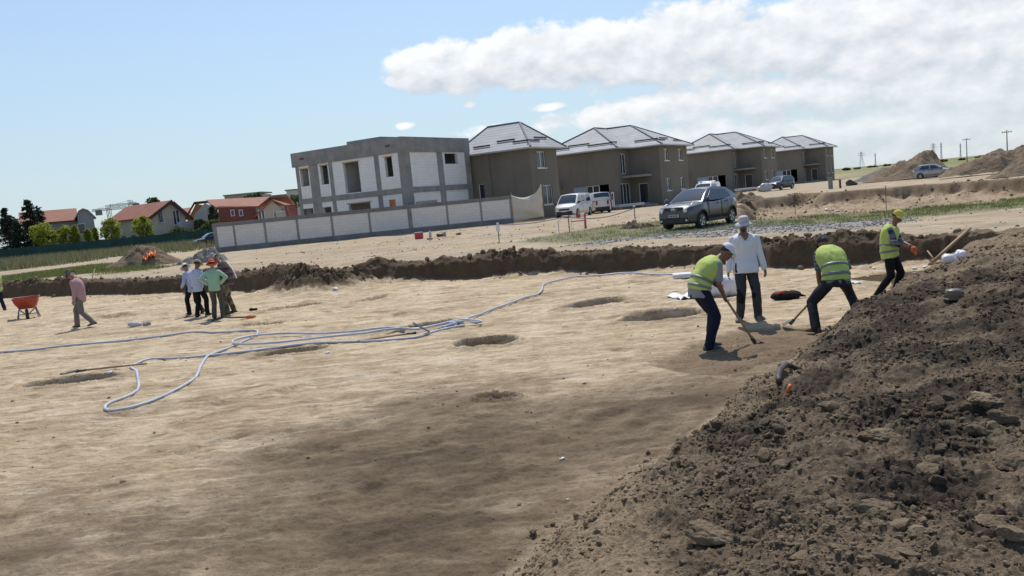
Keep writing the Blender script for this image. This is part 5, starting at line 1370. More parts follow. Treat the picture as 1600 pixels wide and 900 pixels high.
def crane(label, px, ytop, x0p, x1p, cwp, Y):
    p = at_y(px, ytop, Y); g0 = 0; t = thing('tower_crane', label, 'crane', (p.x, Y, g0), 0, 'tower cranes far behind the red roofs'); H = p.z; k = Y / FOC; r = .22
    m_ = MB()
    for sx, sy in ((.8, .8), (.8, -.8), (-.8, .8), (-.8, -.8)): m_.bar((sx, sy, 0), (sx, sy, H), r)
    for i in range(14): s = 1 if i % 2 else -1; m_.bar((s * .8, -.8, H * i / 14), (-s * .8, -.8, H * (i + 1) / 14), r * .7)
    m_.build('mast', YSTEEL, t); j = H - 2.6
    m_ = MB(); a, b = (x0p - px) * k, (x1p - px) * k; m_.bar((a, -.5, j), (b, -.5, j), r); m_.bar((a, .5, j), (b, .5, j), r); m_.bar((a, 0, j + 1.1), (b, 0, j + 1.1), r)
    for i in range(24): x_ = a + (b - a) * i / 24; x2 = a + (b - a) * (i + 1) / 24; m_.bar((x_, -.5, j), ((x_ + x2) / 2, 0, j + 1.1), r * .6); m_.bar(((x_ + x2) / 2, 0, j + 1.1), (x2, -.5, j), r * .6)
    m_.build('jib', YSTEEL, t); c = (cwp - px) * k; MB().box((c - 1.4, -.8, j - 2.2), (c + 1.4, .8, j + .6)).build('counterweight', CONCD, t)
    m_ = MB(); m_.bar((0, 0, H), (a * .7, 0, j + 1.1), .12); m_.bar((0, 0, H), (b * .7, 0, j + 1.1), .12); m_.build('tie_bar', YSTEEL, t)
crane('left tower crane, lower jib, between the two nearest red roofs', 168.7, 320.5, 143, 196, 153, 420)
crane('right tower crane, higher jib, over the ridge of the cream house', 203, 312.5, 170, 213, 211.5, 440)
for i, (px, w, h_, Y) in enumerate([(1322, 8, 5, 420), (1339, 6, 3, 430), (1362, 10, 3, 450), (1385, 7, 4, 440), (1409, 8, 5, 400), (1474, 9, 5, 380), (1503, 6, 4, 380), (1536, 18, 5, 420), (1560, 20, 5, 430), (1590, 22, 5, 420)]):
    d = ray(px, 300); g0 = hz(d.x * Y, Y); zb_ = g0; q = at_y(px, 250, Y)
    base_py = 250 + (q.z - g0) * FOC / Y
    lab = ['dark bush on the horizon nearest to the last grey house', 'tiny bush on the horizon under the wide pylon', 'low bush on the horizon right of the thin mast', 'bush on the horizon left of the gravel heap', 'dark round bush on the horizon above the gravel heap', 'bush on the skyline right of the pointed earth heap', 'small bush on the skyline left of the farther utility pole', 'long bush on the skyline right of the farther utility pole', 'long bush on the skyline left of the nearer utility pole', 'bush on the skyline at the far right edge'][i]
    broadleaf(lab, px, base_py - h_ * .8, base_py + .6, w * 1.6, Y, GREEN, 'distant_bush', 'bush', 'bushes on the far horizon', 80 + i, 420, .45, .15, 5, g0)

# ================================================================== VEHICLES
def paint(name, col, metal=.5, rough=.32):
    t = NT(name); t.fin(t.ramp(t.noise(t.coord('Object'), 2.5, 4), [(.3, tuple(x * .92 for x in col)), (.7, col)]), t.ramp(t.noise(t.coord('Object'), 6, 5, .7), [(.3, rough), (.75, rough + .14)]), metal, .5)
    t.b.inputs['Coat Weight'].default_value = .7; t.b.inputs['Coat Roughness'].default_value = .08; return t.mat
P_GREY, P_WHITE, P_SILVER, P_DARK, P_BLACK = paint('grey_paint', (.085, .085, .092)), paint('white_paint', (.70, .70, .69), 0, .4), paint('silver_paint', (.40, .40, .395), .25), paint('blue_black_paint', (.025, .03, .05)), paint('black_paint', (.012, .012, .014))
BLACKP = simple('black_plastic', (.022, .022, .023), .55, 0, .2); TYRE = simple('tyre_rubber', (.028, .027, .026), .85, 0, .3, 8); ALLOY = simple('alloy', (.50, .50, .51), .3, .8, .06); CHROME = simple('chrome', (.75, .75, .76), .12, 1, .02)
CARGLASS = NT('car_glass').fin((.03, .045, .06), .03, 0, .8); LAMP = NT('lamp_lens').fin((.70, .70, .68), .08, .1, .6); REDL = simple('red_lens', (.35, .015, .012), .2, 0, .1); PLATE = simple('number_plate', (.62, .62, .60), .5, 0, .03)
def car(name, label, pos, f, st, pt, group='cars and vans parked on the site', extra=None):
    """f: heading (direction of the nose); st: style dictionary"""
    t = thing(name, label, st.get('cat', 'car'), pos, math.atan2(f[1], f[0]), group)
    L_, W, gc, wbz = st['L'], st['W'] / 2, st['gc'], st['wr']
    xf, xr = st['axles']; ra = wbz + .055
    top = st['top']                                             # (x, z): hood and beltline, front to rear
    tx = [p[0] for p in top][::-1]; tz = [p[1] for p in top][::-1]
    def ztop(x): return float(np.interp(x, tx, tz))
    def zbot(x):
        b = gc + .10 * sstep(L_ / 2 - .55, L_ / 2, abs(x)) 
        for xa in (xf, xr):
            d = abs(x - xa)
            if d < ra: b = max(b, wbz + math.sqrt(max(0, ra * ra - d * d)))
        return float(b)
    def wid(x):
        e = max(0, abs(x) - (L_ / 2 - st.get('nose', .55))) / st.get('nose', .55)
        w = W * (1 - .20 * e ** 2.2)
        for xa in (xf, xr): w += st.get('bulge', .02) * math.exp(-((x - xa) / .42) ** 2)
        return w
    def half(x):
        w, zt, zb = wid(x), ztop(x), zbot(x); zm = gc + (zt - gc) * .52
        lo = max(zb, gc)
        return [(0, zb + .03), (w * .80, zb + .01), (w * .955, zb), (w * .985, lo + .06), (w, max(lo + .07, zm)), (w * .985, max(lo + .08, zt - .16)), (w * .945, zt - .045), (w * .86, zt), (w * .45, zt + .035), (0, zt + .045)]
    xs = sorted(set(list(np.linspace(-L_ / 2, L_ / 2, 44)) + [xa + s * (ra * k) for xa in (xf, xr) for s in (-1, 1) for k in (.3, .55, .75, .88, .96, 1.0, 1.012)]))
    rings = []
    for x in xs:
        h = half(x); rings.append([Vector((x, y, z)) for y, z in h] + [Vector((x, -y, z)) for y, z in h[-2:0:-1]])
    body = MB().loft(rings).build('body', pt, t, smooth=True, angle=38)
    MB().box((-L_ / 2 + .35, -W * .78, gc - .02), (L_ / 2 - .35, W * .78, .72)).build('underbody', BLACKP, body)
    # cabin
    A, B, C_, D = st['cabin']; wb_, wr_ = W * .93, W * st.get('tumble', .74)
    def side(x, z, off=0.0):
        k = (z - A[1]) / (B[1] - A[1]); return wb_ + (wr_ - wb_) * k + off
    m_ = MB(); n = 7; rg_ = []
    for fr in np.linspace(0, 1, 16):
        # profile walks A-B-C-D
        pass
    prof = [A, ((A[0] + B[0]) / 2, (A[1] + B[1]) / 2 + .03), B, ((B[0] * .6 + C_[0] * .4), max(B[1], C_[1]) + .035), C_, ((C_[0] + D[0]) / 2 - .03, (C_[1] + D[1]) / 2 + .03), D]
    for x, z in prof:
        w = side(x, z); rg_.append([Vector((x, -w, z)), Vector((x, -w * .55, z + .03)), Vector((x, 0, z + .04)), Vector((x, w * .55, z + .03)), Vector((x, w, z))])
    m_.loft(rg_, closed=False, cap=False)
    base = [Vector((p[0], s * side(*p), p[1])) for s in (1, -1) for p in prof]
    k = len(prof)
    m_.add(base[:k], [tuple(range(k))]); m_.add(base[k:], [tuple(range(k))])
    cab = m_.build('cabin', st.get('roofpaint', pt), t, bevel=.035, smooth=True, angle=40)
    # windscreens lie 12 mm above the slopes
    def pane(nm, p, q, a0, a1, parent=t, wk=.90):
        p, q = Vector((p[0], 0, p[1])), Vector((q[0], 0, q[1])); nrm = Vector((-(q.z - p.z), 0, q.x - p.x)); nrm = nrm / nrm.length
        if nrm.z < 0: nrm = -nrm
        rows = []
        for i in range(6):
            s = a0 + (a1 - a0) * i / 5; c = p.lerp(q, s) + nrm * (.03 * math.sin(math.pi * s) + .014); w = (side(c.x, c.z)) * wk
            rows.append([c + Vector((0, w * e, .04 * (1 - e * e))) for e in np.linspace(-1, 1, 9)])
        o = MB().loft(rows, closed=False, cap=False).build(nm, CARGLASS, parent, smooth=True); return o
    pane('windscreen', A, B, .06, .93)
    pane('rear_window', C_, D, .08, .80 if not st.get('van') else .62)
    for s in (1, -1):
        for q in st['side_windows']:
            vs = [Vector((x, s * (side(x, z) + .008), z)) for x, z in q] + [Vector((x, s * (side(x, z) - .01), z)) for x, z in q]; n_ = len(q)
            MB().add(vs, [tuple(range(n_)), tuple(range(2 * n_ - 1, n_ - 1, -1))] + [(i, i + n_, (i + 1) % n_ + n_, (i + 1) % n_) for i in range(n_)]).build('side_window', CARGLASS, t)
        for (x0, x1) in st['doors']:
            # door skin, 5 mm proud of the body side
            rows = []
            for x in np.linspace(x0, x1, 9):
                w, zt = wid(x), ztop(x); rows.append([Vector((x, s * (w * c + .006), z)) for c, z in ((.987, max(gc + .10, zbot(x) + .05)), (1.0, gc + (zt - gc) * .52), (.987, zt - .15), (.955, zt - .05))])
            d = MB().loft(rows, closed=False, cap=False).build('door', pt, t, smooth=True, fix=False)
            md = d.modifiers.new('s', 'SOLIDIFY'); md.thickness = .012; md.offset = 0
            xh = x0 + .14 if x1 > x0 else x1 + .14; zt = ztop(xh)
            MB().bar((xh, s * (wid(xh) + .02), zt - .14), (xh + .17, s * (wid(xh) + .02), zt - .13), .03, .035).build('handle', st.get('handle', pt), d)
        xm = A[0] - .12; MB().lathe([(.0, -.10), (.08, -.085), (.115, 0), (.09, .075), (.0, .09)], (xm, s * (wb_ + .17), A[1] + .10), 10, sx=.55, sy=1.0).bar((xm, s * (wb_ - .02), A[1] + .03), (xm, s * (wb_ + .12), A[1] + .07), .05).build('mirror', st.get('mirror', pt), t, smooth=True)
        # wheels
        for xa in (xf, xr):
            w = thing('wheel', None, None, (xa, s * (W - .115), wbz)); w.parent = t
            MX = Matrix.Rotation(R(-90 * s), 4, 'X')
            ww = .105; r = wbz
            MB().lathe([(r * .64, -ww), (r * .93, -ww * 1.0), (r, -ww * .62), (r, ww * .62), (r * .93, ww), (r * .66, ww * .98), (r * .64, ww * .8)], (0, 0, 0), 28, MX).build('tyre', TYRE, w, smooth=True, angle=35)
            m_ = MB(); m_.lathe([(r * .63, -ww * .5), (r * .66, ww * .93), (r * .60, ww * .9), (r * .585, ww * .45), (r * .56, -.02), (0, -.02)], (0, 0, 0), 28, MX)
            rim = m_.build('rim', ALLOY if st.get('alloy', 1) else GUT, w, smooth=True, angle=35)
            m_ = MB(); ns = st.get('spokes', 5)
            for i in range(ns):
                a = 2 * math.pi * i / ns
                for da in (-.13, .13): m_.bar(MX @ Vector((0.05 * math.cos(a), .05 * math.sin(a), ww * .62)), MX @ Vector((r * .6 * math.cos(a + da), r * .6 * math.sin(a + da), ww * .8)), .036, .05)
            m_.lathe([(.062, ww * .4), (.06, ww * .78), (0, ww * .82)], (0, 0, 0), 12, MX); m_.build('spokes', ALLOY, rim)
    # nose and tail
    xe = L_ / 2; zh = ztop(xe); hw = wid(xe - .1)
    hz_ = st.get('lampz', zh - .12)
    for s in (1, -1):
        MB().lathe([(0, .05), (.07, .04), (.1, 0), (.06, -.06)], (0, 0, 0), 14, Matrix.Translation((xe - st.get('lampx', .005), s * hw * .74, hz_)) @ Matrix.Rotation(R(75), 4, 'Y') @ Matrix.Rotation(R(-22 * s), 4, 'X') @ Matrix.Diagonal((st.get('lamph', .8), st.get('lampw', 1.5), 1, 1))).build('headlight', LAMP, t, smooth=True)
        MB().box((-xe - .015, s * wid(-xe) * .72 - .09, ztop(-xe) - .36), (-xe + .09, s * wid(-xe) * .72 + .09, ztop(-xe) - st.get('tailtop', .04))).build('taillight', REDL, t, bevel=.02)
    MB().box((xe - .10, -hw * .58, st.get('grz', hz_) - .10), (xe + .012, hw * .58, st.get('grz', hz_) + .05)).build('grille', BLACKP, t, bevel=.02)
    bm_ = MB(); bm_.box((xe - .16, -hw * .88, gc + .04), (xe + .025, hw * .88, gc + .04 + st.get('lowb', .2))); bm_.build('bumper', st.get('bumper', BLACKP), t, bevel=.03)
    MB().box((-xe - .03, -hw * .88, gc + .06), (-xe + .16, hw * .88, gc + .34)).build('rear_bumper', st.get('bumper', BLACKP), t, bevel=.03)
    pz = st.get('platez', gc + .33)
    pl = MB().box((xe + .02, -.26, pz - .055), (xe + .045, .26, pz + .055)).build('number_plate', PLATE, t)
    if st.get('plate_marks'):
        m_ = MB()
        for i, (y, w) in enumerate(((.18, .035), (.12, .05), (.06, .05), (-.01, .045), (-.07, .05), (-.14, .05), (-.19, .03))): m_.box((xe + .046, -y - w / 2, pz - .035), (xe + .05, -y + w / 2, pz + .035))
        m_.build('characters', simple('plate_ink', (.10, .10, .11), .6), pl)
        MB().box((xe + .046, -.258, pz - .053), (xe + .05, -.225, pz + .053)).build('blue_band', simple('plate_blue', (.02, .06, .3), .5), pl)
    if extra: extra(t, locals())
    return t
SUV = dict(L=4.13, W=1.77, gc=.24, wr=.335, axles=(1.27, -1.26), bulge=.055, nose=.8, tumble=.70, lampz=.80, lampw=.95, lamph=1.0, lampx=-.005, grz=.90, lowb=.24, platez=.60, plate_marks=1, spokes=5,
           top=[(2.065, .86), (1.95, .95), (1.6, 1.02), (.85, 1.10), (.2, 1.08), (-.8, 1.13), (-1.5, 1.16), (-1.95, 1.10), (-2.065, .98)],
           cabin=((1.08, 1.09), (.22, 1.60), (-1.30, 1.57), (-1.93, 1.14)),
           side_windows=[[(.72, 1.14), (.15, 1.50), (-.28, 1.525), (-.30, 1.14)], [(-.42, 1.15), (-.40, 1.525), (-1.1, 1.50), (-1.38, 1.24), (-1.32, 1.17)]], doors=[(-.32, .78), (-.36, -1.02)])
def suv_extra(t, L):
    xe = L['xe']
    # badge: a bright ring crossed by a bar
    m_ = MB(); c = Vector((xe + .02, 0, .885))
    m_.tube([c + Vector((0, .062 * math.cos(a), .062 * math.sin(a))) for a in np.linspace(0, 2 * math.pi, 25)], .011, 6, False); m_.box((xe + .012, -.085, .871), (xe + .03, .085, .899)); m_.build('badge', CHROME, t)
    m_ = MB()
    for s in (1, -1): m_.tube([(xe + .015, s * .10, .82), (xe + .01, s * .13, .86), (xe - .02, s * .22, .96)], .013, 6)
    m_.tube([(xe + .018, -.10, .82), (xe + .02, .10, .82)], .013, 6); m_.build('grille_bar', CHROME, t)
    for s in (1, -1):
        MB().lathe([(0, .03), (.05, .025), (.07, 0), (.05, -.03)], (0, 0, 0), 12, Matrix.Translation((1.62, s * .62, 1.035)) @ Matrix.Rotation(R(30), 4, 'Y') @ Matrix.Diagonal((2.0, .8, 1, 1))).build('indicator', LAMP, t, smooth=True)
        MB().lathe([(0, .02), (.045, .018), (.055, 0)], (0, 0, 0), 12, Matrix.Translation((xe + .01, s * .60, .40)) @ Matrix.Rotation(R(85), 4, 'Y')).build('fog_light', LAMP, t, smooth=True)
        for xa in L['st']['axles']:
            # dark arch lip
            r = L['ra'] + .012; MB().tube([(xa + r * math.cos(a), s * (L['wid'](xa + r * math.cos(a)) - .004), L['wbz'] + r * math.sin(a)) for a in np.linspace(-.15, math.pi + .15, 15)], .03, 6).build('arch_trim', BLACKP, t, smooth=True)
        MB().bar((.9, s * (L['W'] - .005), .30), (-.85, s * (L['W'] - .005), .30), .05, .13).build('sill_trim', BLACKP, t)
    for s in (1, -1): MB().tube([(.0, s * .55, 1.635), (-.3, s * .56, 1.64), (-1.1, s * .55, 1.615)], .014, 6).build('roof_rail', BLACKP, t)
f = Vector((-.69, -.72)); f.normalize()
fl = at_z(1095, 356.5, .5); 
lft = Vector((-f.y, f.x))
c2 = Vector((fl.x, fl.y)) - f * 1.27 - lft * .76
car('parked_car', 'metallic grey crossover car parked on the gravel strip facing the excavation', (c2.x, c2.y, hz(c2.x, c2.y) + .0), f, SUV, P_GREY, extra=suv_extra)
VAN = dict(cat='van', L=4.76, W=1.9, gc=.24, wr=.33, axles=(1.62, -1.55), bulge=.01, nose=.7, tumble=.80, lampz=.84, lampw=1.2, lamph=1.2, grz=.72, lowb=.28, alloy=0, van=1, tailtop=-.3,
           top=[(2.38, .84), (2.2, .98), (1.7, 1.12), (1.5, 1.15), (.5, 1.16), (-2.3, 1.18), (-2.38, 1.1)], cabin=((1.72, 1.13), (.85, 1.88), (-2.05, 1.90), (-2.34, 1.16)),
           side_windows=[[(1.3, 1.2), (.78, 1.72), (.42, 1.74), (.42, 1.2)], [(.28, 1.22), (.28, 1.76), (-.75, 1.78), (-.75, 1.22)], [(-.88, 1.22), (-.88, 1.78), (-1.85, 1.76), (-1.95, 1.22)]], doors=[(.38, 1.4), (.30, -.9)], handle=BLACKP, mirror=BLACKP)
def van_pos(px, py, z=.5):
    p = gpt(px, py); return (p.x, p.y, hz(p.x, p.y))
def dirn(deg): return Vector((-math.sin(R(deg)), -math.cos(R(deg))))
vp = at_y(900, 337, 67.0); car('parked_van', 'white passenger van with dark bumper parked at the corner of the grey house', (vp.x, 68.4, hz(vp.x, 68.4)), dirn(25), VAN, P_WHITE)
SVAN = dict(cat='van', L=4.36, W=1.75, gc=.22, wr=.31, axles=(1.35, -1.40), bulge=.01, nose=.6, tumble=.84, lampz=.80, grz=.70, lowb=.26, alloy=0, van=1, tailtop=.0,
            top=[(2.18, .82), (2.0, .96), (1.35, 1.08), (.4, 1.10), (-2.1, 1.12), (-2.18, 1.1)], cabin=((1.38, 1.07), (.62, 1.74), (-2.0, 1.80), (-2.16, 1.12)),
            side_windows=[[(1.0, 1.14), (.52, 1.6), (.12, 1.62), (.12, 1.14)], [(0, 1.15), (0, 1.63), (-.8, 1.64), (-.8, 1.15)]], doors=[(.1, 1.15), (.04, -.9)], handle=BLACKP, mirror=BLACKP)
def open_door(t, L):
    xe = -L['xe']; d = MB(); d.box((xe - .82, -.90, .45), (xe - .02, -.84, 1.75)); o = d.build('rear_door', P_WHITE, t, bevel=.03)
    MB().box((xe - .72, -.915, 1.12), (xe - .12, -.903, 1.62)).box((xe - .72, -.837, 1.12), (xe - .12, -.825, 1.62)).build('door_pane', CARGLASS, o)
    MB().box((xe - .60, -.925, .82), (xe - .25, -.903, .95)).build('plate_recess', BLACKP, o)
vp = at_y(936, 332, 71); car('parked_van', 'small white van seen from behind with one rear door swung open', (vp.x + .1, 73.2, hz(vp.x, 73)), Vector((-.12, 1)), SVAN, P_WHITE, extra=open_door)
def roof_load(t, L):
    for x in (.2, -.8):
        m_ = MB(); m_.tube([(x, -.7, 1.80), (x, -.68, 1.9), (x, .68, 1.9), (x, .7, 1.80)], .025, 6); m_.build('roof_rack', GUT, t)
    MB().tube([(.6, -.35, 1.95), (-1.2, -.30, 1.95)], .06, 8).build('roof_pipe', GUT, t)
vp = at_y(1104, 303, 78); car('parked_van', 'white van with roof bars, mostly hidden behind the grey crossover', (vp.x, 78, hz(vp.x, 78)), dirn(32), SVAN, P_WHITE, extra=roof_load)
MPV = dict(L=4.3, W=1.78, gc=.2, wr=.31, axles=(1.3, -1.3), nose=.7, tumble=.78, lampz=.74, grz=.68, alloy=1, top=[(2.15, .78), (2.0, .90), (1.2, 1.03), (.2, 1.02), (-1.9, 1.06), (-2.15, .98)], cabin=((1.3, 1.02), (.45, 1.62), (-1.6, 1.62), (-2.1, 1.06)),
           side_windows=[[(.95, 1.08), (.4, 1.52), (0, 1.53), (0, 1.08)], [(-.12, 1.08), (-.12, 1.53), (-.95, 1.53), (-.95, 1.08)], [(-1.05, 1.09), (-1.05, 1.52), (-1.55, 1.48), (-1.75, 1.1)]], doors=[(-.05, 1.0), (-.1, -1.0)])
vp = at_y(1220, 297, 99); car('parked_car', 'dark blue car with glaring windscreen parked before the second farthest grey house', (vp.x, 99, hz(vp.x, 99)), dirn(48), MPV, P_DARK)
HATCH = dict(L=3.75, W=1.64, gc=.19, wr=.29, axles=(1.2, -1.16), nose=.6, tumble=.78, lampz=.68, grz=.62, lowb=.3, alloy=0, top=[(1.875, .70), (1.75, .82), (.95, .95), (.2, .94), (-1.6, .97), (-1.875, .9)], cabin=((1.0, .94), (.28, 1.43), (-1.3, 1.43), (-1.78, .97)),
             side_windows=[[(.7, .99), (.22, 1.34), (-.2, 1.36), (-.2, .99)], [(-.3, .99), (-.3, 1.36), (-1.0, 1.34), (-1.25, 1.05), (-1.2, 1.0)]], doors=[(-.25, .85), (-.3, -1.0)], handle=BLACKP, mirror=BLACKP)
vp = gpt(1464, 277.5); car('parked_car', 'silver hatchback with dark lower body on the track by the pointed earth heap', (vp.x, vp.y + .8, hz(vp.x, vp.y + .8)), Vector((.86, -.52)), HATCH, P_SILVER)
SEDAN = dict(MPV, cat='car')
vp = at_y(333, 384, 88); car('parked_car', 'black car half hidden behind the left end of the white block wall', (vp.x, 88, hz(vp.x, 88)), Vector((-.80, -.60)), HATCH, P_BLACK)

# ================================================================== PEOPLE
def skin_mat(name, col):
    t = NT(name); n = t.noise(t.coord('Object'), 18, 4); t.fin(t.ramp(n, [(.3, tuple(x * .88 for x in col)), (.7, col)]), .5, 0, .35)
    t.b.inputs['Subsurface Weight'].default_value = .08; t.b.inputs['Subsurface Radius'].default_value = (.02, .008, .004); return t.mat
SKIN, SKINT = skin_mat('skin', (.36, .20, .135)), skin_mat('tanned_skin', (.24, .125, .08))
def cloth(name, col, var=.12, rough=.9, trans=0):
    t = NT(name); P = t.coord('Object'); n = t.noise(P, 6, 5, .6); w = t.noise(P, 220, 2)
    c = t.ramp(n, [(.3, tuple(x * (1 - var) for x in col)), (.7, tuple(min(1, x * (1 + var)) for x in col))]); t.bump(w, .25, .002)
    return t.fin(c, rough, 0, .2)
def plaid(name, a, b, c_, s=14):
    t = NT(name); P = t.coord('Object'); q = t.n('ShaderNodeSeparateXYZ'); t.ln(P, q.inputs[0])
    def band(o, k, ph=0): return t.ramp(t.math('FRACT', t.math('ADD', t.math('MULTIPLY', o, k), ph)), [(.0, 0), (.42, 0), (.46, 1), (.90, 1), (.96, 0)])
    h = band(q.outputs[2], s); v = band(t.math('ADD', q.outputs[0], q.outputs[1]), s, .3); th_ = t.ramp(t.math('FRACT', t.math('MULTIPLY', q.outputs[2], s * .5)), [(.0, 1), (.07, 1), (.09, 0), (1, 0)])
    col = t.mix(t.math('MULTIPLY', h, .8), a, b); col = t.mix(t.math('MULTIPLY', v, .45), col, b); col = t.mix(th_, col, c_); return t.fin(col, .9, 0, .2)
HIVIS = cloth('hi_vis_fabric', (.47, .56, .15), .14, .8); REFL = simple('reflective_tape', (.20, .20, .20), .5, .2, .15)
ELEN = dict(ua=.285, fa=.255, th=.435, sh=.425)
def V3(*a): return Vector(a)
def ik(a, b, l1, l2, pole):
    a, b = Vector(a), Vector(b); d = b - a; L_ = min(d.length, (l1 + l2) * .999); dn = d.normalized()
    x = (l1 * l1 - l2 * l2 + L_ * L_) / (2 * L_); h = math.sqrt(max(0, l1 * l1 - x * x)); p = Vector(pole); p = (p - dn * p.dot(dn)).normalized()
    return a + dn * x + p * h, a + dn * L_
def ell(mb, c, r, rot=None, n=12, m_=9):
    prof = [(math.sin(math.pi * i / m_), -math.cos(math.pi * i / m_)) for i in range(m_ + 1)]; prof[0] = (0, -1); prof[-1] = (0, 1)
    M_ = (rot.to_4x4() if rot else Matrix.Identity(4)) @ Matrix.Diagonal((r[0], r[1], r[2], 1)); return mb.lathe(prof, c, n, M_)
def limb(mb, pts, rs, n=12):
    """smooth tapered tube with round ends through the joints"""
    P_ = [Vector(p) for p in pts]; out, ro = [], []
    for i in range(len(P_) - 1):
        for k in range(5): out.append(P_[i].lerp(P_[i + 1], k / 5)); ro.append(rs[i] + (rs[i + 1] - rs[i]) * k / 5)
    out.append(P_[-1]); ro.append(rs[-1]); mb.tube(out, ro, n)
    for p, r in zip(P_, rs): ell(mb, p, (r, r, r), None, n, 8)
def frame3(fwd, up):
    f = Vector(fwd).normalized(); u = Vector(up); u = (u - f * u.dot(f)).normalized(); r = f.cross(u); return Matrix((r, f, u)).transposed()
class Fig:
    """joints of one person in own coordinates: +y is ahead, +x the person's right, ground z = 0"""
    def __init__(s, pelvis=(0, 0, .93), neck=(0, .02, 1.46), head=(0, .06, 1.63), look=(0, 1, -.1), lf=(-.11, 0, .0), rf=(.11, 0, .0), lh=(-.27, .06, .82), rh=(.27, .06, .82), shx=(1, 0, 0), hpx=(1, 0, 0), lk=(0, 1, 0), rk=(0, 1, 0), le=(-.4, -1, -.1), re=(.4, -1, -.1), lt=(-.25, 1, 0), rt=(.25, 1, 0), sag=.03, wide=1.0, lheel=0, rheel=0):
        s.P, s.N, s.Hd = Vector(pelvis), Vector(neck), Vector(head); s.look = Vector(look); s.w = wide
        s.sx, s.hx = Vector(shx).normalized(), Vector(hpx).normalized()
        s.mid = (s.P + s.N) / 2 + Vector((0, -1, 0)) * sag + Vector((0, 0, sag * .4))
        s.shL, s.shR = s.spine(.83) - s.sx * .162 * wide, s.spine(.83) + s.sx * .162 * wide
        s.hipL, s.hipR = s.P - s.hx * .092 + V3(0, 0, -.03), s.P + s.hx * .092 + V3(0, 0, -.03)
        s.anL, s.anR = Vector(lf) + V3(0, 0, .085 + lheel), Vector(rf) + V3(0, 0, .085 + rheel)
        s.knL, s.anL = ik(s.hipL, s.anL, ELEN['th'], ELEN['sh'], lk); s.knR, s.anR = ik(s.hipR, s.anR, ELEN['th'], ELEN['sh'], rk)
        s.elL, s.wrL = ik(s.shL, lh, ELEN['ua'], ELEN['fa'], le); s.elR, s.wrR = ik(s.shR, rh, ELEN['ua'], ELEN['fa'], re)
        s.ltoe, s.rtoe = Vector(lt).normalized(), Vector(rt).normalized(); s.lheel, s.rheel = lheel, rheel
    def spine(s, t):
        a = 1 - t; return s.P * (a * a) + (s.mid * 2 - (s.P + s.N) / 2) * (2 * a * t) + s.N * (t * t)
    def tan(s, t): return (s.spine(t + .02) - s.spine(t - .02)).normalized()
    def ring(s, t, w, d, n=20, push=0.0):
        c = s.spine(t); x = (s.hx.lerp(s.sx, min(1, max(0, t)))).normalized(); tn = s.tan(t); x = (x - tn * x.dot(tn)).normalized(); y = tn.cross(x)
        return [c + x * (w * math.copysign(abs(math.cos(a)) ** .85, math.cos(a))) + y * (d * math.copysign(abs(math.sin(a)) ** .85, math.sin(a)) + push) for a in (2 * math.pi * k / n for k in range(n))]
SEC = [(-.24, .160, .115), (-.05, .166, .118), (.2, .150, .106), (.45, .156, .112), (.68, .178, .118), (.84, .172, .100), (.93, .125, .082), (1.0, .072, .066), (1.06, .058, .058)]
def torso(mb, f, t0, t1, off, n=20):
    ts = [t0 + (t1 - t0) * i / 13 for i in range(14)]
    mb.loft([f.ring(t, (float(np.interp(t, [q[0] for q in SEC], [q[1] for q in SEC])) * f.w + off), float(np.interp(t, [q[0] for q in SEC], [q[2] for q in SEC])) * f.w + off, n) for t in ts])
def rest_hand(mb, w, el, palm, sgn):
    """a relaxed, slightly curled hand that carries on from the forearm"""
    d = (w - el).normalized(); pn = Vector(palm); pn = (pn - d * pn.dot(d)).normalized(); x = d.cross(pn)
    k = w + d * .085
    mb.loft([[c + x * (a_ * math.cos(q)) + pn * (b_ * math.sin(q)) for q in (2 * math.pi * i / 10 for i in range(10))] for c, a_, b_ in ((w - d * .01, .026, .021), (w + d * .03, .036, .018), (w + d * .07, .041, .016), (k, .038, .014))])
    for i, (o, L_) in enumerate(((-.030, .066), (-.010, .074), (.010, .070), (.029, .054))):
        b = k + x * o * 1.05 - d * .012; p = [b]; dd = d.copy()
        for j, fr in enumerate((.45, .32, .25)):
            dd = (dd + pn * (.34 + .05 * i)).normalized(); p.append(p[-1] + dd * L_ * fr)
        limb(mb, p, [.0098, .0092, .0086, .0075], 7)
    b = w + d * .03 - x * sgn * .034; limb(mb, [b, b + (d * .6 - x * sgn * .7 + pn * .35).normalized() * .036, b + (d * .9 - x * sgn * .55 + pn * .5).normalized() * .066], [.014, .0115, .009], 7)
def grip_hand(mb, w, c, axis, sgn):
    """a hand closed round a shaft through c"""
    a = Vector(axis).normalized(); q = (w - c); q = (q - a * q.dot(a)).normalized(); s_ = a.cross(q); r = .027
    mb.loft([[p + a * (k1 * math.cos(t)) + s_ * (k2 * math.sin(t)) for t in (2 * math.pi * i / 10 for i in range(10))] for p, k1, k2 in ((w, .026, .022), (w.lerp(c + q * r, .5), .037, .018), (c + q * r * 1.1, .040, .016))])
    for i in range(4):
        o = a * (-.031 + .0207 * i); p = [c + o + (q * math.cos(t) + s_ * math.sin(t) * 1) * r for t in (.2, .9, 1.6, 2.3, 3.0, 3.6 - .1 * i)]; limb(mb, p, [.0105, .0105, .010, .0095, .009, .008], 7)
    p = [c + q * r * 1.2 + a * .034 * sgn, c + a * .038 * sgn + (q * .5 - s_) * r, c + a * .022 * sgn + (-q * .3 - s_) * r * 1.05]; limb(mb, p, [.013, .011, .009], 7)
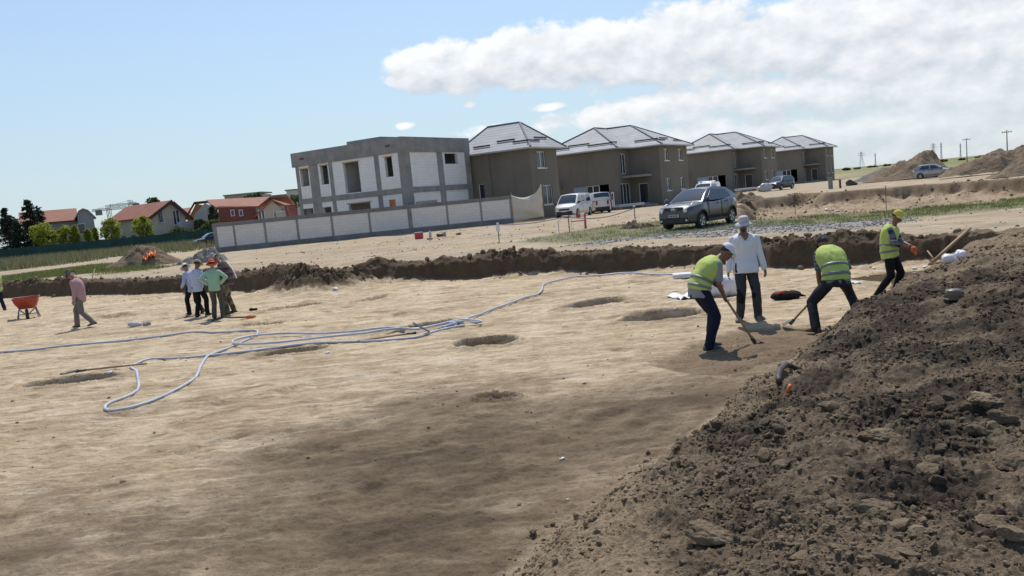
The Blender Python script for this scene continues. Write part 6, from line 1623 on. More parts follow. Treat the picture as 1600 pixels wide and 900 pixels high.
def head_shape(mb, f):
    B = frame3(f.look, (0, 0, 1) if abs(f.look.normalized().z) < .9 else (0, 1, 0)); c = f.Hd
    L = lambda x, y, z: c + B @ V3(x, y, z)
    ell(mb, L(0, -.012, .03), (.073, .095, .088), B, 18, 12); ell(mb, L(0, .025, -.035), (.058, .068, .075), B, 16, 10); ell(mb, L(0, .048, -.078), (.036, .036, .03), B, 12, 8)
    ell(mb, L(0, .072, .02), (.05, .022, .014), B); limb(mb, [L(0, .083, .012), L(0, .103, -.018), L(0, .104, -.028)], [.009, .013, .012], 8)
    for s in (1, -1):
        ell(mb, L(s * .076, -.005, -.008), (.012, .022, .034), B); ell(mb, L(s * .04, .058, -.02), (.022, .025, .018), B); ell(mb, L(s * .013, .094, -.03), (.009, .012, .008), B)
    ell(mb, L(0, .083, -.052), (.024, .011, .006), B); ell(mb, L(0, .081, -.063), (.021, .011, .006), B)
    limb(mb, [f.spine(.97), f.N.lerp(c, .45), c + B @ V3(0, -.02, -.03)], [.058, .052, .052], 14); return B
def wrinkle(o, amp=.007, scale=.07, seed=0):
    me = o.data; n = len(me.vertices); co = np.empty(n * 3, np.float32); me.vertices.foreach_get('co', co); co = co.reshape(-1, 3); no = np.empty(n * 3, np.float32); me.vertices.foreach_get('normal', no); no = no.reshape(-1, 3)
    q = co * np.array([1, 1, .55]) / 1.0; d = fbm3(q + seed, scale, 3, seed) * amp + (1 - np.abs(fbm3(q + seed * 3, scale * 1.8, 2, seed + 7))) * amp * .8
    me.vertices.foreach_set('co', (co + no * d[:, None]).astype(np.float32).ravel()); me.update()
def person(label, pos, rz, f, top, legs, sleeve='long', shoe=None, skin=None, hat=None, vest=False, scale=1.0, fine=True, grips=None, hair=(.03, .022, .016), group='people on the excavation', hem=-.24, vest_hem=-.12, extras=None, zr=0):
    t = thing('person', label, 'person', pos, rz, group, scale); skin = skin or SKIN; vx = .0065 if fine else .010
    b = MB(); torso(b, f, -.2, 1.04, -.012)
    for sgn, sh, el, wr, hp, kn, an, tag_ in ((-1, f.shL, f.elL, f.wrL, f.hipL, f.knL, f.anL, 'l'), (1, f.shR, f.elR, f.wrR, f.hipR, f.knR, f.anR, 'r')):
        limb(b, [sh, el, el.lerp(wr, .3), wr], [.050, .040, .041, .027]); limb(b, [hp, kn, kn.lerp(an, .3), an], [.078, .053, .055, .037])
        if grips and tag_ in grips: grip_hand(b, wr, Vector(grips[tag_][0]), grips[tag_][1], sgn)
        else: rest_hand(b, wr, el, (-sgn, .25, 0), -sgn)
    B = head_shape(b, f); body = remesh(b.build('body', skin, t, fix=False), vx, 3)
    c = f.Hd; L = lambda x, y, z: c + B @ V3(x, y, z)
    m_ = MB()
    for s in (1, -1): ell(m_, L(s * .031, .074, .0), (.012, .009, .007), B, 8, 6)
    m_.build('eyes', simple('eye_dark', (.02, .015, .012), .3), t, smooth=True)
    m_ = MB(); prof = [(math.sin(a) * 1.0, math.cos(a)) for a in np.linspace(0, 1.75, 9)]
    m_.lathe([(max(1e-5, p), q) for p, q in prof], (0, 0, 0), 18, Matrix.Translation(L(0, -.020, .034)) @ (B.to_4x4()) @ Matrix.Rotation(R(24), 4, 'X') @ Matrix.Diagonal((.079, .100, .094, 1))); m_.build('hair', simple('hair', hair, .7), t, smooth=True)
    # shirt
    off = .012; s_ = MB(); torso(s_, f, hem, .985, off)
    if sleeve != 'none':
        for sh, el, wr in ((f.shL, f.elL, f.wrL), (f.shR, f.elR, f.wrR)):
            if sleeve == 'long': limb(s_, [sh, el, el.lerp(wr, .93)], [.057, .052, .042])
            elif sleeve == 'rolled': limb(s_, [sh, el, el.lerp(wr, .25)], [.058, .055, .050])
            else: limb(s_, [sh, sh.lerp(el, .72)], [.059, .060])
    so = remesh(s_.build('shirt', top, t, fix=False), .011 if fine else .015, 3); wrinkle(so, .011, .085, 3 + int(abs(pos[0] * 7)))
    if vest:
        s_ = MB(); torso(s_, f, vest_hem, .975, off + .020, 24); vo = remesh(s_.build('hi_vis_vest', HIVIS, t, fix=False), .012 if fine else .016, 3); wrinkle(vo, .013, .10, 11 + int(abs(pos[0] * 5)))
        for tb in ((.13, .27) if not isinstance(vest, tuple) else vest):
            rows = []
            for dt in (-.028, .028):
                q = tb + dt * 1.3; rows.append(f.ring(q, float(np.interp(q, [z[0] for z in SEC], [z[1] for z in SEC])) * f.w + off + .034, float(np.interp(q, [z[0] for z in SEC], [z[2] for z in SEC])) * f.w + off + .036, 28))
            o = MB().loft(rows, cap=False).build('reflective_band', REFL, vo, smooth=True, fix=False)
            md = o.modifiers.new('s', 'SOLIDIFY'); md.thickness = .006
    # trousers
    s_ = MB(); torso(s_, f, -.22, .16, .006)
    for hp, kn, an in ((f.hipL, f.knL, f.anL), (f.hipR, f.knR, f.anR)):
        limb(s_, [hp + V3(0, 0, .02), hp.lerp(kn, .5), kn, kn.lerp(an, .5), an + V3(0, 0, -.02)], [.094, .085, .070, .066, .062])
    lo = remesh(s_.build('trousers', legs, t, fix=False), .012 if fine else .016, 3); wrinkle(lo, .013, .10, 17 + int(abs(pos[0] * 3)))
    for an, toe, he in ((f.anL, f.ltoe, f.lheel), (f.anR, f.rtoe, f.rheel)):
        y = (toe + V3(0, 0, -he * 3)).normalized(); x = V3(y.y, -y.x, 0).normalized(); u = x.cross(y); g = an - u * .085; rings = []
        for q, w, h in ((-.085, .026, .05), (-.06, .036, .085), (0, .040, .105), (.06, .045, .075), (.12, .048, .056), (.165, .040, .045), (.19, .018, .03)):
            rings.append([g + y * q + x * (w * math.cos(a)) + u * (h * (.5 + .5 * math.copysign(abs(math.sin(a)) ** .7, math.sin(a)))) for a in (2 * math.pi * k / 14 for k in range(14))])
        MB().loft(rings).build('shoe', shoe or simple('dark_shoe', (.035, .032, .03), .7), t, smooth=True, fix=False)
    if hat:
        kind, hm = hat[0], hat[1]; M_ = Matrix.Translation(L(0, -.012, .052)) @ B.to_4x4() @ Matrix.Rotation(R(-4), 4, 'X'); m_ = MB()
        if kind == 'cap':
            m_.lathe([(1e-5, .092), (.04, .086), (.068, .062), (.084, .025), (.088, -.012), (.086, -.02)], (0, 0, 0), 22, M_ @ Matrix.Diagonal((.97, 1.15, 1, 1)))
            vs = []; nn = 14
            for j, e in enumerate((0, .35, .7, 1)):
                for i in range(nn + 1):
                    a = math.pi * (i / nn) ; vs.append(M_ @ V3(.084 * math.cos(a), .075 * math.sin(a) + .02 + .075 * e * math.sin(a) ** .7, -.012 - .022 * e ** 2 + .010 * math.sin(a)))
            vo = MB().add(vs, [(j * (nn + 1) + i, j * (nn + 1) + i + 1, (j + 1) * (nn + 1) + i + 1, (j + 1) * (nn + 1) + i) for j in range(3) for i in range(nn)])
            ho = m_.build('cap', hm, t, smooth=True); o = vo.build('visor', hat[2] if len(hat) > 2 else hm, ho, smooth=True, fix=False); md = o.modifiers.new('s', 'SOLIDIFY'); md.thickness = .006
        else:
            br = {'bucket': .140, 'straw': .165, 'wide': .17}[kind]; dr_ = {'bucket': -.052, 'straw': -.012, 'wide': -.045}[kind]
            prof = [(1e-5, .098), (.05, .097), (.076, .085), (.086, .04), (.092, -.008)] if kind != 'straw' else [(1e-5, .088), (.062, .088), (.078, .078), (.088, .0)]
            ho = m_.lathe(prof, (0, 0, 0), 24, M_ @ Matrix.Diagonal((.98, 1.14, 1, 1))).build('hat', hm, t, smooth=True)
            m_ = MB(); rows = []
            for e in (0, .3, .65, 1): rows.append([M_ @ V3((.088 + (br - .088) * e) * math.cos(a), (.100 + (br - .088) * e) * math.sin(a), -.004 + dr_ * e + .010 * e * math.sin(3 * a + 1) + .006 * e * math.sin(5 * a)) for a in (2 * math.pi * k / 36 for k in range(36))])
            o = m_.loft(rows, cap=False).build('brim', hm, ho, smooth=True, fix=False); md = o.modifiers.new('s', 'SOLIDIFY'); md.thickness = .005
            if len(hat) > 2:
                m_ = MB(); m_.loft([[M_ @ V3(.091 * .98 * math.cos(a), .091 * 1.14 * math.sin(a), z) for a in (2 * math.pi * k / 30 for k in range(30))] for z in (.0, .028)], cap=False); o = m_.build('hat_band', hat[2], ho, smooth=True, fix=False); md = o.modifiers.new('s', 'SOLIDIFY'); md.thickness = .006
    if extras: extras(t, f, L, B)
    return t
def face_dir(dx, dy): return math.atan2(dy, dx) - math.pi / 2

# --- standing man in white
DENIM = cloth('dark_work_cloth', (.045, .048, .056)); NAVY = cloth('navy_cloth', (.014, .017, .035)); CHAR = cloth('charcoal_cloth', (.028, .029, .033)); BLACKC = cloth('black_cloth', (.012, .012, .013)); WHITEC = cloth('white_cotton', (.72, .72, .73), .05); GREYT = cloth('grey_cotton', (.27, .275, .29)); LGREY = cloth('light_grey_cotton', (.52, .52, .53), .06)
WOODH = simple('handle_wood', (.34, .225, .125), .6, 0, .25, 5); STEELD = simple('worn_steel', (.10, .095, .09), .5, .6, .3, 12); GREYSHOE = simple('dusty_shoe', (.16, .155, .15), .85); NAVYSHOE = simple('navy_trainer', (.05, .06, .09), .8, 0, .4)
def knee(t, f, L, B):
    for kn, hp, an in ((f.knL, f.hipL, f.anL), (f.knR, f.hipR, f.anR)):
        o = MB(); limb(o, [kn.lerp(hp, .33), kn, kn.lerp(an, .38)], [.083, .078, .074]); remesh(o.build('knee_patch', BLACKC, t, fix=False), .012, 2)
    m_ = MB()
    for z0 in (1.30,): pass
    c = f.spine(.72); MB().box((c.x - .135, c.y + .126, c.z - .06), (c.x - .035, c.y + .136, c.z + .035)).build('shirt_pocket', WHITEC, t, bevel=.004); MB().box((c.x + .04, c.y + .126, c.z - .06), (c.x + .14, c.y + .136, c.z + .035)).build('shirt_pocket', WHITEC, t, bevel=.004)
    m_ = MB(); ell(m_, L(0, .062, -.075), (.05, .04, .04), B); m_.build('beard', simple('short_beard', (.05, .035, .027), .8), t, smooth=True)
    m_ = MB(); rows = [[f.spine(q) + V3(w * k, .125 + d, 0) for k in (-1, 1)] for q, w, d in ((.99, .060, -.022), (.90, .042, .022), (.79, .004, .040))]; m_.loft(rows, closed=False, cap=False); o = m_.build('neck_opening', SKINT, t, fix=False); md = o.modifiers.new('s', 'SOLIDIFY'); md.thickness = .012
p = at_z(1170, 500)
f = Fig(lf=(.15, .06, 0), rf=(-.15, 0, 0)) if False else Fig(lf=(-.15, .02, 0), rf=(.15, .05, 0), lh=(-.31, .07, .78), rh=(.31, .07, .78), look=(.45, 1, -.05), head=(0, .06, 1.615), wide=1.2, le=(-.5, -1, 0), re=(.5, -1, 0), lt=(-.4, 1, 0), rt=(.5, 1, 0))
person('man standing upright in a white shirt and bucket hat, arms hanging, facing us', (p.x, p.y, hz(p.x, p.y)), face_dir(-.10, -1), f, WHITEC, DENIM, 'long', GREYSHOE, SKINT, ('bucket', LGREY), scale=1.0, extras=knee)
# --- worker with the hoe
p = at_z(1106, 541); rz1 = face_dir(.93, .22)
hoe_top, hoe_tip = V3(-.02, .16, 1.02), V3(.10, .70, .03)
hd = (hoe_tip - hoe_top).normalized(); gL, gR = hoe_top + hd * .10, hoe_top + hd * .36
def wr_for(g, off): return Vector(g) + Vector(off)
f = Fig(pelvis=(0, -.08, .90), neck=(.0, .25, 1.30), head=(0, .40, 1.385), look=(0, .85, -.62), lf=(-.11, .10, 0), rf=(.11, -.04, 0), lh=gL + V3(-.05, -.055, .03), rh=gR + V3(.05, -.05, .05), le=(-.6, -.6, -.5), re=(.55, -.8, -.2), sag=.05, lt=(-.1, 1, 0), rt=(.12, 1, 0))
w1 = person('worker in a white cap and yellow vest stooping over a hoe', (p.x, p.y, hz(p.x, p.y)), rz1, f, GREYT, NAVY, 'short', NAVYSHOE, SKINT, ('cap', WHITEC), vest=(.10, .30), grips={'l': (gL, hd), 'r': (gR, hd)}, vest_hem=.0, hem=-.22)
def hoe(label, root, a, b, name='hoe', blade=.17, mat=None):
    t = thing(name, label, 'hoe'); M_ = root.matrix_basis if root else Matrix.Identity(4)
    a, b = M_ @ Vector(a), M_ @ Vector(b); t.location = b; d = (a - b)
    MB().tube([V3(0, 0, 0), d * .5, d], [.017, .018, .016], 8).build('handle', WOODH, t, smooth=True)
    dn = d.normalized(); h = Vector((dn.x, dn.y, 0)).normalized(); s = Vector((-h.y, h.x, 0)); m_ = MB()
    o = -h * -.0; q0 = [s * w + h * y + V3(0, 0, z) for w, y, z in ((-.05, .0, .035), (.05, .0, .035), (.085, -.13, -.02), (-.085, -.13, -.02))]
    m_.add([v + n for n in (V3(0, 0, 0), V3(0, 0, .008)) for v in q0], [(3, 2, 1, 0), (4, 5, 6, 7), (0, 1, 5, 4), (1, 2, 6, 5), (2, 3, 7, 6), (3, 0, 4, 7)]); m_.build('blade', STEELD, t)
    MB().tube([d * .0 - dn * .03, d.normalized() * .07], .028, 10).build('socket', STEELD, t); return t
bpy.context.view_layer.update()
hoe('wooden handled hoe held by the worker in the white cap', w1, hoe_top, hoe_tip)
# --- stooping worker seen from behind
p = at_z(1308, 511); pz = hz(p.x, p.y)
pk_top, pk_tip = V3(.16, .36, .72), V3(-.50, .50, .05); pd = (pk_tip - pk_top).normalized(); gR, gL = pk_top + pd * .06, pk_top + pd * .30
f = Fig(pelvis=(.02, -.02, .76), neck=(.05, .33, 1.17), head=(.09, .47, 1.25), look=(.05, .8, -.65), lf=(-.40, -.12, -.02), rf=(.40, .06, .06), lh=gL + V3(-.02, -.06, .06), rh=gR + V3(.06, -.04, .05), le=(-.9, -.5, .2), re=(1, -.5, .3), sag=.06, lk=(-.5, 1, 0), rk=(.5, 1, 0), lt=(-.5, 1, 0), rt=(.6, 1, 0), wide=1.06)
SHOE_RED = simple('reddish_shoe', (.12, .045, .035), .8)
CHECK = plaid('blue_check', (.06, .085, .12), (.20, .24, .28), (.03, .03, .04), 16)
w3 = person('worker bending forward with his back to us, yellow vest, dark cap, legs apart', (p.x, p.y, pz), face_dir(-.10, 1), f, CHECK, CHAR, 'short', SHOE_RED, SKINT, ('cap', cloth('dark_blue_cap', (.035, .038, .05))), vest=(.10, .34), grips={'l': (gL, pd), 'r': (gR, pd)}, vest_hem=-.05, hem=-.16)
bpy.context.view_layer.update()
hoe('hoe with a pale handle held low by the bending worker', w3, pk_top, pk_tip)
# --- worker with the yellow cap
p = at_z(1384, 466); 
gl = V3(.03, .47, 1.00)
f = Fig(pelvis=(.0, .10, .92), neck=(0, .20, 1.43), head=(0, .27, 1.585), look=(.15, .8, -.55), lf=(-.12, .16, 0), rf=(.12, -.12, 0), lh=(-.05, .45, 1.02), rh=(.09, .43, 1.00), le=(-.9, -.4, -.6), re=(.9, -.4, -.6), sag=.04, rheel=.03, wide=1.08)
PLAIDB = plaid('navy_grey_plaid', (.025, .028, .05), (.17, .17, .20), (.35, .35, .38), 7)
w4 = person('worker in a yellow cap and vest over a striped shirt, hands held out', (p.x, p.y, hz(p.x, p.y)), face_dir(.82, -.57), f, PLAIDB, BLACKC, 'rolled', simple('brown_shoe', (.12, .07, .045), .8), SKINT, ('cap', cloth('yellow_cap', (.60, .50, .10)), cloth('pale_yellow_visor', (.72, .66, .30))), vest=(.02, .26), scale=.91, vest_hem=-.2)
bpy.context.view_layer.update()
def gloves():
    t = thing('work_gloves', 'pair of orange work gloves held by the worker in the yellow cap', 'gloves', w4.matrix_basis @ V3(.03, .54, .965)); t.rotation_euler = (0, 0, w4.rotation_euler.z)
    for s in (1, -1):
        m_ = MB(); ell(m_, V3(s * .045, 0, -.02), (.045, .05, .055), None, 12, 9)
        for i in range(4): limb(m_, [V3(s * .045 + (i - 1.5) * .02, .01, -.05), V3(s * .045 + (i - 1.5) * .023, .035, -.105 - .012 * (i % 2))], [.013, .010], 7)
        limb(m_, [V3(s * .02, .03, -.02), V3(s * -.0, .06, -.05)], [.013, .010], 7); remesh(m_.build('glove', simple('orange_glove', (.55, .12, .03), .8), t, fix=False), .007, 2)
gloves()
# --- the talking group
p = at_z(302, 495)
f = Fig(pelvis=(0, .02, .90), neck=(0, .14, 1.38), head=(0, .27, 1.50), look=(.1, .8, -.6), lf=(-.10, .22, 0), rf=(.10, -.22, 0), lh=(-.22, .25, .92), rh=(.22, .22, .95), sag=.05, rheel=.04)
person('person in a white sun hat leaning forward, leftmost of the group of four', (p.x - .12, p.y + .55, 0), face_dir(-.75, .55), f, cloth('pale_blue_cotton', (.42, .46, .60), .06), BLACKC, 'long', None, SKIN, ('wide', WHITEC), scale=.90, fine=False, group='group of four talking')
p = at_z(316, 494)
f = Fig(pelvis=(0, 0, .93), neck=(0, .06, 1.44), head=(0, .14, 1.59), look=(0, .9, -.45), lf=(-.11, -.06, 0), rf=(.12, .14, 0), lh=(-.22, .24, 1.0), rh=(.22, .24, 1.0), sag=.03)
person('person in a straw hat and blue checked shirt, second of the group of four', (p.x - .02, p.y, 0), face_dir(.30, .95), f, plaid('pale_blue_check', (.40, .45, .62), (.55, .58, .70), (.24, .28, .45), 26), BLACKC, 'long', None, SKINT, ('straw', cloth('straw', (.52, .44, .30)), BLACKC), scale=.91, fine=False, group='group of four talking')
p = at_z(342, 497)
f = Fig(pelvis=(0, 0, .93), neck=(0, .03, 1.45), head=(-.02, .09, 1.60), look=(-.3, .9, -.3), lf=(-.12, 0, 0), rf=(.12, .02, 0), lh=(-.19, -.05, 1.02), rh=(.19, -.05, 1.02), le=(-1, -.25, 0), re=(1, -.25, 0), lt=(-.3, 1, 0), rt=(.3, 1, 0))
person('person with an orange sun hat and mint green top seen from behind, hands on hips', (p.x, p.y, 0), face_dir(-.10, 1), f, cloth('mint_cotton', (.30, .47, .33), .06), cloth('olive_trousers', (.085, .08, .065)), 'long', None, SKIN, ('wide', cloth('orange_hat', (.70, .13, .06), .08)), scale=.91, fine=False, group='group of four talking', hem=-.16)
p = at_z(360, 490)
def scarf(t, f, L, B):
    m_ = MB(); m_.loft([[f.spine(q) + V3(x, -.145 - .02 * k, 0) for x in (.04, .10)] for k, q in enumerate((.93, .6, .3, .02))], closed=False, cap=False); o = m_.build('shoulder_strap', WHITEC, t, fix=False); md = o.modifiers.new('s', 'SOLIDIFY'); md.thickness = .02
    m_ = MB(); ell(m_, L(0, .055, -.08), (.062, .05, .05), B); m_.build('beard', simple('dark_beard', (.02, .015, .012), .8), t, smooth=True)
def camo():
    t = NT('camouflage'); P = t.coord('Object'); n = t.voro(P, 11, 'F1', 'Color'); s = t.n('ShaderNodeSeparateColor'); t.ln(n, s.inputs[0])
    t.fin(t.ramp(s.outputs[0], [(.2, (.05, .048, .03)), (.4, (.16, .135, .085)), (.6, (.075, .06, .04)), (.85, (.25, .21, .15))]), .9, 0, .2); return t.mat
f = Fig(pelvis=(0, -.06, .95), neck=(0, .10, 1.45), head=(0, .25, 1.58), look=(0, .75, -.66), lf=(-.12, .04, 0), rf=(.12, -.08, 0), lh=(-.12, .30, 1.02), rh=(.14, .30, 1.02), le=(-.7, -.8, -.2), re=(.7, -.8, -.2), sag=.04, wide=1.1)
person('tall bearded man in plaid shirt and camouflage trousers, head bowed', (p.x, p.y, 0), face_dir(-.9, -.05), f, plaid('dark_plaid', (.03, .022, .028), (.12, .085, .095), (.30, .27, .28), 12), camo(), 'long', None, SKINT, ('bucket', cloth('grey_hat', (.30, .30, .28))), scale=1.0, fine=False, group='group of four talking', extras=scarf)
# --- walking man
p = at_z(133, 511)
f = Fig(pelvis=(0, .02, .90), neck=(0, .12, 1.40), head=(0, .22, 1.55), look=(0, .8, -.6), lf=(-.10, -.34, 0), rf=(.10, .30, 0), lh=(-.25, .05, .80), rh=(.24, .22, .83), sag=.05, lheel=.06, wide=1.05)
def neckcloth(t, f, L, B):
    m_ = MB(); ell(m_, L(0, -.07, -.02), (.075, .05, .09), B); m_.build('neck_flap', cloth('pale_flap', (.45, .43, .40)), t, smooth=True)
person('man walking left with head bowed, pink shirt, grey trousers, beside the wheelbarrow', (p.x, p.y, 0), face_dir(-1, .12), f, cloth('dusty_pink', (.42, .255, .26), .1), cloth('grey_trousers', (.165, .15, .135)), 'long', None, skin_mat('reddish_skin', (.36, .14, .11)), ('bucket', cloth('olive_hat', (.10, .115, .09))), scale=.97, fine=False, extras=neckcloth)
# --- worker cut off by the left picture edge
p = at_z(1, 486)
f = Fig(lf=(-.12, .12, 0), rf=(.12, -.1, 0), lh=(-.22, .22, .95), rh=(.25, .1, .85))
person('worker in a yellow vest cut off by the left picture edge', (p.x, p.y, 0), face_dir(-.8, .6), f, GREYT, NAVY, 'short', None, SKINT, ('cap', NAVY), vest=True, fine=False, scale=.97)

# ================================================================== SMALL THINGS
def ground_path(pts, lift, step=.12, z=None):
    """points of the photograph laid on the excavated floor, as a smooth path"""
    W_ = [at_z(px, py, 0)[:2] for px, py in pts]; out = []
    P_ = [Vector(w) for w in W_]; P_ = [P_[0] * 2 - P_[1]] + P_ + [P_[-1] * 2 - P_[-2]]
    for i in range(1, len(P_) - 2):
        a, b, c, d = P_[i - 1:i + 3]; n = max(2, int((c - b).length / step))
        for k in range(n):
            t = k / n; out.append(.5 * ((2 * b) + (c - a) * t + (2 * a - 5 * b + 4 * c - d) * t * t + (3 * b - a - 3 * c + d) * t ** 3))
    out.append(P_[-2]); z = hzs([p.x for p in out], [p.y for p in out])
    z = np.convolve(np.pad(z, 3, mode='edge'), np.ones(7) / 7, 'valid')
    return [Vector((p.x, p.y, q + lift)) for p, q in zip(out, z)]
HOSE = NT('hose_plastic'); 
def _hm():
    t = HOSE; P = t.coord('Object'); n = t.noise(P, 1.5, 4); return t.fin(t.ramp(n, [(.3, (.36, .40, .50)), (.55, (.50, .53, .60)), (.8, (.42, .41, .40))]), .5, 0, .4)
HOSE = _hm()
def hose(label, pts, lift=.022, r=.023, seed=0):
    p = ground_path(pts, lift); rg = np.random.default_rng(seed)
    o = MB().tube(p, r, 8).build('hose', HOSE, smooth=True, fix=False); tag(o, label, 'hose', 'pale hoses on the excavated floor')
hose('pale blue hose running in from the left edge and looping through the left foreground', [(-60, 558), (0, 552), (50, 547), (100, 540), (150, 536), (200, 533), (260, 526.5), (300, 521.5), (340, 522), (380, 519.5), (399, 518.5), (403, 521.5), (398, 527), (380, 535), (366, 541), (345, 549), (325, 557), (315, 571), (303, 593), (281, 607), (250, 623), (220, 634), (192, 641), (170, 643), (164, 638), (172, 631), (195, 623), (212, 614), (217, 604), (215, 590), (214, 584), (207, 578), (206, 573), (219, 566), (236, 561), (270, 559.5), (320, 557), (380, 550), (415, 545), (465, 539), (510, 535.5), (560, 534.5), (600, 533), (650, 528), (672, 521), (700, 514), (726, 509)])
hose('pale blue hose with a hairpin bend, lying over the looped one at centre left', [(726, 506), (700, 509.5), (650, 520), (630, 519), (580, 523.5), (530, 528), (480, 534), (430, 540), (380, 542), (366, 540.5), (364, 538), (372, 534.5), (400, 529), (450, 526), (500, 525.5), (550, 522), (600, 517.5), (640, 519.5), (662, 517), (690, 512), (720, 505), (750, 505.5), (751, 508), (735, 507.5)], .07, seed=2)
hose('pale blue hose snaking from the tangle to the white case at the far side', [(690, 514), (715, 507), (745, 496), (768, 486), (790, 478), (818, 468), (838, 463), (847, 456), (851, 446), (873, 439), (900, 433.5), (945, 431), (980, 428.5), (1020, 431.5), (1062, 431)], .04, seed=3)
def on(px, py, dz=0.0):
    p = gpt(px, py); p.z = hz(p.x, p.y) + dz; return p
def shovel(label, a, b, tilt=0.0, col=None, name='shovel'):
    """a is the blade tip, b the handle end (photo points on the ground)"""
    A, B = on(*a, .03), on(*b, .03); t = thing(name, label, 'shovel', A); d = B - A; L_ = d.length; dn = d.normalized(); s = Vector((-dn.y, dn.x, 0)).normalized(); up = s.cross(dn) * -1
    if up.z < 0: up = -up
    MB().tube([dn * .30 + up * .03, dn * (L_ * .6) + up * .02, dn * L_], [.018, .019, .017], 8).build('handle', col or WOODH, t, smooth=True)
    rows = []
    for q, w, h in ((0, .01, 0), (.05, .07, .0), (.12, .105, .005), (.22, .115, .012), (.28, .10, .02), (.31, .03, .03)):
        rows.append([dn * q + s * (w * e) + up * (h + .025 * e * e + tilt * q) for e in np.linspace(-1, 1, 7)])
    o = MB().loft(rows, closed=False, cap=False).build('blade', STEELD, t, smooth=True, fix=False); md = o.modifiers.new('s', 'SOLIDIFY'); md.thickness = .006
    MB().tube([dn * .26 + up * .025, dn * .44 + up * .03], [.026, .02], 8).build('socket', STEELD, t, smooth=True); return t
shovel('long handled shovel lying at the edge of the leftmost dug hole', (94, 589), (230, 571))
shovel('shovel lying beside the hose tangle, blade propped up', (672, 522), (558, 536), .6)
def pole_orange():
    A, B = on(330, 503, .02), on(400, 496.5, .04); t = thing('surveying_pole', 'dark pole with an orange end lying behind the group of four', 'pole', A); d = B - A
    MB().tube([Vector((0, 0, 0)), d * .25 + V3(0, 0, .06), d * .8], .02, 8).build('shaft', BLACKP, t, smooth=True); MB().tube([d * .79, d * .9, d * 1.0], [.035, .05, .02], 8).build('tip', simple('orange_plastic', (.65, .14, .03), .5), t, smooth=True)
pole_orange()
def wheelbarrow():
    p = on(45, 498); t = thing('wheelbarrow', 'red wheelbarrow standing on the excavated floor at the far left', 'wheelbarrow', p, R(209)); RED = simple('worn_red_paint', (.36, .06, .035), .5, 0, .25, 5)
    # seen from behind: tray above, two legs, the wheel beyond
    def ring(k, z, y0, y1): w0, w1 = k; return [Vector((-w0, y0, z)), Vector((w0, y0, z)), Vector((w1, y1, z)), Vector((-w1, y1, z))]
    m_ = MB(); outer = [ring((.26, .20), .36, -.25, .30), ring((.36, .33), .56, -.42, .52), ring((.40, .37), .72, -.50, .62)]; inner = [ring((.385, .355), .715, -.485, .605), ring((.35, .32), .56, -.40, .50), ring((.25, .19), .38, -.24, .29)]
    m_.loft(outer + inner); m_.build('tray', RED, t, bevel=.02, smooth=True, angle=50)
    m_ = MB(); m_.tube([outer[2][i % 4] for i in range(5)], .018, 6); m_.build('rim', RED, t, smooth=True)
    G_ = simple('galvanised_tube', (.20, .20, .20), .5, .4, .2)
    for s in (1, -1):
        m_ = MB(); m_.tube([V3(s * .30, -.95, .62), V3(s * .28, -.5, .42), V3(s * .22, .1, .34), V3(s * .07, .62, .22)], .02, 7); m_.build('handle', G_, t, smooth=True)
        m_ = MB(); m_.tube([V3(s * .24, -.30, .38), V3(s * .34, -.36, .0), V3(s * .30, -.10, .0), V3(s * .24, .02, .34)], .019, 7); m_.build('leg', G_, t, smooth=True)
    m_ = MB(); m_.bar((-.32, -.34, .14), (.32, -.34, .14), .025); m_.build('cross_brace', G_, t)
    w = thing('wheel', None, None, (0, .62, .19)); w.parent = t; MX = Matrix.Rotation(R(90), 4, 'Y')
    MB().lathe([(.12, -.04), (.17, -.045), (.19, -.02), (.19, .02), (.17, .045), (.12, .04)], (0, 0, 0), 20, MX).build('tyre', TYRE, w, smooth=True); MB().lathe([(.12, -.03), (.03, -.05), (.03, .05), (.12, .03)], (0, 0, 0), 16, MX).build('rim', RED, w, smooth=True)
wheelbarrow()
def crumpled(name, label, cat, px, py, dims, mat, seed=0, vox=.02, n=7, group=None):
    p = on(px, py); m_ = MB(); rg = np.random.default_rng(seed)
    for i in range(n): ell(m_, V3(rg.uniform(-.4, .4) * dims[0], rg.uniform(-.4, .4) * dims[1], dims[2] * rg.uniform(.25, .55)), (dims[0] * rg.uniform(.25, .45), dims[1] * rg.uniform(.25, .45), dims[2] * rg.uniform(.28, .5)))
    o = remesh(m_.build(name, mat, fix=False), vox, 2); wrinkle(o, dims[2] * .12, dims[2] * .5, seed); o.location = p; o.rotation_euler = (0, 0, rg.uniform(-.5, .5)); return tag(o, label, cat, group)
WPLAST = simple('white_plastic', (.74, .74, .75), .4, 0, .05); WSACK = simple('white_sack', (.70, .69, .70), .55, 0, .08)
def sack():
    p = on(1125, 463); t = thing('plastic_sack', 'full white plastic sack with a red mark standing behind the hoeing worker', 'sack', p)
    m_ = MB(); 
    for c, r in (((0, 0, .16), (.27, .2, .17)), ((.12, 0, .22), (.20, .17, .20)), ((-.1, .02, .28), (.17, .15, .19)), ((-.14, 0, .44), (.08, .08, .12)), ((.24, 0, .10), (.12, .12, .10))): ell(m_, V3(*c), r)
    o = remesh(m_.build('bag', WSACK, t, fix=False), .018, 2); wrinkle(o, .04, .12, 5)
    m_ = MB(); ell(m_, V3(-.06, -.19, .27), (.06, .02, .05)); ell(m_, V3(.0, -.20, .24), (.04, .015, .025)); remesh(m_.build('red_print', simple('red_print', (.55, .03, .05), .6), t, fix=False), .01, 2)
sack()
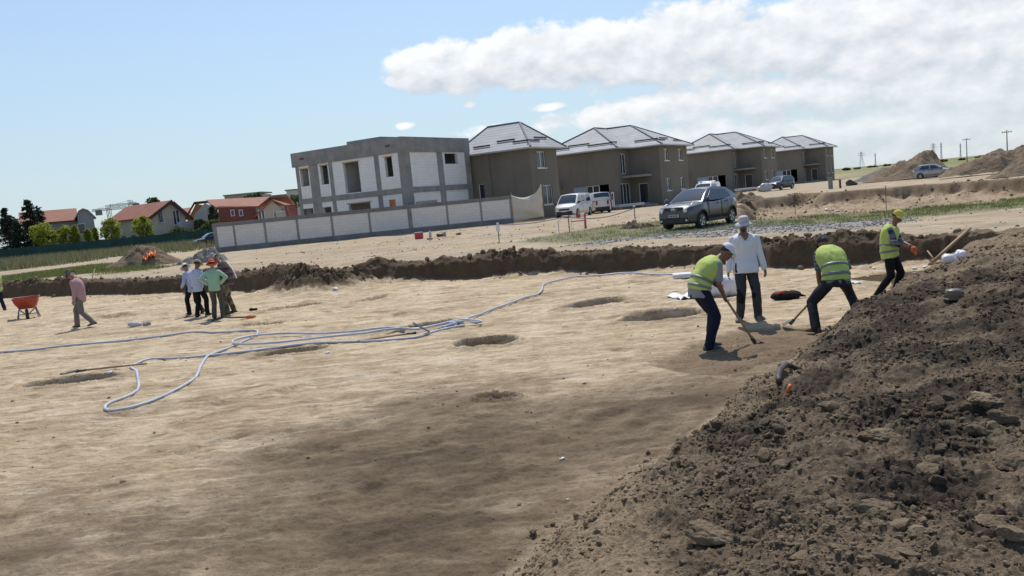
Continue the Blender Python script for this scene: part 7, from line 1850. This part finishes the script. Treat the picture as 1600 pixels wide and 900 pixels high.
def sheet(name, label, cat, px0, px1, py, depth, mat, seed=0, h=.05):
    a, b = on(px0, py), on(px1, py); n, m_ = 16, 10; vs = []; L_ = (b - a).length; rg = np.random.default_rng(seed); ph = rg.uniform(0, 6, 4)
    for j in range(m_ + 1):
        for i in range(n + 1):
            s, t = i / n - .5, j / m_ - .5; e = 1 - .25 * math.sin(3 * s + ph[0]) * t - .2 * math.cos(5 * t + ph[1])
            vs.append((s * L_ * e, t * depth * (1 + .3 * math.sin(4 * s + ph[2])), .02 + h * abs(math.sin(7 * s + ph[3]) * math.cos(6 * t + ph[0])) + .3 * h * math.sin(17 * s - 13 * t)))
    o = MB().add(vs, [(j * (n + 1) + i, j * (n + 1) + i + 1, (j + 1) * (n + 1) + i + 1, (j + 1) * (n + 1) + i) for j in range(m_) for i in range(n)]).build(name, mat, smooth=True, fix=False)
    md = o.modifiers.new('s', 'SOLIDIFY'); md.thickness = .008; o.location = (a + b) / 2; return tag(o, label, cat)
sheet('plastic_sheet', 'flat crumpled white plastic sheet on the floor left of the hoeing worker', 'plastic sheet', 1052, 1098, 464.5, .75, WPLAST, 3)
p = on(1066, 434); t = thing('white_case', 'flat white case lying near the foot of the cut wall, by the hose end', 'case', p, R(-8)); MB().box((-.24, -.2, 0), (.24, .2, .12)).build('shell', WPLAST, t, bevel=.025); MB().box((-.245, -.205, .06), (.245, .205, .07)).build('seam', GUT, t); MB().tube([(-.08, -.2, .07), (-.08, -.25, .07), (.08, -.25, .07), (.08, -.2, .07)], .012, 6).build('handle', GUT, t)
def tool_bag():
    p = on(1230, 468); t = thing('tool_bag', 'black and red tool bag lying on the floor between the standing man and stooping worker', 'bag', p, R(4)); BK = cloth('black_nylon', (.018, .016, .016)); RD = cloth('red_nylon', (.30, .025, .03))
    m_ = MB(); ell(m_, V3(-.08, 0, .08), (.24, .15, .085)); ell(m_, V3(.12, 0, .075), (.15, .13, .08)); o = remesh(m_.build('body', BK, t, fix=False), .012, 2); wrinkle(o, .014, .06, 4)
    m_ = MB(); ell(m_, V3(-.10, -.02, .135), (.16, .10, .04)); remesh(m_.build('lid', RD, t, fix=False), .012, 2); MB().tube([V3(.22, 0, .07), V3(.30, -.02, .05), V3(.37, .0, .03)], [.03, .025, .01], 7).build('strap', BK, t); MB().tube([V3(-.2, -.1, .14), V3(-.08, -.13, .19), V3(.05, -.1, .14)], .012, 6).build('carry_handle', RD, t)
tool_bag()
def plank(label, a, b, name='wooden_pole', z0=.0, lean=1.2, r=.025):
    A = on(*a, z0); d = ray(*b); y = A.y + lean; B = Vector((0, 0, CAMZ)) + d * y; o = MB().tube([A, (A + B) / 2, B], [r, r, r * .9], 8).build(name, WOODH, smooth=True); return tag(o, label, 'pole')
plank('thick wooden pole leaning up from the pit corner onto the spoil bank', (1452, 415), (1516, 356), r=.04, lean=.55)
plank('short thin wooden stick leaning against the cut wall in the pit corner', (1462, 409), (1449, 392), lean=.35, r=.02)
plank('thin dark stick leaning at the cut wall behind the walking man', (139, 456), (148, 420), lean=.5, r=.02)
for lab, px, py, d, sd in (('larger crumpled white plastic bag at the spoil edge by the leaning pole', 1483, 412, (.20, .16, .17), 3), ('smaller pale plastic bag right of the larger one at the spoil edge', 1500, 405, (.14, .12, .15), 4)):
    crumpled('plastic_bag', lab, 'plastic bag', px, py, d, WPLAST, sd, .012, group='plastic bags at the spoil edge')
def bucket():
    p = on(1490, 468, -.01); t = thing('plastic_tub', 'clear grey plastic tub sunk upside down in the spoil bank', 'tub', p, 0); TM = NT('cloudy_plastic'); TM.b.inputs['Transmission Weight'].default_value = .3; mt = TM.fin((.20, .155, .11), .4, 0, .4)
    MB().lathe([(.10, 0), (.085, .10), (.075, .115), (1e-4, .12)], (0, 0, 0), 18).build('wall', mt, t, smooth=True); MB().lathe([(.102, 0), (.11, .01), (.102, .02)], (0, 0, 0), 18).build('rim', mt, t, smooth=True)
bucket()
# muddy water left in the corner of the pit
def puddle():
    n = 60; P_ = [Vector(p) for p in PUDDLE]; vs = []
    c = sum(P_, Vector((0, 0))) / len(P_)
    for i in range(len(P_)):
        for k in range(6): vs.append(P_[i].lerp(P_[(i + 1) % len(P_)], k / 6))
    pts = [(c.x + (v.x - c.x) * 1.12, c.y + (v.y - c.y) * 1.12, -.042) for v in vs]
    t = NT('muddy_water'); t.b.inputs['IOR'].default_value = 1.33; t.bump(t.noise(t.coord('Object'), 9, 3), .04, .01); mt = t.fin((.15, .105, .065), .06, 0, .5)
    tag(MB().add(pts, [tuple(range(len(pts)))]).build('puddle', mt, fix=False), kind='structure')
puddle()
LIT = 'white litter round the muddy puddle'
for i, (px, py, s) in enumerate([(1340, 443, .13), (1355, 433, .05), (1412, 427, .05), (1403, 419, .05), (1428, 420, .07), (1445, 418, .08), (1365, 420, .06), (1388, 424, .045)]):
    crumpled('plastic_scrap', 'scrap of white litter by the muddy puddle in the pit corner', 'scrap', px, py, (s * 1.3, s, s * .5), WPLAST, 20 + i, .008, 4, LIT)
for px, py, lab, s in ((878, 720, 'pale sliver of bone or plastic on the dark damp floor at centre', .03), (889, 782, 'small pale scrap on the damp floor, at the foot of the spoil', .02), (1290, 329, 'white litter on the floor of the second pit, left piece', .22), (1309, 330, 'white litter on the floor of the second pit, right piece', .15), (766, 622, 'tiny white scrap beside the small hole at centre', .015), (513, 552, 'white pebble at the right end of a dug hole, under the hoses', .05), (171, 584, 'white scrap lying between the shovel and the leftmost hole', .06), (250, 466, 'white scrap near the foot of the cut wall, left of the group', .09), (525, 453, 'white lump at the foot of the slumped earth', .10), (1020, 526, 'tiny pale scrap on the floor between the holes', .03)):
    crumpled('plastic_scrap', lab, 'scrap', px, py, (s * 1.5, s, s * .7), WPLAST, int(px), max(.006, s * .12), 4)
crumpled('water_bottle', 'grey and white bundle with a bottle lying left of the group, left piece', 'bundle', 212, 510, (.22, .14, .13), LGREY, 61, .012); crumpled('cloth_bundle', 'dark grey bundle lying left of the group, right piece', 'bundle', 230, 508.5, (.17, .12, .10), GREYT, 62, .012)
crumpled('cloth_bundle', 'small dark bundle on the floor right of the group of four', 'bundle', 396, 485, (.2, .12, .07), CHAR, 63, .012)
# black hose end and orange marker at the foot of the spoil
def black_pipe():
    a = [on(1218, 606), on(1216, 596), on(1222, 586), on(1234, 580), on(1244, 577)]; p = [v + V3(0, 0, z) for v, z in zip(a, (.01, .03, .06, .05, .0))]
    o = MB().tube([p[0], (p[0] + p[1]) / 2 + V3(0, 0, .02), p[1], (p[1] + p[2]) / 2 + V3(0, 0, .02), p[2], (p[2] + p[3]) / 2 + V3(0, 0, .02), p[3], p[4]], .026, 8).build('pipe_end', simple('brown_black_plastic', (.05, .035, .028), .6), smooth=True, fix=False); tag(o, 'bent dark pipe sticking out of the foot of the spoil bank', 'pipe')
    q = on(1230, 616); o = MB().tube([q, q + V3(.02, .0, .05), q + V3(.035, .01, .075)], [.016, .019, .013], 8).build('marker_peg', simple('orange_plastic', (.65, .14, .03), .5), smooth=True); tag(o, 'small orange plastic peg at the foot of the spoil bank', 'peg')
black_pipe()
# stakes, tape and barrier
STAKE = simple('rusty_stake', (.11, .075, .055), .8, .2, .3, 6); REDP = simple('red_paint', (.50, .05, .035), .5, 0, .2); WP = simple('white_paint', (.72, .72, .71), .5)
def stake(label, px, ytop, ybase, cap=None, r=.022):
    p = on(px, ybase); z = at_y(px, ytop, p.y).z; t = thing('stake', label, 'stake', p, 0, 'rusty marker stakes along the verge'); H = z - p.z
    MB().tube([V3(0, 0, -.1), V3(.01, 0, H)], r, 7).build('rod', STAKE, t)
    if cap: MB().box((-.05, -.03, H - .02), (.06, .03, H + .07)).build('cap', WP, t, bevel=.01)
    return t
stake('marker stake with a white paper sign at its top, left of the barrier', 780, 350, 378, True); q = on(780, 378); zt_ = at_y(780, 352, q.y).z
MB().box((-.09, -.02, zt_ - q.z - .28), (.09, .0, zt_ - q.z + .02)).build('sign', WP, bpy.data.objects['stake'], bevel=0)
stake('marker stake with white cap just left of the grey car', 993, 323, 354, True); stake('plain marker stake before the streaked bank, right of the standing man', 1243, 302, 336); stake('marker stake with a white cap in front of the second pit, farthest right', 1385, 291, 329, True); stake('marker stake at the left side of the red and white barrier', 890, 336, 363)
def barrier():
    p = on(905, 358); t = thing('barrier', 'small red and white barrier trestle on the track before the white van', 'barrier', p, R(5)); k = p.y / FOC
    for x in (-.38, .34): MB().tube([V3(x - .05, 0, 0), V3(x, .0, .72)], .022, 6).build('leg', WP, t)
    MB().box((.32, -.03, -.02), (.42, .03, .80)).build('red_post', REDP, t)
    m_ = MB().box((-.42, -.025, .62), (.40, .025, .80)).build('board', WP, t); MB().box((-.12, -.03, .62), (.12, .03, .80)).build('stripe', REDP, m_); MB().box((-.42, -.02, .42), (.36, .02, .47)).build('rail', REDP, t)
    m_ = MB(); m_.tube([V3(-1.1, .2, 0), V3(-1.1, .2, .55), V3(-.85, .2, .68), V3(-.55, .2, .62), V3(-.5, .2, 0)], .025, 7); o = m_.build('tube_barrier', GUT); o.location = p; tag(o, 'bent grey tube hoop standing left of the red and white barrier', 'hoop')
barrier()
def tape(label, a, b, sag):
    A, B = a, b; pts = [A.lerp(B, i / 16) - V3(0, 0, sag * math.sin(math.pi * i / 16)) for i in range(17)]; vs = []
    for p in pts: vs += [p, p + V3(0, 0, .05)]
    o = MB().add(vs, [(2 * i, 2 * i + 2, 2 * i + 3, 2 * i + 1) for i in range(16)]).build('warning_tape', simple('faded_tape', (.60, .42, .42), .6, 0, .3, 8), fix=False); md = o.modifiers.new('s', 'SOLIDIFY'); md.thickness = .006; tag(o, label, 'tape')
a, b = on(780, 378), on(890, 363); tape('faded warning tape strung between the paper stake and the barrier', Vector((a.x, a.y, at_y(780, 352, a.y).z)), Vector((b.x, b.y, at_y(890, 338, b.y).z)), .12)
c = on(993, 354); tape('faded warning tape running from the barrier to the capped stake', Vector((b.x, b.y, at_y(890, 340, b.y).z)), Vector((c.x, c.y, at_y(993, 326, c.y).z)), .25)
# by the block wall
p = on(655, 373, 0); t = thing('paint_tub', 'red tub with pale lid beside the boundary wall', 'tub', p); MB().lathe([(.27, 0), (.29, .36), (.27, .40)], (0, 0, 0), 20).build('wall', simple('red_tub', (.50, .03, .035), .5), t, smooth=True, angle=50); MB().lathe([(.29, .38), (.29, .42), (1e-4, .43)], (0, 0, 0), 20).build('lid', simple('pale_lid', (.50, .42, .40), .5), t)
for i, (px, py, d, m_, lab) in enumerate([(673, 371, (.12, .1, .55), LGREY, 'upright pale bottle beside the red tub'), (686, 370, (.3, .2, .22), STAKE, 'brownish rubble lump right of the pale bottle by the wall'), (694, 369, (.25, .2, .28), GREYT, 'grey rag heap by the boundary wall'), (716, 367, (.35, .2, .18), simple('brick_rubble', (.28, .13, .09), .9), 'reddish brick rubble at the foot of the boundary wall'), (672, 374.5, (.3, .15, .1), STAKE, 'flat dark scrap on the track before the pale bottle')]):
    crumpled('rubble_lump', lab, 'rubble', px, py, d, m_, 70 + i, .03, 5)
# in front of the houses
def slab_stack(label, px0, px1, py, Y, n=2, th=.12):
    a, b = at_y(px0, py, Y), at_y(px1, py, Y + 1.2); z = hz(a.x, Y); t = thing('board_stack', label, 'stack', (a.x, a.y, z), math.atan2(b.y - a.y, b.x - a.x)); L_ = math.hypot(b.x - a.x, b.y - a.y)
    for i in range(n): MB().box((.05 * i, 0, .25 + i * (th + .004)), (L_ - .07 * i, 1.0, .25 + i * (th + .004) + th)).build('board', LGREY, t, bevel=.01)
    for x in (.2, L_ - .3): MB().box((x, .05, 0), (x + .12, .95, .248)).build('bearer', WOODF, t)
slab_stack('pale boards stacked on bearers in front of the house behind the grey car', 967, 1008, 318, 78)
slab_stack('pale boards stacked in front of the second farthest grey house', 1155, 1184, 297, 106)
crumpled('covered_pallet', 'bundle under clear plastic in front of the second farthest house', 'pallet', 1193, 300, (1.5, .8, 1.1), simple('grey_film', (.42, .42, .42), .35), 81, .07, 7)
def gate_post(label, px, ytop, ybase, w, mat, cat='post'):
    p = on(px, ybase); z = at_y(px, ytop, p.y).z; t = thing('concrete_post', label, cat, p, R(-20), 'short posts beside the farthest house'); H = z - p.z; MB().box((-w / 2, -w / 2, -.1), (w / 2, w / 2, H - .1)).build('shaft', mat, t, bevel=.02); MB().box((-w * .62, -w * .62, H - .1), (w * .62, w * .62, H)).build('cap', mat, t, bevel=.02)
gate_post('stout grey concrete post, the left of two beside the farthest house', 1298, 277, 295, .42, CONC); gate_post('thinner brown post, the right of two beside the farthest house', 1313, 281, 294, .2, STAKE)
def debris():
    p = on(1330, 290); t = thing('scrap_boards', 'pale broken boards tipped on dark scrap at the edge of the second pit', 'scrap', p)
    m_ = MB(); m_.bar((-.7, .2, 1.1), (.9, -.1, .05), .22, .04); m_.build('board', WP, t); m_ = MB(); m_.bar((-.5, 0, .05), (1.3, .3, .12), .25, .04); m_.build('board', LGREY, t); m_ = MB(); ell(m_, V3(-.1, .1, .25), (.4, .3, .35)); ell(m_, V3(.3, .1, .15), (.4, .3, .2)); o = remesh(m_.build('dark_scrap', STAKE, t, fix=False), .04, 2); wrinkle(o, .06, .2, 5)
debris()
# the big clods on the spoil bank
def big_clod(label, px, py, size, seed, dark=.25, rz=0.0, dims=(1, .7, .55)):
    p = gpt(px, py); v, f_ = rock_shapes(1, 5, 14, 900 + seed, .06)[0]; v = v + (.22 * fbm3(v + seed, .45, 3, seed) + .14 * fbm3(v + seed, .14, 3, seed + 5))[:, None] * v; v = v * np.array([dims[0], dims[1], max(dims[2], .62)]) * size * .85
    o = np_mesh('earth_clod', v, f_, CLOD, smooth=False); o.location = (p.x, p.y, hz(p.x, p.y) + size * dims[2] * .22); o.rotation_euler = (.1 * math.sin(seed), .15 * math.cos(seed), rz)
    at = o.data.attributes.new('tone', 'FLOAT', 'POINT'); at.data.foreach_set('value', (dark * .8 + .12 + .25 * fbm3(v, size * .6, 2, seed)).astype(np.float32)); tag(o, label, 'earth clod', 'big clods on the spoil bank')
for a in [('largest clod, a long slab of earth at the bottom of the spoil bank', 1118, 846, .21, 1, .2, -.55, (1.25, .62, .6)), ('squarish clod with a broken face, upper of the two near the spoil edge', 1200, 715, .085, 2, .1, .3, (1, .9, .8)), ('flattish pale clod near the middle of the spoil bank', 1375, 682, .12, 3, .0, -.3, (1.2, .8, .5)), ('long low clod right of the largest slab', 1362, 802, .15, 4, .25, -.5, (1.3, .5, .45)), ('big rounded clod at the right picture edge', 1585, 735, .17, 5, .3, .2, (1, .8, .7)),
          ('dark blocky clod on the dark crumbly part, upper right', 1568, 662, .15, 6, .5, -.4, (1.2, .7, .6)), ('pale flat stone like clod at the upper right of the spoil bank', 1540, 632, .17, 7, -.2, .2, (1.1, .8, .3)), ('angular clod between the middle and the right edge', 1450, 740, .11, 8, .45, .6, (1.1, .8, .7)), ('small angular clod left of the largest slab, on the dark rim', 1085, 772, .10, 9, .5, .1, (1.2, .7, .45)), ('broken clod with a rough face just above the largest slab', 1200, 795, .085, 10, .3, 0, (1.3, .7, .6)),
          ('dark clod at the lower right corner of the spoil bank', 1545, 820, .14, 11, .4, .5, (1.1, .8, .6)), ('clod by the right edge, below the big rounded one', 1590, 850, .13, 12, .2, -.2, (1, .8, .6)), ('dark lump alone on the upper spoil slope', 1290, 637, .085, 13, .55, .2, (1.1, .8, .7)), ('rough clod at the lower edge of the picture, right of the slab', 1385, 876, .10, 14, .4, .4, (1.1, .9, .8))]: big_clod(*a)
p = gpt(833, 836); 
v, f_ = rock_shapes(1, 3, 10, 77)[0]; o = np_mesh('earth_clod', v * .045, f_, CLOD); o.location = (p.x, p.y, hz(p.x, p.y) + .015); at = o.data.attributes.new('tone', 'FLOAT', 'POINT'); at.data.foreach_set('value', np.full(len(v), .9, np.float32)); tag(o, 'lone dark clod on the damp floor at the foot of the spoil, bottom centre', 'earth clod')
